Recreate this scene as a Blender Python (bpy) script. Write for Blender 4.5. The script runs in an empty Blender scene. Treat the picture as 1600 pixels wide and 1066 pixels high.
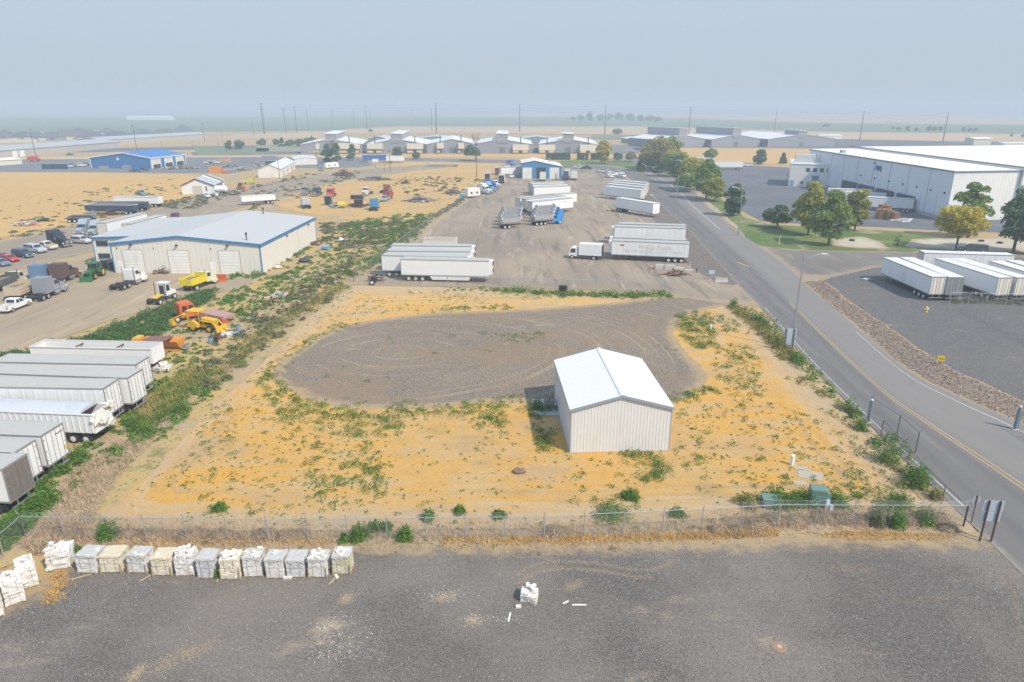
import bpy, bmesh, math, random
import numpy as np
from mathutils import Vector, Matrix, noise as mnoise
from mathutils.geometry import delaunay_2d_cdt
random.seed(7); rng = np.random.default_rng(11)
scene = bpy.context.scene
COL = scene.collection
R = math.radians
# ------------------------------------------------------------------ camera
F_PX, CX, CY, CAM_H, HORIZON = 1067.0, 800.0, 533.0, 30.0, 168.0
PITCH = math.atan((CY - HORIZON) / F_PX)
CP, SP = math.cos(PITCH), math.sin(PITCH)
cam_d = bpy.data.cameras.new('camera'); cam = bpy.data.objects.new('camera', cam_d); COL.objects.link(cam)
cam.location = (0, 0, CAM_H); cam.rotation_euler = (R(90) - PITCH, 0, 0)
cam_d.sensor_width = 36.0; cam_d.lens = 36.0 * F_PX / 1600.0
cam_d.clip_start = 0.5; cam_d.clip_end = 60000
scene.camera = cam
# ------------------------------------------------------------------ sun, sky, exposure
SUN_EL, SUN_AZ = R(47), math.atan2(0.77, -0.64)       # azimuth clockwise from +Y
to_sun = Vector((math.sin(SUN_AZ) * math.cos(SUN_EL), math.cos(SUN_AZ) * math.cos(SUN_EL), math.sin(SUN_EL)))
sun_d = bpy.data.lights.new('sun', 'SUN'); sun = bpy.data.objects.new('sun', sun_d); COL.objects.link(sun)
sun_d.energy = 3.5; sun_d.angle = R(1.2); sun_d.color = (1.0, 0.905, 0.775)
sun.rotation_euler = (-to_sun).to_track_quat('-Z', 'Y').to_euler(); sun.location = (60, -60, 120)
world = bpy.data.worlds.new('World'); scene.world = world; world.use_nodes = True
wn = world.node_tree; wn.nodes.clear()
w_out = wn.nodes.new('ShaderNodeOutputWorld'); w_mix = wn.nodes.new('ShaderNodeMixShader')
w_b1 = wn.nodes.new('ShaderNodeBackground'); w_b2 = wn.nodes.new('ShaderNodeBackground')
w_sky = wn.nodes.new('ShaderNodeTexSky'); w_sky.sky_type = 'NISHITA'; w_sky.sun_disc = False
w_sky.sun_elevation = SUN_EL; w_sky.sun_rotation = SUN_AZ; w_sky.dust_density = 5.0; w_sky.air_density = 1.5
wn.links.new(w_sky.outputs[0], w_b1.inputs[0]); w_b1.inputs[1].default_value = 0.08
# smoke veil over the whole sky: pale near the horizon, bluer overhead
w_tc = wn.nodes.new('ShaderNodeTexCoord'); w_sep = wn.nodes.new('ShaderNodeSeparateXYZ'); w_rmp = wn.nodes.new('ShaderNodeValToRGB')
wn.links.new(w_tc.outputs['Generated'], w_sep.inputs[0]); wn.links.new(w_sep.outputs[2], w_rmp.inputs[0]); wn.links.new(w_rmp.outputs[0], w_b2.inputs[0])
for i_, (p_, c_) in enumerate(((0.0, (.425,.485,.555)), (.15, (.405,.495,.60)), (.45, (.39,.565,.83)))):
    e_ = w_rmp.color_ramp.elements[i_] if i_ < 2 else w_rmp.color_ramp.elements.new(p_); e_.position = p_; e_.color = c_ + (1,)
w_b2.inputs[1].default_value = 1.0
w_mix.inputs[0].default_value = 0.88
wn.links.new(w_b1.outputs[0], w_mix.inputs[1]); wn.links.new(w_b2.outputs[0], w_mix.inputs[2])
wn.links.new(w_mix.outputs[0], w_out.inputs[0])
scene.view_settings.view_transform = 'Standard'; scene.view_settings.look = 'None'
scene.view_settings.exposure = 0.43; scene.view_settings.gamma = 1.0
scene.cycles.max_bounces = 5; scene.cycles.diffuse_bounces = 2; scene.cycles.glossy_bounces = 2
scene.cycles.transparent_max_bounces = 8; scene.cycles.volume_bounces = 0
scene.cycles.use_denoising = True
scene.cycles.sample_clamp_indirect = 4.0

# ------------------------------------------------------------------ pixel -> place helpers (photo pixels, 1600 x 1066)
def P(px, py, z=0.0):
    u = (px - CX) / F_PX; v = (CY - py) / F_PX
    d = Vector((u, CP + v * SP, -SP + v * CP)); t = (z - CAM_H) / d.z
    return Vector((d.x * t, d.y * t, z))
def hgt(px, py_base, py_top):
    b = P(px, py_base); v = (CY - py_top) / F_PX
    return CAM_H + (-SP + v * CP) * b.y / (CP + v * SP)
def ang(a, b):
    return math.atan2(b.y - a.y, b.x - a.x)
# ------------------------------------------------------------------ mesh builder
class MB:
    def __init__(s): s.v = []; s.f = []; s.m = []
    def add(s, vs, fs, m=0):
        o = len(s.v); s.v.extend([tuple(v) for v in vs]); s.f.extend([tuple(i + o for i in f) for f in fs]); s.m.extend([m] * len(fs)); return s
    def box(s, x0, x1, y0, y1, z0, z1, m=0, M=None):
        vs = [(x0,y0,z0),(x1,y0,z0),(x1,y1,z0),(x0,y1,z0),(x0,y0,z1),(x1,y0,z1),(x1,y1,z1),(x0,y1,z1)]
        if M is not None: vs = [M @ Vector(v) for v in vs]
        return s.add(vs, [(0,3,2,1),(4,5,6,7),(0,1,5,4),(1,2,6,5),(2,3,7,6),(3,0,4,7)], m)
    def prism(s, prof, lo, hi, axis='y', m=0, M=None):
        """profile points (a,b): axis y -> (x,z), axis x -> (y,z), axis z -> (x,y)"""
        f = {'y': lambda a, b, t: (a, t, b), 'x': lambda a, b, t: (t, a, b), 'z': lambda a, b, t: (a, b, t)}[axis]
        n = len(prof); vs = [f(a, b, lo) for a, b in prof] + [f(a, b, hi) for a, b in prof]
        if M is not None: vs = [M @ Vector(v) for v in vs]
        fs = [tuple(range(n)), tuple(range(2*n-1, n-1, -1))] + [(i, i+n, (i+1) % n + n, (i+1) % n) for i in range(n)]
        return s.add(vs, fs, m)
    def cyl(s, a, b, r, n=8, m=0, r2=None, caps=True):
        a = Vector(a); b = Vector(b); r2 = r if r2 is None else r2
        d = (b - a).normalized(); q = Vector((0,0,1)) if abs(d.z) < .9 else Vector((1,0,0))
        x = d.cross(q).normalized(); y = d.cross(x)
        vs = [a + (x * math.cos(2*math.pi*i/n) + y * math.sin(2*math.pi*i/n)) * r for i in range(n)]
        vs += [b + (x * math.cos(2*math.pi*i/n) + y * math.sin(2*math.pi*i/n)) * r2 for i in range(n)]
        fs = [(i, (i+1) % n, (i+1) % n + n, i + n) for i in range(n)]
        if caps: fs += [tuple(range(n-1, -1, -1)), tuple(range(n, 2*n))]
        return s.add(vs, fs, m)
    def tube(s, pts, r, n=6, m=0):
        for a, b in zip(pts[:-1], pts[1:]): s.cyl(a, b, r, n, m)
        return s
    def quad(s, pts, m=0): return s.add(pts, [tuple(range(len(pts)))], m)
    def lump(s, c, r, seed=0, sq=(1,1,1), m=0, rough=.35):
        """irregular rounded lump"""
        bm = bmesh.new(); bmesh.ops.create_icosphere(bm, subdivisions=2, radius=1)
        vs = []
        for v in bm.verts:
            k = 1 + rough * mnoise.noise(v.co * 1.7 + Vector((seed * 3.1, seed, 0)))
            vs.append((c[0] + v.co.x * r * sq[0] * k, c[1] + v.co.y * r * sq[1] * k, c[2] + v.co.z * r * sq[2] * k))
        fs = [tuple(v.index for v in f.verts) for f in bm.faces]; bm.free()
        return s.add(vs, fs, m)
    def build(s, name, mats, parent=None, loc=None, rz=0, bevel=0, smooth=False):
        me = bpy.data.meshes.new(name); me.from_pydata(s.v, [], s.f)
        if not isinstance(mats, (list, tuple)): mats = [mats]
        for mt in mats: me.materials.append(mt)
        if len(mats) > 1: me.polygons.foreach_set('material_index', s.m)
        me.update()
        bm = bmesh.new(); bm.from_mesh(me); bmesh.ops.recalc_face_normals(bm, faces=bm.faces)
        if bevel:
            bmesh.ops.remove_doubles(bm, verts=bm.verts, dist=1e-5)
            es = [e for e in bm.edges if len(e.link_faces) == 2 and e.calc_face_angle(0) > 0.5]
            try: bmesh.ops.bevel(bm, geom=es, offset=bevel, segments=2, affect='EDGES', clamp_overlap=True)
            except Exception: pass
        bm.to_mesh(me); bm.free()
        if smooth: me.polygons.foreach_set('use_smooth', [True] * len(me.polygons))
        o = bpy.data.objects.new(name, me); COL.objects.link(o)
        if parent is not None: o.parent = parent
        if loc is not None: o.location = loc
        if rz: o.rotation_euler = (0, 0, rz)
        return o
def tag(o, label=None, cat=None, group=None, kind=None):
    if label: o['label'] = label
    if cat: o['category'] = cat
    if group: o['group'] = group
    if kind: o['kind'] = kind
    return o
def thing(name, label, cat, loc=(0,0,0), rz=0, group=None):
    o = bpy.data.objects.new(name, None); COL.objects.link(o); o.empty_display_size = .3
    o.location = loc; o.rotation_euler = (0, 0, rz)
    return tag(o, label, cat, group)
def copy_tree(o, parent=None):
    c = o.copy(); COL.objects.link(c); c.parent = parent
    for ch in KIDS(o): copy_tree(ch, c)
    return c
def KIDS(o): return [k for k in COL.objects if k.parent == o]
def clone(src, label, loc, rz=0, group=None, cat=None, sc=None):
    kids = list(src.children)
    c = src.copy(); COL.objects.link(c); c.parent = None
    c.location = loc; c.rotation_euler = (0, 0, rz); c['label'] = label
    if cat: c['category'] = cat
    if group: c['group'] = group
    if sc: c.scale = sc if isinstance(sc, (tuple, list)) else (sc, sc, sc)
    for k in kids:
        d = k.copy(); COL.objects.link(d); d.parent = c
        for g in k.children:
            e = g.copy(); COL.objects.link(e); e.parent = d
    return c
# ------------------------------------------------------------------ materials
class NT:
    def __init__(s, name):
        s.mat = bpy.data.materials.new(name); s.mat.use_nodes = True; s.t = s.mat.node_tree
        s.b = s.t.nodes['Principled BSDF']; s.geo = s.t.nodes.new('ShaderNodeNewGeometry'); s.pos = s.geo.outputs['Position']
        s.tc = s.t.nodes.new('ShaderNodeTexCoord'); s.obj = s.tc.outputs['Object']
    def L(s, a, b): s.t.links.new(a, b)
    def put(s, sock, v):
        if isinstance(v, bpy.types.NodeSocket): s.L(v, sock)
        elif isinstance(v, (tuple, list)) and sock.type == 'RGBA': sock.default_value = (v[0], v[1], v[2], 1)
        else: sock.default_value = v
    def math(s, op, a, b=0.0, clamp=False):
        n = s.t.nodes.new('ShaderNodeMath'); n.operation = op; n.use_clamp = clamp; s.put(n.inputs[0], a); s.put(n.inputs[1], b); return n.outputs[0]
    def vmath(s, op, a, b):
        n = s.t.nodes.new('ShaderNodeVectorMath'); n.operation = op; s.put(n.inputs[0], a); s.put(n.inputs[1], b); return n.outputs[0]
    def mapping(s, vec, loc=(0,0,0), rot=(0,0,0), scale=(1,1,1)):
        n = s.t.nodes.new('ShaderNodeMapping'); s.L(vec, n.inputs[0]); n.inputs[1].default_value = loc; n.inputs[2].default_value = rot; n.inputs[3].default_value = scale; return n.outputs[0]
    def noise(s, vec, scale, detail=3, rough=.55, dist=0.0):
        n = s.t.nodes.new('ShaderNodeTexNoise'); s.L(vec, n.inputs['Vector']); n.inputs['Scale'].default_value = scale; n.inputs['Detail'].default_value = detail
        n.inputs['Roughness'].default_value = rough; n.inputs['Distortion'].default_value = dist; return n.outputs[0]
    def voro(s, vec, scale, out='Distance'):
        n = s.t.nodes.new('ShaderNodeTexVoronoi'); s.L(vec, n.inputs['Vector']); n.inputs['Scale'].default_value = scale; return n.outputs[out]
    def wave(s, vec, scale, dist=0., detail=2, kind='BANDS', dr='X', dscale=1.):
        n = s.t.nodes.new('ShaderNodeTexWave'); n.wave_type = kind
        if kind == 'BANDS': n.bands_direction = dr
        else: n.rings_direction = dr
        s.L(vec, n.inputs['Vector']); n.inputs['Scale'].default_value = scale; n.inputs['Distortion'].default_value = dist; n.inputs['Detail'].default_value = detail; n.inputs['Detail Scale'].default_value = dscale
        return n.outputs['Fac']
    def step(s, x, a, b):
        n = s.t.nodes.new('ShaderNodeMapRange'); n.interpolation_type = 'SMOOTHSTEP'; s.put(n.inputs[0], x); n.inputs[1].default_value = a; n.inputs[2].default_value = b; return n.outputs[0]
    def mix(s, f, a, b, mode='MIX'):
        n = s.t.nodes.new('ShaderNodeMix'); n.data_type = 'RGBA'; n.blend_type = mode; s.put(n.inputs[0], f); s.put(n.inputs[6], a); s.put(n.inputs[7], b); return n.outputs[2]
    def attr(s, name):
        n = s.t.nodes.new('ShaderNodeAttribute'); n.attribute_name = name; return n.outputs['Fac']
    def rand(s):
        n = s.t.nodes.new('ShaderNodeObjectInfo'); return n.outputs['Random']
    def bump(s, h, strength=.3, dist=.05):
        n = s.t.nodes.new('ShaderNodeBump'); n.inputs['Strength'].default_value = strength; n.inputs['Distance'].default_value = dist
        s.L(h, n.inputs['Height']); s.L(n.outputs[0], s.b.inputs['Normal'])
    def fin(s, col, rough=.8, metal=0., spec=.3):
        s.put(s.b.inputs['Base Color'], col); s.put(s.b.inputs['Roughness'], rough); s.b.inputs['Metallic'].default_value = metal; s.b.inputs['Specular IOR Level'].default_value = spec
        return s.mat
_mc = {}
def paint(name, c, rough=.5, metal=0., dirt=.25, dc=(.2,.16,.11), scale=.8, spec=.35):
    """painted / plain surface with weathering that sits on the object"""
    if name in _mc: return _mc[name]
    n = NT(name)
    a = n.noise(n.obj, scale, 5, .65); st = n.noise(n.mapping(n.obj, scale=(3, 3, .35)), 1.2, 3, .6)
    k = n.math('MULTIPLY', n.step(n.math('ADD', n.math('MULTIPLY', a, .6), n.math('MULTIPLY', st, .4)), .45, .75), dirt)
    col = n.mix(k, c, tuple(.45 * x + .55 * y for x, y in zip(c, dc)))
    _mc[name] = n.fin(col, rough, metal, spec); return _mc[name]
def ribbed(name, c, pitch=.3, depth=.03, axis='X', rough=.45, dirt=.2, dc=(.25,.22,.17), dark=.82, metal=0.0):
    """sheet metal with ribs running up (bands across an axis)"""
    if name in _mc: return _mc[name]
    n = NT(name)
    sep = n.t.nodes.new('ShaderNodeSeparateXYZ'); n.L(n.obj, sep.inputs[0])
    src = sep.outputs[axis] if axis in 'XYZ' else n.math('ADD', sep.outputs[0], sep.outputs[1])
    fr = n.math('FRACT', n.math('DIVIDE', src, pitch))
    rib = n.math('SUBTRACT', n.step(fr, .0, .12), n.step(fr, .22, .34))
    a = n.noise(n.mapping(n.obj, scale=(1, 1, .3)), .7, 5, .6)
    col = n.mix(n.math('MULTIPLY', n.step(a, .45, .8), dirt), c, dc)
    n.bump(rib, .8, depth)
    _mc[name] = n.fin(col, rough, metal, .3); return _mc[name]
# ------------------------------------------------------------------ ground materials
def straw_cols(n, dens=1.0):
    big = n.noise(n.pos, .05, 4, .65); mid = n.noise(n.mapping(n.pos, rot=(0,0,.25), scale=(.35, 1.0, 1)), .55, 5, .65); fine = n.noise(n.mapping(n.pos, rot=(0,0,.1), scale=(.6,1,1)), 5.0, 5, .75)
    vf = n.noise(n.pos, 16, 3, .8)
    c = n.mix(n.step(big, .38, .64), (.68,.40,.125), (.74,.385,.075))
    c = n.mix(n.step(mid, .44, .68), c, (.62,.425,.21))
    c = n.mix(n.math('MULTIPLY', n.step(n.math('ADD', n.math('MULTIPLY', mid, .5), n.math('MULTIPLY', big, .5)), .50, .36), .70), c, (.42,.315,.20))
    c = n.mix(n.math('MULTIPLY', n.step(fine, .53, .72), .45), c, (.36,.24,.10))
    c = n.mix(n.math('MULTIPLY', n.step(vf, .5, .75), .45), c, (.80,.56,.20))
    return c, fine, vf
def mat_field():
    n = NT('dry_grass_field'); c, fine, vf = straw_cols(n)
    # mowing lanes and bare wheel tracks that curve with the lot
    wv = n.noise(n.mapping(n.pos, rot=(0,0,.12), scale=(.045, .55, 1)), 1.6, 4, .6)
    c = n.mix(n.math('MULTIPLY', n.step(wv, .52, .72), .5), c, (.52,.385,.24))
    ed = n.attr('edge'); bare = n.math('SUBTRACT', ed, n.math('MULTIPLY', n.noise(n.pos, .15, 4, .6), 3.0)); c = n.mix(n.math('MULTIPLY', n.step(bare, 4.2, 1.6), .72), c, n.mix(n.noise(n.pos, 1.2, 4, .7), (.52,.39,.255), (.62,.44,.25)))
    lane = n.t.nodes.new('ShaderNodeCombineXYZ'); n.L(n.math('ADD', ed, n.math('MULTIPLY', n.noise(n.pos, .06, 3, .5), 3.0)), lane.inputs[0]); n.L(n.math('MULTIPLY', n.noise(n.pos, .02, 1), 4.0), lane.inputs[1])
    ln = n.noise(lane.outputs[0], .55, 4, .7); near = n.step(ed, 15.0, 4.0)
    c = n.mix(n.math('MULTIPLY', n.math('MULTIPLY', n.step(ln, .50, .60), near), .75), c, (.60,.455,.285)); c = n.mix(n.math('MULTIPLY', n.math('MULTIPLY', n.step(ln, .46, .36), near), .6), c, (.40,.31,.215))
    dp = n.noise(n.mapping(n.pos, rot=(0,0,.2), scale=(.55,1,1)), .16, 5, .65); c = n.mix(n.math('MULTIPLY', n.step(dp, .52, .64), .55), c, n.mix(fine, (.44,.315,.205), (.60,.425,.26)))
    ol = n.noise(n.mapping(n.pos, loc=(50,20,0)), .12, 5, .7); c = n.mix(n.math('MULTIPLY', n.step(ol, .53, .70), .4), c, (.34,.25,.09))
    k = n.step(n.math('ADD', ed, n.math('MULTIPLY', n.noise(n.pos, .35, 4, .6), -9.0)), 0.0, -4.0)
    c = n.mix(n.math('MULTIPLY', k, .8), c, n.mix(n.noise(n.pos, .8, 4, .7), (.44,.34,.235), (.60,.46,.29)))
    n.bump(n.math('ADD', fine, vf), .9, .12); return n.fin(c, .95, spec=.05)
def mat_gravel(name, base=(.135,.125,.114), tan=.35, seed=0., tancol=(.42,.33,.21), light=.5, ringc=None, edgefade=3.0, dust=0.0, pebble=11.0):
    n = NT(name); pos = n.mapping(n.pos, loc=(seed, seed * 1.7, 0))
    fine = n.noise(pos, pebble, 4, .85); vor = n.voro(pos, pebble * 1.15, 'Color'); big = n.noise(pos, .06, 4, .55); mid = n.noise(n.mapping(pos, rot=(0,0,.3), scale=(.5,1,1)), .28, 5, .62)
    sep = n.t.nodes.new('ShaderNodeSeparateColor'); n.L(vor, sep.inputs[0])
    c = n.mix(n.step(fine, .38, .62), tuple(x*.38 for x in base), tuple(x*1.7 for x in base))
    c = n.mix(n.math('MULTIPLY', n.step(sep.outputs[0], .66, .96), light), c, (.34,.315,.285))
    c = n.mix(n.math('MULTIPLY', n.step(sep.outputs[1], .70, .95), .6), c, (.045,.041,.038))
    c = n.mix(n.math('MULTIPLY', n.step(big, .40, .70), .40), c, tuple(x*1.25 for x in (base[0]*1.08, base[1], base[2]*.94)))
    k = n.math('MULTIPLY', n.step(n.math('ADD', n.math('MULTIPLY', mid, .75), n.math('MULTIPLY', fine, .25)), .60 - .08*tan, .74 - .06*tan), min(1, .55 + tan))
    c = n.mix(n.math('MULTIPLY', k, .8), c, tancol)
    if dust: c = n.mix(n.math('MULTIPLY', n.step(n.noise(pos, .1, 3, .5), .35, .65), dust), c, (.40,.34,.27))
    if ringc is not None:
        q = n.mapping(n.pos, loc=(-ringc[0], -ringc[1]*1.35, 0), scale=(1, 1.35, 0)); wob = n.noise(n.pos, .025, 2, .5)
        d = n.t.nodes.new('ShaderNodeVectorMath'); d.operation = 'LENGTH'; n.L(q, d.inputs[0])
        rr = n.math('ADD', d.outputs['Value'], n.math('MULTIPLY', wob, 9))
        cmb = n.t.nodes.new('ShaderNodeCombineXYZ'); n.L(rr, cmb.inputs[0])
        ln = n.noise(cmb.outputs[0], .75, 4, .75); br = n.noise(n.pos, .10, 4, .6)
        k = n.math('MULTIPLY', n.step(ln, .52, .62), n.step(br, .40, .58))
        c = n.mix(n.math('MULTIPLY', k, .5), c, (.44,.35,.235))
        k2 = n.math('MULTIPLY', n.step(ln, .47, .38), .3); c = n.mix(k2, c, (.165,.143,.122))
        k3 = n.step(n.noise(n.mapping(n.pos, loc=(4,9,0), scale=(.5,1,1)), .085, 5, .65), .50, .62); c = n.mix(n.math('MULTIPLY', k3, .6), c, (.25,.175,.115))
    ed = n.attr('edge'); k = n.step(n.math('SUBTRACT', ed, n.math('MULTIPLY', n.noise(n.pos, .7, 5, .7), edgefade * 1.5)), .15, -edgefade * .55)
    c = n.mix(n.math('MULTIPLY', k, .85), c, n.mix(n.noise(n.pos, 3, 4, .7), (.30,.22,.135), (.47,.34,.18)))
    n.bump(fine, .6, .04); return n.fin(c, .92, spec=.12)
def mat_yard(name, c0, c1, c2, rot=0.0, seed=0., streak=.6):
    n = NT(name); pos = n.mapping(n.pos, loc=(seed, -seed, 0))
    big = n.noise(pos, .035, 4, .6, .6); st = n.noise(n.mapping(pos, rot=(0,0,rot), scale=(1.0, .10, 1)), .5, 5, .7, .7); st2 = n.noise(n.mapping(pos, rot=(0,0,rot+.5), scale=(1.0, .12, 1)), .35, 4, .65, 1.2)
    fine = n.noise(pos, 4, 5, .75)
    c = n.mix(n.step(big, .36, .64), c0, c1)
    c = n.mix(n.math('MULTIPLY', n.step(st, .50, .68), streak), c, c2)
    c = n.mix(n.math('MULTIPLY', n.step(st2, .54, .70), streak * .8), c, tuple(min(1, x*1.45) for x in c1))
    c = n.mix(n.math('MULTIPLY', n.step(fine, .45, .75), .35), c, tuple(x*.6 for x in c0))
    ed = n.attr('edge'); k = n.step(n.math('SUBTRACT', ed, n.math('MULTIPLY', n.noise(n.pos, .4, 4, .7), 4.5)), .3, -2.2)
    c = n.mix(n.math('MULTIPLY', k, .8), c, (.36,.28,.18))
    n.bump(fine, .5, .04); return n.fin(c, .93, spec=.08)
def mat_road():
    n = NT('asphalt_road'); u = n.attr('across')
    fine = n.noise(n.pos, 12, 4, .8); big = n.noise(n.mapping(n.pos, rot=(0,0,-.08), scale=(1,.06,1)), .9, 5, .65); patch = n.noise(n.pos, .12, 4, .6)
    c = n.mix(n.step(u, -.25, .15), (.165,.153,.142), (.225,.206,.186))
    w1 = n.math('ABSOLUTE', n.math('ADD', u, .62)); w2 = n.math('ABSOLUTE', n.math('ADD', u, .22))
    c = n.mix(n.math('MULTIPLY', n.step(w1, .14, .02), .35), c, (.10,.10,.102)); c = n.mix(n.math('MULTIPLY', n.step(w2, .12, .02), .30), c, (.10,.10,.102))
    c = n.mix(n.math('MULTIPLY', n.step(big, .48, .70), .40), c, (.25,.235,.215))
    c = n.mix(n.math('MULTIPLY', n.step(patch, .5, .7), .3), c, (.17,.165,.16))
    c = n.mix(n.math('MULTIPLY', n.step(fine, .45, .7), .3), c, (.09,.088,.088))
    c = n.mix(n.math('MULTIPLY', n.step(n.math('ADD', n.math('ABSOLUTE', u), n.math('MULTIPLY', n.noise(n.pos, .9, 4, .7), .16)), .98, 1.12), .7), c, (.34,.29,.23))
    n.bump(fine, .3, .02); return n.fin(c, .88, spec=.2)
def mat_asphalt(name, c0, c1, seed=0.):
    n = NT(name); pos = n.mapping(n.pos, loc=(seed, seed, 0)); b = n.noise(pos, .05, 5, .6); f = n.noise(pos, 6, 4, .8); st = n.noise(n.mapping(pos, rot=(0,0,.5), scale=(1,.15,1)), .3, 4, .6)
    c = n.mix(n.step(b, .35, .65), c0, c1); c = n.mix(n.math('MULTIPLY', n.step(st, .52, .7), .35), c, tuple(x*1.35 for x in c1)); c = n.mix(n.math('MULTIPLY', n.step(f, .45, .7), .3), c, tuple(x*.6 for x in c0))
    return n.fin(c, .9, spec=.15)
def mat_farfield(name, c0, c1, rows=None, seed=0.):
    n = NT(name); pos = n.mapping(n.pos, loc=(seed, seed, 0)); b = n.noise(n.mapping(pos, scale=(.4, 1, 1)), .02, 5, .65); f = n.noise(pos, .5, 4, .75)
    c = n.mix(n.step(b, .35, .66), c0, c1); c = n.mix(n.math('MULTIPLY', n.step(f, .46, .7), .4), c, tuple(x*.72 for x in c0))
    if rows: c = n.mix(n.math('MULTIPLY', n.step(n.wave(n.mapping(pos, rot=(0,0,rows[0])), rows[1], 1.2, 2, 'BANDS', 'X', .4), .45, .8), .55), c, rows[2])
    return n.fin(c, .95, spec=.05)
def mat_wild(name, golds, dirt, green, gthr, dthr, seed=0.):
    """rough open land: dry grass, bare dirt and low green growth in patches"""
    n = NT(name); pos = n.mapping(n.pos, loc=(seed, seed * .6, 0)); a = n.noise(n.mapping(pos, rot=(0,0,.15), scale=(.5,1,1)), .07, 5, .62); b = n.noise(pos, .11, 5, .65, .5); g = n.noise(n.mapping(pos, scale=(.7,1,1)), .20, 5, .68); f = n.noise(pos, 2.2, 5, .75)
    c = n.mix(n.step(a, .38, .62), golds[0], golds[1]); c = n.mix(n.math('MULTIPLY', n.step(b, dthr, dthr + .12), .85), c, dirt)
    c = n.mix(n.math('MULTIPLY', n.step(f, .50, .72), .45), c, tuple(x*.45 for x in golds[0])); c = n.mix(n.math('MULTIPLY', n.step(n.math('ADD', n.math('MULTIPLY', g, .8), n.math('MULTIPLY', f, .2)), gthr, gthr + .09), .85), c, green)
    n.bump(f, .8, .15); return n.fin(c, .95, spec=.05)
# ------------------------------------------------------------------ sheets of ground
def jag(poly, amp, ds):
    out = []; n = len(poly)
    for i in range(n):
        a, b = poly[i], poly[(i+1) % n]; L = (b - a).length; k = max(1, int(L / ds)); nrm = Vector((-(b-a).y, (b-a).x, 0)) / max(L, 1e-6)
        for j in range(k):
            p = a.lerp(b, j / k); w = mnoise.noise(p * .35) * .6 + mnoise.noise(p * .1 + Vector((9,3,1))) * .9 + mnoise.noise(p * 1.3) * .35
            out.append(p + nrm * amp * w)
    return out
def sheet(name, poly, z, m, amp=.8, ds=1.0, grid=4.0, kind='structure', world=False):
    pts = [Vector(p) if world else P(*p) for p in poly]; pts = [Vector((p.x, p.y, 0)) for p in pts]
    bd = jag(pts, amp, ds) if amp else jag(pts, 0, ds)
    B = np.array([(p.x, p.y) for p in bd]); nb = len(B); lo, hi = B.min(0), B.max(0)
    gx = np.arange(lo[0] + grid/2, hi[0], grid); gy = np.arange(lo[1] + grid/2, hi[1], grid); Q = np.array(np.meshgrid(gx, gy)).reshape(2, -1).T
    A = B; C = np.roll(B, -1, 0)
    def inside(Q):
        r = np.zeros(len(Q), bool)
        for (x1, y1), (x2, y2) in zip(A, C):
            cnd = ((y1 > Q[:,1]) != (y2 > Q[:,1]))
            if abs(y2 - y1) > 1e-12: r ^= cnd & (Q[:,0] < (x2-x1)*(Q[:,1]-y1)/(y2-y1)+x1)
        return r
    def dist(Q):
        d = np.full(len(Q), 1e9)
        for a, c in zip(A, C):
            e = c - a; L = max((e**2).sum(), 1e-9); t = np.clip(((Q - a) @ e) / L, 0, 1); d = np.minimum(d, np.hypot(*(Q - a - t[:,None]*e).T))
        return d
    if len(Q):
        Q = Q[inside(Q)]
        if len(Q): d = dist(Q); Q = Q[d > .35*grid]; d = d[d > .35*grid]
    V = [Vector(v) for v in B] + [Vector(v) for v in Q]
    res = delaunay_2d_cdt(V, [(i, (i+1) % nb) for i in range(nb)], [], 1, 1e-5)
    vs, fs = res[0], res[2]
    me = bpy.data.meshes.new(name); me.from_pydata([(v.x, v.y, 0) for v in vs], [], fs); me.materials.append(m)
    at = me.attributes.new('edge', 'FLOAT', 'POINT'); W = np.array([(v.x, v.y) for v in vs]); at.data.foreach_set('value', dist(W).astype(np.float32))
    bm = bmesh.new(); bm.from_mesh(me)
    for f in bm.faces:
        if f.normal.z < 0: f.normal_flip()
    bm.to_mesh(me); bm.free()
    o = bpy.data.objects.new(name, me); COL.objects.link(o); o.location.z = z
    return tag(o, kind=kind)
def ribbon(name, pairs, z, m, nu=8, sub=6, u0=-1, u1=1):
    """strip between two px paths (left, right); keeps the crosswise position as an attribute"""
    Ls = [P(*a) for a, b in pairs]; Rs = [P(*b) for a, b in pairs]
    def cr(ps, t):
        i = min(int(t), len(ps) - 2); f = t - i; p0 = ps[max(i-1,0)]; p1 = ps[i]; p2 = ps[i+1]; p3 = ps[min(i+2,len(ps)-1)]
        return .5*((2*p1) + (p2-p0)*f + (2*p0-5*p1+4*p2-p3)*f*f + (3*p1-p0-3*p2+p3)*f**3)
    rows = (len(pairs)-1)*sub; vs = []; us = []
    for r in range(rows+1):
        t = r/sub; a = cr(Ls, min(t, len(pairs)-1-1e-6)); b = cr(Rs, min(t, len(pairs)-1-1e-6))
        for j in range(nu+1):
            k = j/nu; p = a.lerp(b, .5 + .5*(u0 + (u1-u0)*k)); vs.append((p.x, p.y, 0)); us.append(u0 + (u1-u0)*k)
    fs = [(r*(nu+1)+j, r*(nu+1)+j+1, (r+1)*(nu+1)+j+1, (r+1)*(nu+1)+j) for r in range(rows) for j in range(nu)]
    me = bpy.data.meshes.new(name); me.from_pydata(vs, [], fs); me.materials.append(m)
    me.attributes.new('across', 'FLOAT', 'POINT').data.foreach_set('value', us)
    bm = bmesh.new(); bm.from_mesh(me); bmesh.ops.recalc_face_normals(bm, faces=bm.faces)
    for f in bm.faces:
        if f.normal.z < 0: f.normal_flip()
    bm.to_mesh(me); bm.free()
    o = bpy.data.objects.new(name, me); COL.objects.link(o); o.location.z = z
    return tag(o, kind='structure')
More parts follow.
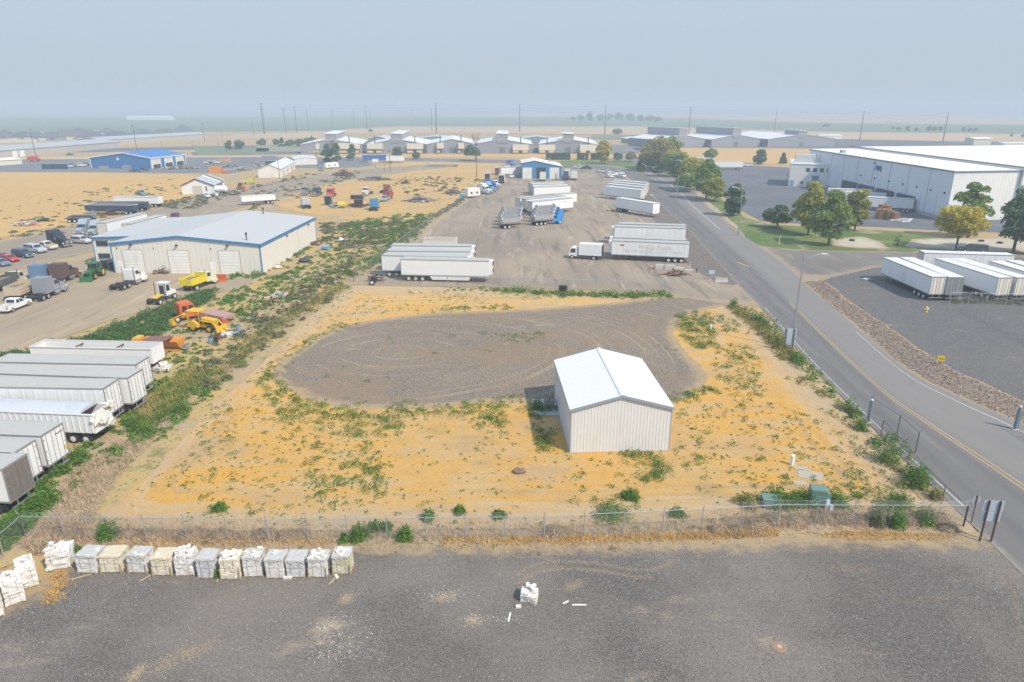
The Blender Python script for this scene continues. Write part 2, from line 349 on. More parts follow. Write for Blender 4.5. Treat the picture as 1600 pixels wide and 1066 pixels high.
# ------------------------------------------------------------------ the land
gm = MB(); N = 24; S = 16000
gm.quad([(-S, -600, 0), (S, -600, 0), (S, 22000, 0), (-S, 22000, 0)])
tag(gm.build('ground', mat_wild('open_land', ((.42,.31,.165),(.46,.31,.14)), (.37,.295,.21), (.15,.165,.075), .56, .48)), kind='structure')
FIELD_GOLD = mat_farfield('golden_stubble', (.50,.33,.145), (.55,.345,.13), None)
FIELD_TAN = mat_farfield('harvested_field', (.50,.36,.22), (.56,.41,.26), (.25, .09, (.38,.27,.17)), 40)
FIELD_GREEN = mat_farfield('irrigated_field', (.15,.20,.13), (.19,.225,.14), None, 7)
FIELD_GREEN2 = mat_farfield('far_green_field', (.22,.25,.17), (.28,.28,.19), None, 17)  # green lightened to stand in for thicker distant haze
sheet('field', [(-700,205),(300,206),(560,204),(640,197.5),(1000,197.5),(1250,206),(1700,212),(2400,212),(2400,190),(1700,196),(1250,192),(1000,183),(720,182.5),(-700,184)], .25, FIELD_GREEN, 0, 60, 400)
sheet('field', [(690,183),(1060,183),(1280,192),(1700,199),(2300,199),(2300,178),(1600,178),(1000,176.5),(800,176.5)], .20, FIELD_TAN, 0, 60, 400)
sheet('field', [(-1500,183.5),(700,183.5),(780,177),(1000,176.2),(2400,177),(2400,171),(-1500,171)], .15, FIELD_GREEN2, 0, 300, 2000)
sheet('field', [(490,210),(760,208.5),(1000,211.5),(1500,222),(1900,222),(1900,213),(1300,206.5),(1000,198),(620,198),(545,202)], .30, FIELD_TAN, 0, 20, 100)
sheet('dirt_strip', [(330,217),(520,215),(540,206),(470,207),(380,210)], .12, FIELD_TAN, 1, 8, 40)
sheet('lawn', [(300,228),(420,232),(420,239),(310,243)], .10, FIELD_GREEN, 1, 6, 30)
sheet('lawn', [(400,226),(640,233),(640,238),(400,237)], .10, FIELD_GREEN2, 1, 6, 30)
sheet('lawn', [(925,212),(1000,212),(1000,218),(925,218)], .35, FIELD_GREEN, 1, 6, 30)
ASPH = mat_asphalt('old_asphalt', (.125,.13,.14), (.15,.155,.165))
ASPH2 = mat_asphalt('yard_asphalt', (.165,.165,.168), (.20,.196,.19), 31)
CONC = mat_asphalt('concrete', (.42,.40,.37), (.50,.48,.44), 5)
# left: works yards and roads behind the stubble
sheet('paved_yard', [(-420,246),(40,250),(140,249),(330,243),(560,247),(585,258),(560,262),(420,263),(360,271),(0,269),(-420,269)], .03, ASPH2, .6, 4, 12)
sheet('road', [(-420,238),(0,240),(150,238),(330,233),(420,231),(420,227),(300,229),(160,232),(0,234),(-420,232)], .04, ASPH, .4, 6, 12)
sheet('road', [(310,247),(560,246),(800,250),(880,256),(880,261),(800,256),(560,250),(310,251)], .045, ASPH2, .4, 4, 10)
sheet('storage_road', [(300,243),(600,239),(930,240),(1000,237),(1000,232),(600,232),(300,238)], .06, ASPH, .5, 6, 20)
sheet('storage_yard', [(985,234),(1270,232),(1620,230),(1620,220),(1200,213),(980,222)], .06, ASPH, .5, 8, 20)
sheet('dry_strip', [(430,243),(700,240.5),(1000,241.5),(1000,247.5),(700,246.5),(430,246)], .07, FIELD_GOLD, .4, 5, 10)
sheet('dry_strip', [(-420,246.5),(140,245.5),(260,243),(560,244.5),(560,246),(260,246),(140,249),(-420,250)], .075, FIELD_TAN, .4, 5, 12)
sheet('stubble_field', [(-700,268.5),(150,269.5),(300,273),(330,290),(285,312),(225,328),(150,345),(60,360),(0,372),(-250,398),(-900,420)], .05, FIELD_GOLD, .8, 4, 12)
sheet('stubble_field', [(1050,231),(1200,231.5),(1275,232.5),(1290,263),(1210,257),(1120,252),(1040,250)], .07, FIELD_GOLD, .4, 5, 10)
sheet('dry_grass', [(420,318),(560,268),(640,252),(870,252),(800,266),(760,290),(700,330),(640,343),(560,345),(480,335)], .04, mat_wild('salvage_grass', ((.50,.335,.14),(.55,.35,.14)), (.38,.30,.21), (.20,.19,.10), .60, .52, 9.), 1.2, 3, 8)
DIRT = mat_yard('dirt_road', (.29,.235,.175), (.33,.265,.19), (.205,.172,.135), 1.15)
sheet('dirt_road', [(-260,452),(0,428),(60,412),(150,392),(260,352),(360,330),(470,300),(520,286),(640,268),(700,262),(690,256),(600,262),(520,270),(430,284),(330,302),(260,322),(200,336),(120,352),(0,378),(-260,420)], .055, DIRT, .7, 2, 5)
LEFTYARD = mat_yard('packed_dirt', (.32,.255,.18), (.38,.295,.195), (.24,.195,.145), 1.25, 5., .65)
sheet('dirt_yard', [(-330,700),(-120,600),(0,566),(120,520),(220,486),(300,465),(372,452),(400,430),(300,430),(200,425),(150,405),(60,412),(-20,440),(-330,520)], .06, LEFTYARD, .6, 1.5, 4)
sheet('weedy_ground', [(-120,690),(0,590),(60,560),(180,515),(300,478),(372,455),(420,425),(500,385),(520,350),(560,342),(640,345),(700,318),(660,345),(560,425),(500,480),(420,560),(330,640),(230,740),(160,800),(40,870),(-200,960)], .045, mat_wild('weedy_soil', ((.42,.31,.15),(.48,.33,.13)), (.39,.295,.20), (.20,.20,.085), .55, .46, 21.), .8, 1.5, 4)
# middle: truck yard
TRUCKYARD = mat_yard('gravel_truck_yard', (.26,.215,.165), (.34,.27,.195), (.165,.142,.115), -.15, 2., .85)
sheet('truck_yard', [(552,445),(578,424),(640,378),(702,332),(740,303),(772,280),(800,262),(880,259),(935,262),(960,268),(990,284),(1018,308),(1060,350),(1100,385),(1160,440),(1200,478),(1120,474),(1040,459),(880,452),(700,449)], .05, TRUCKYARD, .5, 1.2, 4)
sheet('gravel_verge', [(1168,450),(1090,370),(1050,335),(1020,306),(994,282),(974,281),(1000,320),(1032,360),(1056,400),(1085,424),(1125,444)], .062, mat_gravel('verge_gravel', (.155,.135,.12), .7, 3, (.34,.26,.19), .3, None, .35), .5, 1, 3)
# field and pad of the lot for sale
sheet('grass_field', [(62,856),(20,846),(100,810),(170,738),(262,655),(352,580),(440,515),(540,447),(700,449.5),(1040,460),(1150,474),(1190,500),(1262,575),(1352,660),(1420,725),(1515,815),(1525,842),(1300,834),(1000,842),(700,848),(300,850)], .03, mat_field(), .5, .8, 2)
PADC = P(725, 552)
sheet('gravel_pad', [(420,588),(437,607),(470,622),(540,636),(610,641),(680,640),(740,632),(800,627),(868,629),(900,700),(1040,640),(1078,622),(1098,606),(1108,588),(1096,570),(1068,545),(1052,520),(1058,500),(1085,487),(1140,478),(1205,484),(1205,470),(1130,466),(1048,462),(980,470),(900,477),(800,484),(690,488),(610,497),(545,508),(490,530),(448,556),(428,574)], .045, mat_gravel('pad_gravel', (.205,.168,.132), .34, 2, (.44,.345,.225), .2, (PADC.x - 8, PADC.y), 2.2), .8, .5, 1.6)
sheet('gravel_lot', [(-700,1700),(-400,1100),(-90,985),(30,930),(82,896),(118,862),(200,853),(420,850),(640,848),(860,846),(1100,842),(1300,838),(1480,838),(1524,832),(1600,850),(1800,960),(2100,1100),(2700,1700)], .05, mat_gravel('lot_gravel', (.122,.110,.098), .46, 0, (.42,.33,.22), .4, None, 2.6, pebble=15.0, dust=.22), .35, .6, 2.5)
# right: road, junction, gravel lots, bark strip, lawns
ROAD = mat_road()
road_pairs = [((1800,1085),(1900,790)),((1640,940),(1725,724)),((1500,803),(1585,656)),((1402,708),(1500,620)),((1340,645),(1420,579)),((1257,560),(1345,516)),((1190,482),(1280,462)),((1146,438),(1222,410)),((1074,358),(1150,360)),((1040,328),(1106,323)),((1012,301),(1078,295)),((990,283),(1048,276)),((968,272),(1005,263)),((935,265),(950,256)),((880,262.5),(885,255)),((800,258),(802,252))]
ribbon('road', road_pairs, .075, ROAD, 12, 8)
sheet('side_road', [(1152,360),(1178,380),(1240,390),(1330,392),(1450,394),(1700,404),(1900,412),(1900,436),(1640,424),(1480,423),(1370,418),(1300,434),(1266,446),(1222,412)], .07, mat_yard('side_road_surface', (.165,.152,.14), (.20,.18,.158), (.32,.26,.185), 1.45, 12., .6), .3, 1.2, 4)
RLOT = mat_gravel('right_lot_gravel', (.125,.12,.115), .45, 8, (.38,.30,.20), .35, None, 1.6)
sheet('gravel_lot', [(1268,438),(1300,430),(1370,415),(1480,420),(1700,424),(2100,440),(2300,780),(1900,800),(1760,742),(1640,672),(1590,640),(1512,606),(1455,572),(1400,533),(1345,494),(1300,462)], .055, RLOT, .4, 1, 3)
BARK = mat_gravel('rock_bed', (.20,.155,.12), .3, 4, (.34,.25,.17), .35, None, .6, pebble=3.2)
sheet('rock_strip', [(1252,440),(1285,438),(1340,478),(1395,517),(1450,555),(1500,584),(1560,610),(1610,634),(1700,688),(1690,706),(1600,662),(1560,648),(1507,624),(1450,598),(1400,566),(1360,530),(1307,484)], .085, BARK, .3, .8, 2)
sheet('car_park', [(1085,262),(1150,258),(1230,262),(1300,290),(1500,330),(1900,395),(1900,372),(1500,362),(1400,356),(1280,352),(1190,346),(1160,330),(1120,300)], .06, ASPH, .4, 3, 8)
sheet('service_road', [(955,258),(985,268),(1020,272),(1060,272),(1030,258),(1005,246),(985,228),(955,226),(950,244)], .065, ASPH2, .4, 3, 8)
LAWN = mat_wild('lawn_grass', ((.11,.165,.05),(.17,.20,.065)), (.36,.30,.19), (.085,.15,.04), .52, .52, 3.)
sheet('lawn', [(1108,318),(1150,352),(1165,372),(1186,384),(1250,391),(1330,393),(1440,394),(1480,394),(1480,376),(1420,363),(1330,358),(1260,355),(1200,351),(1160,338),(1128,312)], .08, LAWN, .5, 1.2, 3)
sheet('bare_dirt', [(1300,385),(1340,389),(1388,389),(1375,378),(1345,370),(1300,374)], .10, mat_yard('bare_dirt_surface', (.47,.41,.32), (.52,.46,.36), (.36,.30,.21), .3, 8.), .6, .8, 3)
sheet('bare_dirt', [(1415,386),(1500,392),(1700,400),(1700,378),(1560,372),(1425,374)], .10, bpy.data.materials['bare_dirt_surface'], .6, .8, 3)
sheet('lawn', [(870,259),(950,258),(985,264),(1000,272),(1010,272),(985,252),(930,249),(870,252)], .085, LAWN, .5, 2, 5)
sheet('lawn', [(1020,262),(1070,285),(1095,300),(1110,318),(1128,312),(1110,290),(1085,266),(1040,252),(1010,250)], .085, LAWN, .5, 2, 5)
sheet('bare_verge', [(1052,272),(1085,300),(1105,322),(1150,358),(1166,372),(1150,352),(1108,316),(1085,290)], .09, bpy.data.materials['bare_dirt_surface'], .4, 1, 3)
# painted lines
WHITE_LINE = paint('worn_white_paint', (.50,.47,.43), .7, 0, .9, (.16,.155,.15), 2.)
YELLOW_LINE = paint('worn_yellow_paint', (.42,.30,.13), .7, 0, .95, (.2,.18,.16), 2.)
ribbon('road_marking', road_pairs[2:7], .081, WHITE_LINE, 1, 10, -.90, -.882)
ribbon('road_marking', road_pairs[:6], .081, WHITE_LINE, 1, 10, .81, .826)
ribbon('road_marking', road_pairs[8:14], .081, WHITE_LINE, 1, 10, .34, .375)
for u in (-.115, -.06): ribbon('road_marking', road_pairs[1:7], .081, YELLOW_LINE, 1, 10, u, u + .02)
ribbon('road_marking', [((1150,410),(1153,410)),((1168,417.5),(1171,417))], .081, YELLOW_LINE, 1, 2)
# ------------------------------------------------------------------ buildings
WHITE = paint('white_sheet', (.78,.78,.76), .5, 0, .3, (.45,.40,.33), .5)
ROOFWHITE = paint('white_roof_sheet', (.70,.685,.66), .55, 0, .2, (.5,.46,.4), .25)
ROOFDIRTY = paint('dusty_roof_sheet', (.62,.62,.61), .55, 0, .6, (.36,.33,.28), .35)
ROOFGREY = paint('grey_roof_sheet', (.42,.44,.45), .6, 0, .4, (.3,.29,.27), .3)
BLUE = paint('blue_sheet', (.035,.16,.38), .45, 0, .15, (.2,.25,.3), .3)
BLUE2 = paint('light_blue_sheet', (.06,.22,.40), .45, 0, .15, (.2,.25,.3), .3)
BLUETRIM = paint('blue_trim', (.05,.20,.42), .45, 0, .1)
GREYTRIM = paint('grey_trim', (.27,.31,.36), .5, 0, .1)
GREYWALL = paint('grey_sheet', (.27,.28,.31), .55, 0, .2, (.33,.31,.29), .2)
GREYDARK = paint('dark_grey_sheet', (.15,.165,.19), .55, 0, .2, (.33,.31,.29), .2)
CREAM = paint('cream_panel', (.68,.63,.52), .55, 0, .3)
TANW = paint('tan_wall', (.46,.42,.36), .6, 0, .3)
DARK = paint('dark_opening', (.03,.035,.04), .8, 0, .05)
GLASS = paint('window_glass', (.03,.04,.05), .12, 0, .05, spec=.6)
STEEL = paint('galvanised_steel', (.36,.38,.40), .45, .5, .3, (.3,.28,.25))
DARKSTEEL = paint('dark_steel', (.07,.07,.075), .6, .2, .3, (.16,.12,.09))
RUST = paint('rusty_steel', (.17,.085,.05), .85, .1, .5, (.10,.05,.035), 1.5)
CONCRETE = paint('pale_concrete', (.47,.45,.42), .85, 0, .4, (.30,.26,.2))
WOOD = paint('grey_wood', (.26,.20,.14), .85, 0, .4, (.15,.11,.08), 3)
POLEWOOD = paint('brown_pole_wood', (.12,.085,.06), .9, 0, .4, (.2,.17,.13), 1)
CREAMRIB = ribbed('cream_ribbed_sheet', (.70,.675,.60), .9, .01, 'X', dirt=.12)
SHEDRIB = ribbed('pale_ribbed_sheet', (.66,.655,.635), .305, .01, 'X', dirt=.25, dc=(.46,.43,.38))
SHEDRIBY = ribbed('pale_ribbed_sheet_side', (.66,.655,.64), .305, .01, 'Y', dirt=.22, dc=(.42,.39,.34))
ROLLDOOR = ribbed('white_roll_door', (.76,.75,.70), .55, .03, 'Z', dirt=.25)
COLDRIB = ribbed('white_ribbed_panel', (.74,.74,.72), 1.0, .05, 'X', dirt=.12)
COLDRIBY = ribbed('white_ribbed_panel_side', (.72,.74,.76), 1.0, .04, 'Y', dirt=.12)
def face_box(root, name, m, W, D, face, a0, a1, z0, z1, proud=.05, sink=.05, parent=None):
    b = MB()
    if face == 'F': b.box(a0, a1, -proud, sink, z0, z1)
    if face == 'B': b.box(a0, a1, D-sink, D+proud, z0, z1)
    if face == 'L': b.box(-proud, sink, a0, a1, z0, z1)
    if face == 'R': b.box(W-sink, W+proud, a0, a1, z0, z1)
    return b.build(name, m, parent or root)
def window(root, W, D, face, a0, a1, z0, z1, frame=None, proud=.05):
    w = face_box(root, 'window', frame or WHITE, W, D, face, a0, a1, z0, z1, proud)
    d = .09
    face_box(root, 'pane', GLASS, W, D, face, a0+d, a1-d, z0+d, z1-d, proud+.012, 0, w)
    return w
def chevron(W, h, hr, xr, o, t, lift=.02, h2=None):
    h2 = h if h2 is None else h2; s1 = (hr-h)/xr; s2 = (hr-h2)/(W-xr)
    lo = [(-o, h-o*s1+lift), (xr, hr+lift), (W+o, h2-o*s2+lift)]
    return lo + [(x, z+t) for x, z in reversed(lo)]
def gable(name, label, cat, FL, FR, D, h, hr, wall, roof, rf=.5, o=.25, t=.12, h2=None, group=None, rz=None, W=None, base=None):
    a = P(*FL) if isinstance(FL, tuple) else FL
    if FR is not None: b = P(*FR) if isinstance(FR, tuple) else FR; W = (b-a).length if W is None else W; rz = ang(a, b) if rz is None else rz
    r = thing(name, label, cat, a, rz, group); xr = W*rf
    MB().prism([(0,0),(W,0),(W,h if h2 is None else h2),(xr,hr),(0,h)], 0, D, 'y').build('wall', wall, r)
    MB().prism(chevron(W, h, hr, xr, o, t, h2=h2), -o, D+o, 'y').build('roof', roof, r)
    return r, W, xr
# --- the pale metal shed on the lot
a, b = P(890.5,708), P(1045,704); hS, hrS = 4.37, 5.62
DS = 12.4
shed, WS, xr = gable('metal_shed', 'pale ribbed metal shed with a white gable roof standing alone on the lot', 'shed', a, b, DS, hS, hrS, SHEDRIB, ROOFWHITE, .5, .16, .07)
wl = [k for k in shed.children if k.name.startswith('wall')][0]
wl.data.materials.append(SHEDRIBY)
for p in wl.data.polygons:
    if abs(p.normal.x) > .9: p.material_index = 1
rb = MB(); k_ = int(WS/.305)
for i in range(k_+1):
    x = .06+i*(WS-.14)/k_; top = hS+(hrS-hS)*(x/xr if x < xr else (WS-x)/(WS-xr))-.03; rb.prism([(x-.035,0),(x+.035,0),(x+.015,-.022),(x-.015,-.022)], .1, top, 'z')
for i in range(int(DS/.305)+1):
    y = .06+i*(DS-.14)/int(DS/.305); rb.prism([(0,y-.035),(0,y+.035),(-.04,y+.015),(-.04,y-.015)], .1, hS-.03, 'z'); rb.prism([(WS,y-.035),(WS,y+.035),(WS+.04,y+.015),(WS+.04,y-.015)], .1, hS-.03, 'z')
rb.build('wall_ribs', paint('pale_rib', (.66,.655,.64), .5), shed)
def rake(root, x0, z0, x1, z1, y, m, lo=.17, up=.095, t=.04):
    return MB().add([(x0,y,z0-lo),(x1,y,z1-lo),(x1,y+t,z1-lo),(x0,y+t,z0-lo),(x0,y,z0+up),(x1,y,z1+up),(x1,y+t,z1+up),(x0,y+t,z0+up)], [(0,3,2,1),(4,5,6,7),(0,1,5,4),(1,2,6,5),(2,3,7,6),(3,0,4,7)]).build('rake_trim', m, root)
s_ = (hrS-hS)/xr
for y in (-.20, DS+.16):
    rake(shed, -.18, hS-.18*s_, xr, hrS, y, GREYTRIM); rake(shed, xr, hrS, WS+.18, hS-.18*s_, y, GREYTRIM)
for x in (-.19, WS+.15): MB().box(x, x+.04, -.16, DS+.16, hS-.16, hS+.03).build('eave_trim', GREYTRIM, shed)
for x, y in ((-.02,-.02),(WS-.10,-.02),(-.02,DS-.10),(WS-.10,DS-.10)): MB().box(x, x+.12, y, y+.12, .02, hS-.17).build('corner_trim', GREYTRIM, shed)
MB().prism([(xr-.22,hrS+.065),(xr,hrS+.10),(xr+.22,hrS+.065),(xr+.22,hrS+.09),(xr,hrS+.135),(xr-.22,hrS+.09)], -.18, DS+.18, 'y').build('ridge_cap', paint('ridge_metal', (.66,.66,.65), .5), shed)
MB().box(-.06, WS+.06, -.06, DS+.06, 0, .10).build('footing', CONCRETE, shed)
MB().box(.7, 4.2, DS-.02, DS+.06, .1, 3.5).build('roll_door', ROLLDOOR, shed)
MB().box(-.05, .02, DS-2.6, DS-1.6, .1, 2.2).build('side_door', WHITE, shed)
sm = MB(); sg = (hrS-hS)/xr
for i in range(int(DS/.61)):
    y = .2+i*.61
    for x0, z0, x1, z1 in ((-.14,hS-.14*sg,xr-.25,hrS-.25*sg),(xr+.25,hrS-.25*sg,WS+.14,hS-.14*sg)): sm.add([(x0,y,z0+.085),(x1,y,z1+.085),(x1,y+.05,z1+.085),(x0,y+.05,z0+.085),(x0,y+.012,z0+.118),(x1,y+.012,z1+.118),(x1,y+.038,z1+.118),(x0,y+.038,z0+.118)], [(4,5,6,7),(0,1,5,4),(1,2,6,5),(2,3,7,6),(3,0,4,7)])
sm.build('roof_seams', ROOFWHITE, shed)
pad = MB().box(-2.6, -.08, DS-4.4, DS-.3, 0, .12).build('concrete_apron', CONCRETE, shed)
# --- cream workshop with blue trim
a, b = P(180,426.5), P(411,428.5); D = (P(510,378)-P(411,428.5)).length; h = 5.66; hr = hgt(297,427.5,369.5)
ws, W, xr = gable('workshop', 'large cream ribbed workshop with blue trim and three white roll-up doors', 'workshop', a, b, D, h, hr, CREAMRIB, paint('pale_grey_workshop_roof', (.47,.465,.445), .5, 0, .4, (.42,.42,.41), .2), .46, .2, .12)
sl = (hr-h)/xr; sr = (hr-h)/(W-xr)
rake(ws, -.25, h, xr, hr, -.28, BLUETRIM, .28, .16, .06); rake(ws, xr, hr, W+.25, h, -.28, BLUETRIM, .28, .16, .06)
MB().box(W+.21, W+.27, -.2, D+.2, h-.36, h+.12).build('eave_trim', BLUETRIM, ws)
for x in (-.04, W-.16): MB().box(x, x+.2, -.05, .15, 0, h-.3).build('corner_trim', BLUETRIM, ws)
MB().box(W-.15, W+.05, D-.15, D+.05, 0, h-.4).build('corner_trim', BLUETRIM, ws)
for x0, x1 in ((2.2,6.0),(11.0,14.85),(20.7,24.6)):
    fr = face_box(ws, 'roll_door_frame', TANW, W, D, 'F', x0-.15, x1+.15, 0, 4.55, .06); face_box(ws, 'roll_door', ROLLDOOR, W, D, 'F', x0, x1, 0, 4.4, .09, 0, fr)
    lamp = MB().box((x0+x1)/2-.18, (x0+x1)/2+.18, -.5, -.05, 5.35, 5.6).build('wall_lamp', DARKSTEEL, ws)
for x in (.75, 18.7): face_box(ws, 'door', WHITE, W, D, 'F', x, x+1.0, 0, 2.2, .07)
for x in (1.2, 8.3, 19.2): MB().box(x, x+.14, -.12, -.03, 4.7, 4.95).build('junction_box', DARKSTEEL, ws)
face_box(ws, 'wall_lamp', DARKSTEEL, W, D, 'R', 14, 14.3, h-1.0, h-.7, .3); face_box(ws, 'wall_lamp', DARKSTEEL, W, D, 'R', 28, 28.3, h-1.0, h-.7, .3)
face_box(ws, 'seam', GREYTRIM, W, D, 'R', 21.0, 21.12, .1, h-.4, .015)
for x, y in ((W-3.2, 2.0), (W*.62, 30.5)):
    z = hr-(x-xr)*sr; q = MB(); q.cyl((x,y,z), (x,y,z+1.2), .12, 8); q.cyl((x,y,z+1.2), (x,y,z+1.6), .22, 8); q.build('roof_vent', DARKSTEEL, ws)
pl = P(151,411.5)-Vector(a); rw = ang(a,b); ax_ = pl.x*math.cos(rw)+pl.y*math.sin(rw); ay_ = -pl.x*math.sin(rw)+pl.y*math.cos(rw); hl = hgt(151,411.5,371.5)
MB().prism([(ax_,0),(-.06,0),(-.06,h-.12),(ax_,hl)], ay_, D, 'y').build('annex_wall', CREAMRIB, ws)
MB().prism([(ax_-.3,hl+.01),(-.28,h-.1),(-.28,h+.02),(ax_-.3,hl+.13)], ay_-.25, D+.2, 'y').build('annex_roof', paint('pale_grey_workshop_roof', (.7,.7,.7)), ws)
rake(ws, ax_-.3, hl, -.3, h-.12, ay_-.32, BLUETRIM, .22, .14, .06)
for z in (.9, 3.5):
    w = MB().box(ax_+.7, ax_+3.2, ay_-.08, ay_+.05, z, z+1.2).build('window', GREYTRIM, ws); MB().box(ax_+.8, ax_+3.1, ay_-.10, ay_-.081, z+.1, z+1.1).build('pane', GLASS, w)
MB().box(ax_-.05, ax_+.12, ay_-.05, ay_+.12, 0, hl-.25).build('corner_trim', BLUETRIM, ws)
rb = MB(); n_ = int(W/.9)
for i in range(n_+1):
    x = .25+i*(W-.5)/n_; top = (h+sl*x if x < xr else h+sr*(W-x))-.35
    z0_ = .05
    for d0, d1 in ((2.0,6.2),(10.8,15.05),(20.5,24.8)):
        if d0 < x < d1: z0_ = 4.6
    rb.prism([(x-.07,.0),(x+.07,.0),(x+.035,-.045),(x-.035,-.045)], z0_, top, 'z')
for i in range(int(D/.9)+1):
    y = .3+i*(D-.6)/int(D/.9); rb.prism([(W,y-.07),(W,y+.07),(W+.045,y+.035),(W+.045,y-.035)], .05, h-.4, 'z')
rb.build('wall_ribs', paint('cream_rib', (.66,.635,.56), .5), ws)
# --- far blue building with three bays
a, b, c = P(143,263), P(238,264), P(306,257)
hb = 5.5; rzb = ang(a, b); Wb = (b-a).length
bb = thing('blue_warehouse', 'deep blue metal building with white trim and three open bay doors', 'warehouse', a, rzb)
# ridge runs across the bays side: gable on the long front wall
dv = Vector((math.cos(rzb+R(90)), math.sin(rzb+R(90)), 0)); Db = 31.0
xr = Wb*.55; hrb = 8.0
MB().prism([(0,0),(Wb,0),(Wb,hb),(xr,hrb),(0,hb)], 0, Db, 'y').build('wall', BLUE, bb)
MB().prism(chevron(Wb, hb, hrb, xr, .3, .12), -.3, Db+.3, 'y').build('roof', paint('bright_blue_roof', (.035,.18,.46), .5, 0, .1), bb)
rake(bb, -.3, hb-.1, xr, hrb, -.42, WHITE, .3, .2, .1); rake(bb, xr, hrb, Wb+.3, hb-.1, -.42, WHITE, .3, .2, .1)
MB().box(Wb+.3, Wb+.4, -.3, Db+.3, hb-.5, hb).build('eave_trim', WHITE, bb)
for x, y in ((-.1,-.1),(Wb-.3,-.1),(Wb-.3,Db-.3)): MB().box(x, x+.4, y, y+.4, 0, hb-.5).build('corner_trim', WHITE, bb)
face_box(bb, 'vent', WHITE, Wb, Db, 'F', 15, 16.2, 4.2, 5.4, .08)
for y0 in (1.2, 12, 22.2):
    fr = face_box(bb, 'bay_frame', WHITE, Wb, Db, 'R', y0-.6, y0+7, 0, 4.7, .08); face_box(bb, 'bay_opening', DARK, Wb, Db, 'R', y0, y0+6.4, 0, 2.0, .10, 0, fr); face_box(bb, 'bay_door', CREAM, Wb, Db, 'R', y0, y0+6.4, 2.0, 4.5, .10, 0, fr)
# --- blue truck shop in the yard
a, b = P(815,279.3), P(877.5,279.3)
W = (b-a).length; h1 = hgt(815,279.3,255); h2 = hgt(877,279.3,260.5); hr = hgt(834,279.3,251.5)
bs, W, xr = gable('truck_shop', 'light blue truck shop with cream roof at the far end of the yard', 'workshop', a, b, 20, h1, hr, BLUE2, paint('cream_roof_sheet', (.72,.66,.57), .6, 0, .3), .33, .3, .12, h2=h2)
for k, (p0, p1) in enumerate(((816.5,831),(838,852.5),(858.5,873.5))):
    x0 = (p0-815)/62.5*W; x1 = (p1-815)/62.5*W
    fr = face_box(bs, 'bay_frame', BLUETRIM, W, 20, 'F', x0-.25, x1+.25, 0, 5.0, .08); face_box(bs, 'bay_opening' if k == 1 else 'roll_door', DARK if k == 1 else ROLLDOOR, W, 20, 'F', x0, x1, 0, 4.8, .11, 0, fr)
MB().cyl((W*.72,8,5), (W*.72,8,8.2), .2).build('roof_vent', GREYTRIM, bs)
face_box(bs, 'door', WHITE, W, 20, 'R', 3, 4, 0, 2.2); window(bs, W, 20, 'R', 6, 7.6, 1.2, 2.3)
# --- white gabled shed with patched roof
a, b = P(285,304), P(334.5,303); h = hgt(310,303.5,290.3); hr = hgt(310,303.5,279.3)
D = (P(381,282,h) - P(333,290,h)).length
wsd, W, xr = gable('white_barn', 'white gabled barn with a patched grey roof and tan sliding door', 'barn', a, b, D, h, hr, paint('white_barn_boards', (.72,.71,.68), .7, 0, .5, (.4,.36,.3), .6), ROOFGREY, .47, .35, .12)
for y0, y1, m in ((D*.52, D*.68, ROOFWHITE), (D*.70, D*.84, paint('dark_roof_felt', (.13,.12,.125), .8))):
    MB().add([(xr+.05,y0,hr+.15),(W+.3,y0,h+.05+.08),(W+.3,y1,h+.05+.08),(xr+.05,y1,hr+.15),(xr+.05,y0,hr+.19),(W+.3,y0,h+.17),(W+.3,y1,h+.17),(xr+.05,y1,hr+.19)], [(0,3,2,1),(4,5,6,7),(0,1,5,4),(1,2,6,5),(2,3,7,6),(3,0,4,7)]).build('roof_patch', m, wsd)
face_box(wsd, 'sliding_door', paint('tan_door', (.50,.47,.38), .7), W, D, 'F', W*.35, W*.64, 0, h*.97, .08); window(wsd, W, D, 'F', W*.75, W*.81, 1, 2.8)
for k in range(5): window(wsd, W, D, 'R', 4+k*(D-8)/5, 5.4+k*(D-8)/5, 1.4, 2.7, GREYTRIM)
rake(wsd, -.4, h, xr, hr+.05, -.4, DARKSTEEL, .2, .12, .04); rake(wsd, xr, hr+.05, W+.4, h, -.4, DARKSTEEL, .2, .12, .04)
# --- long whitewashed shed with stained walls
a, b = P(404,278), P(439,277.5); h = hgt(420,278,265); hr = hgt(420,278,257.5); D = (P(496,252.5,h)-P(438,264.3,h)).length
OLDWHITE = paint('stained_whitewash', (.74,.70,.64), .8, 0, .7, (.45,.33,.22), .5)
ls, W, xr = gable('whitewashed_shed', 'long stained whitewashed shed with sagging white roof beside the dirt road', 'shed', a, b, D, h, hr, OLDWHITE, ROOFDIRTY, .55, .3, .1)
for y in (9, 20, 27, 34): face_box(ls, 'doorway', DARK, W, D, 'R', min(y, D-4), min(y, D-4)+1.1, 0, 2.1, .04)
for y in (14, 23, 31, 38): window(ls, W, D, 'R', min(y, D-2), min(y, D-2)+1.2, 1.2, 2.3, GREYTRIM)
for y in (D*.3, D*.55): MB().box(W+.02, W+.5, y, y+.5, 0, h-.4).build('buttress', OLDWHITE, ls)
e, _, _ = gable('low_white_shed', 'low flat white shed seen past the end of the whitewashed shed', 'shed', P(461,258), P(497,257), 24, 3.0, 3.8, OLDWHITE, ROOFDIRTY, .5, .2, .1)
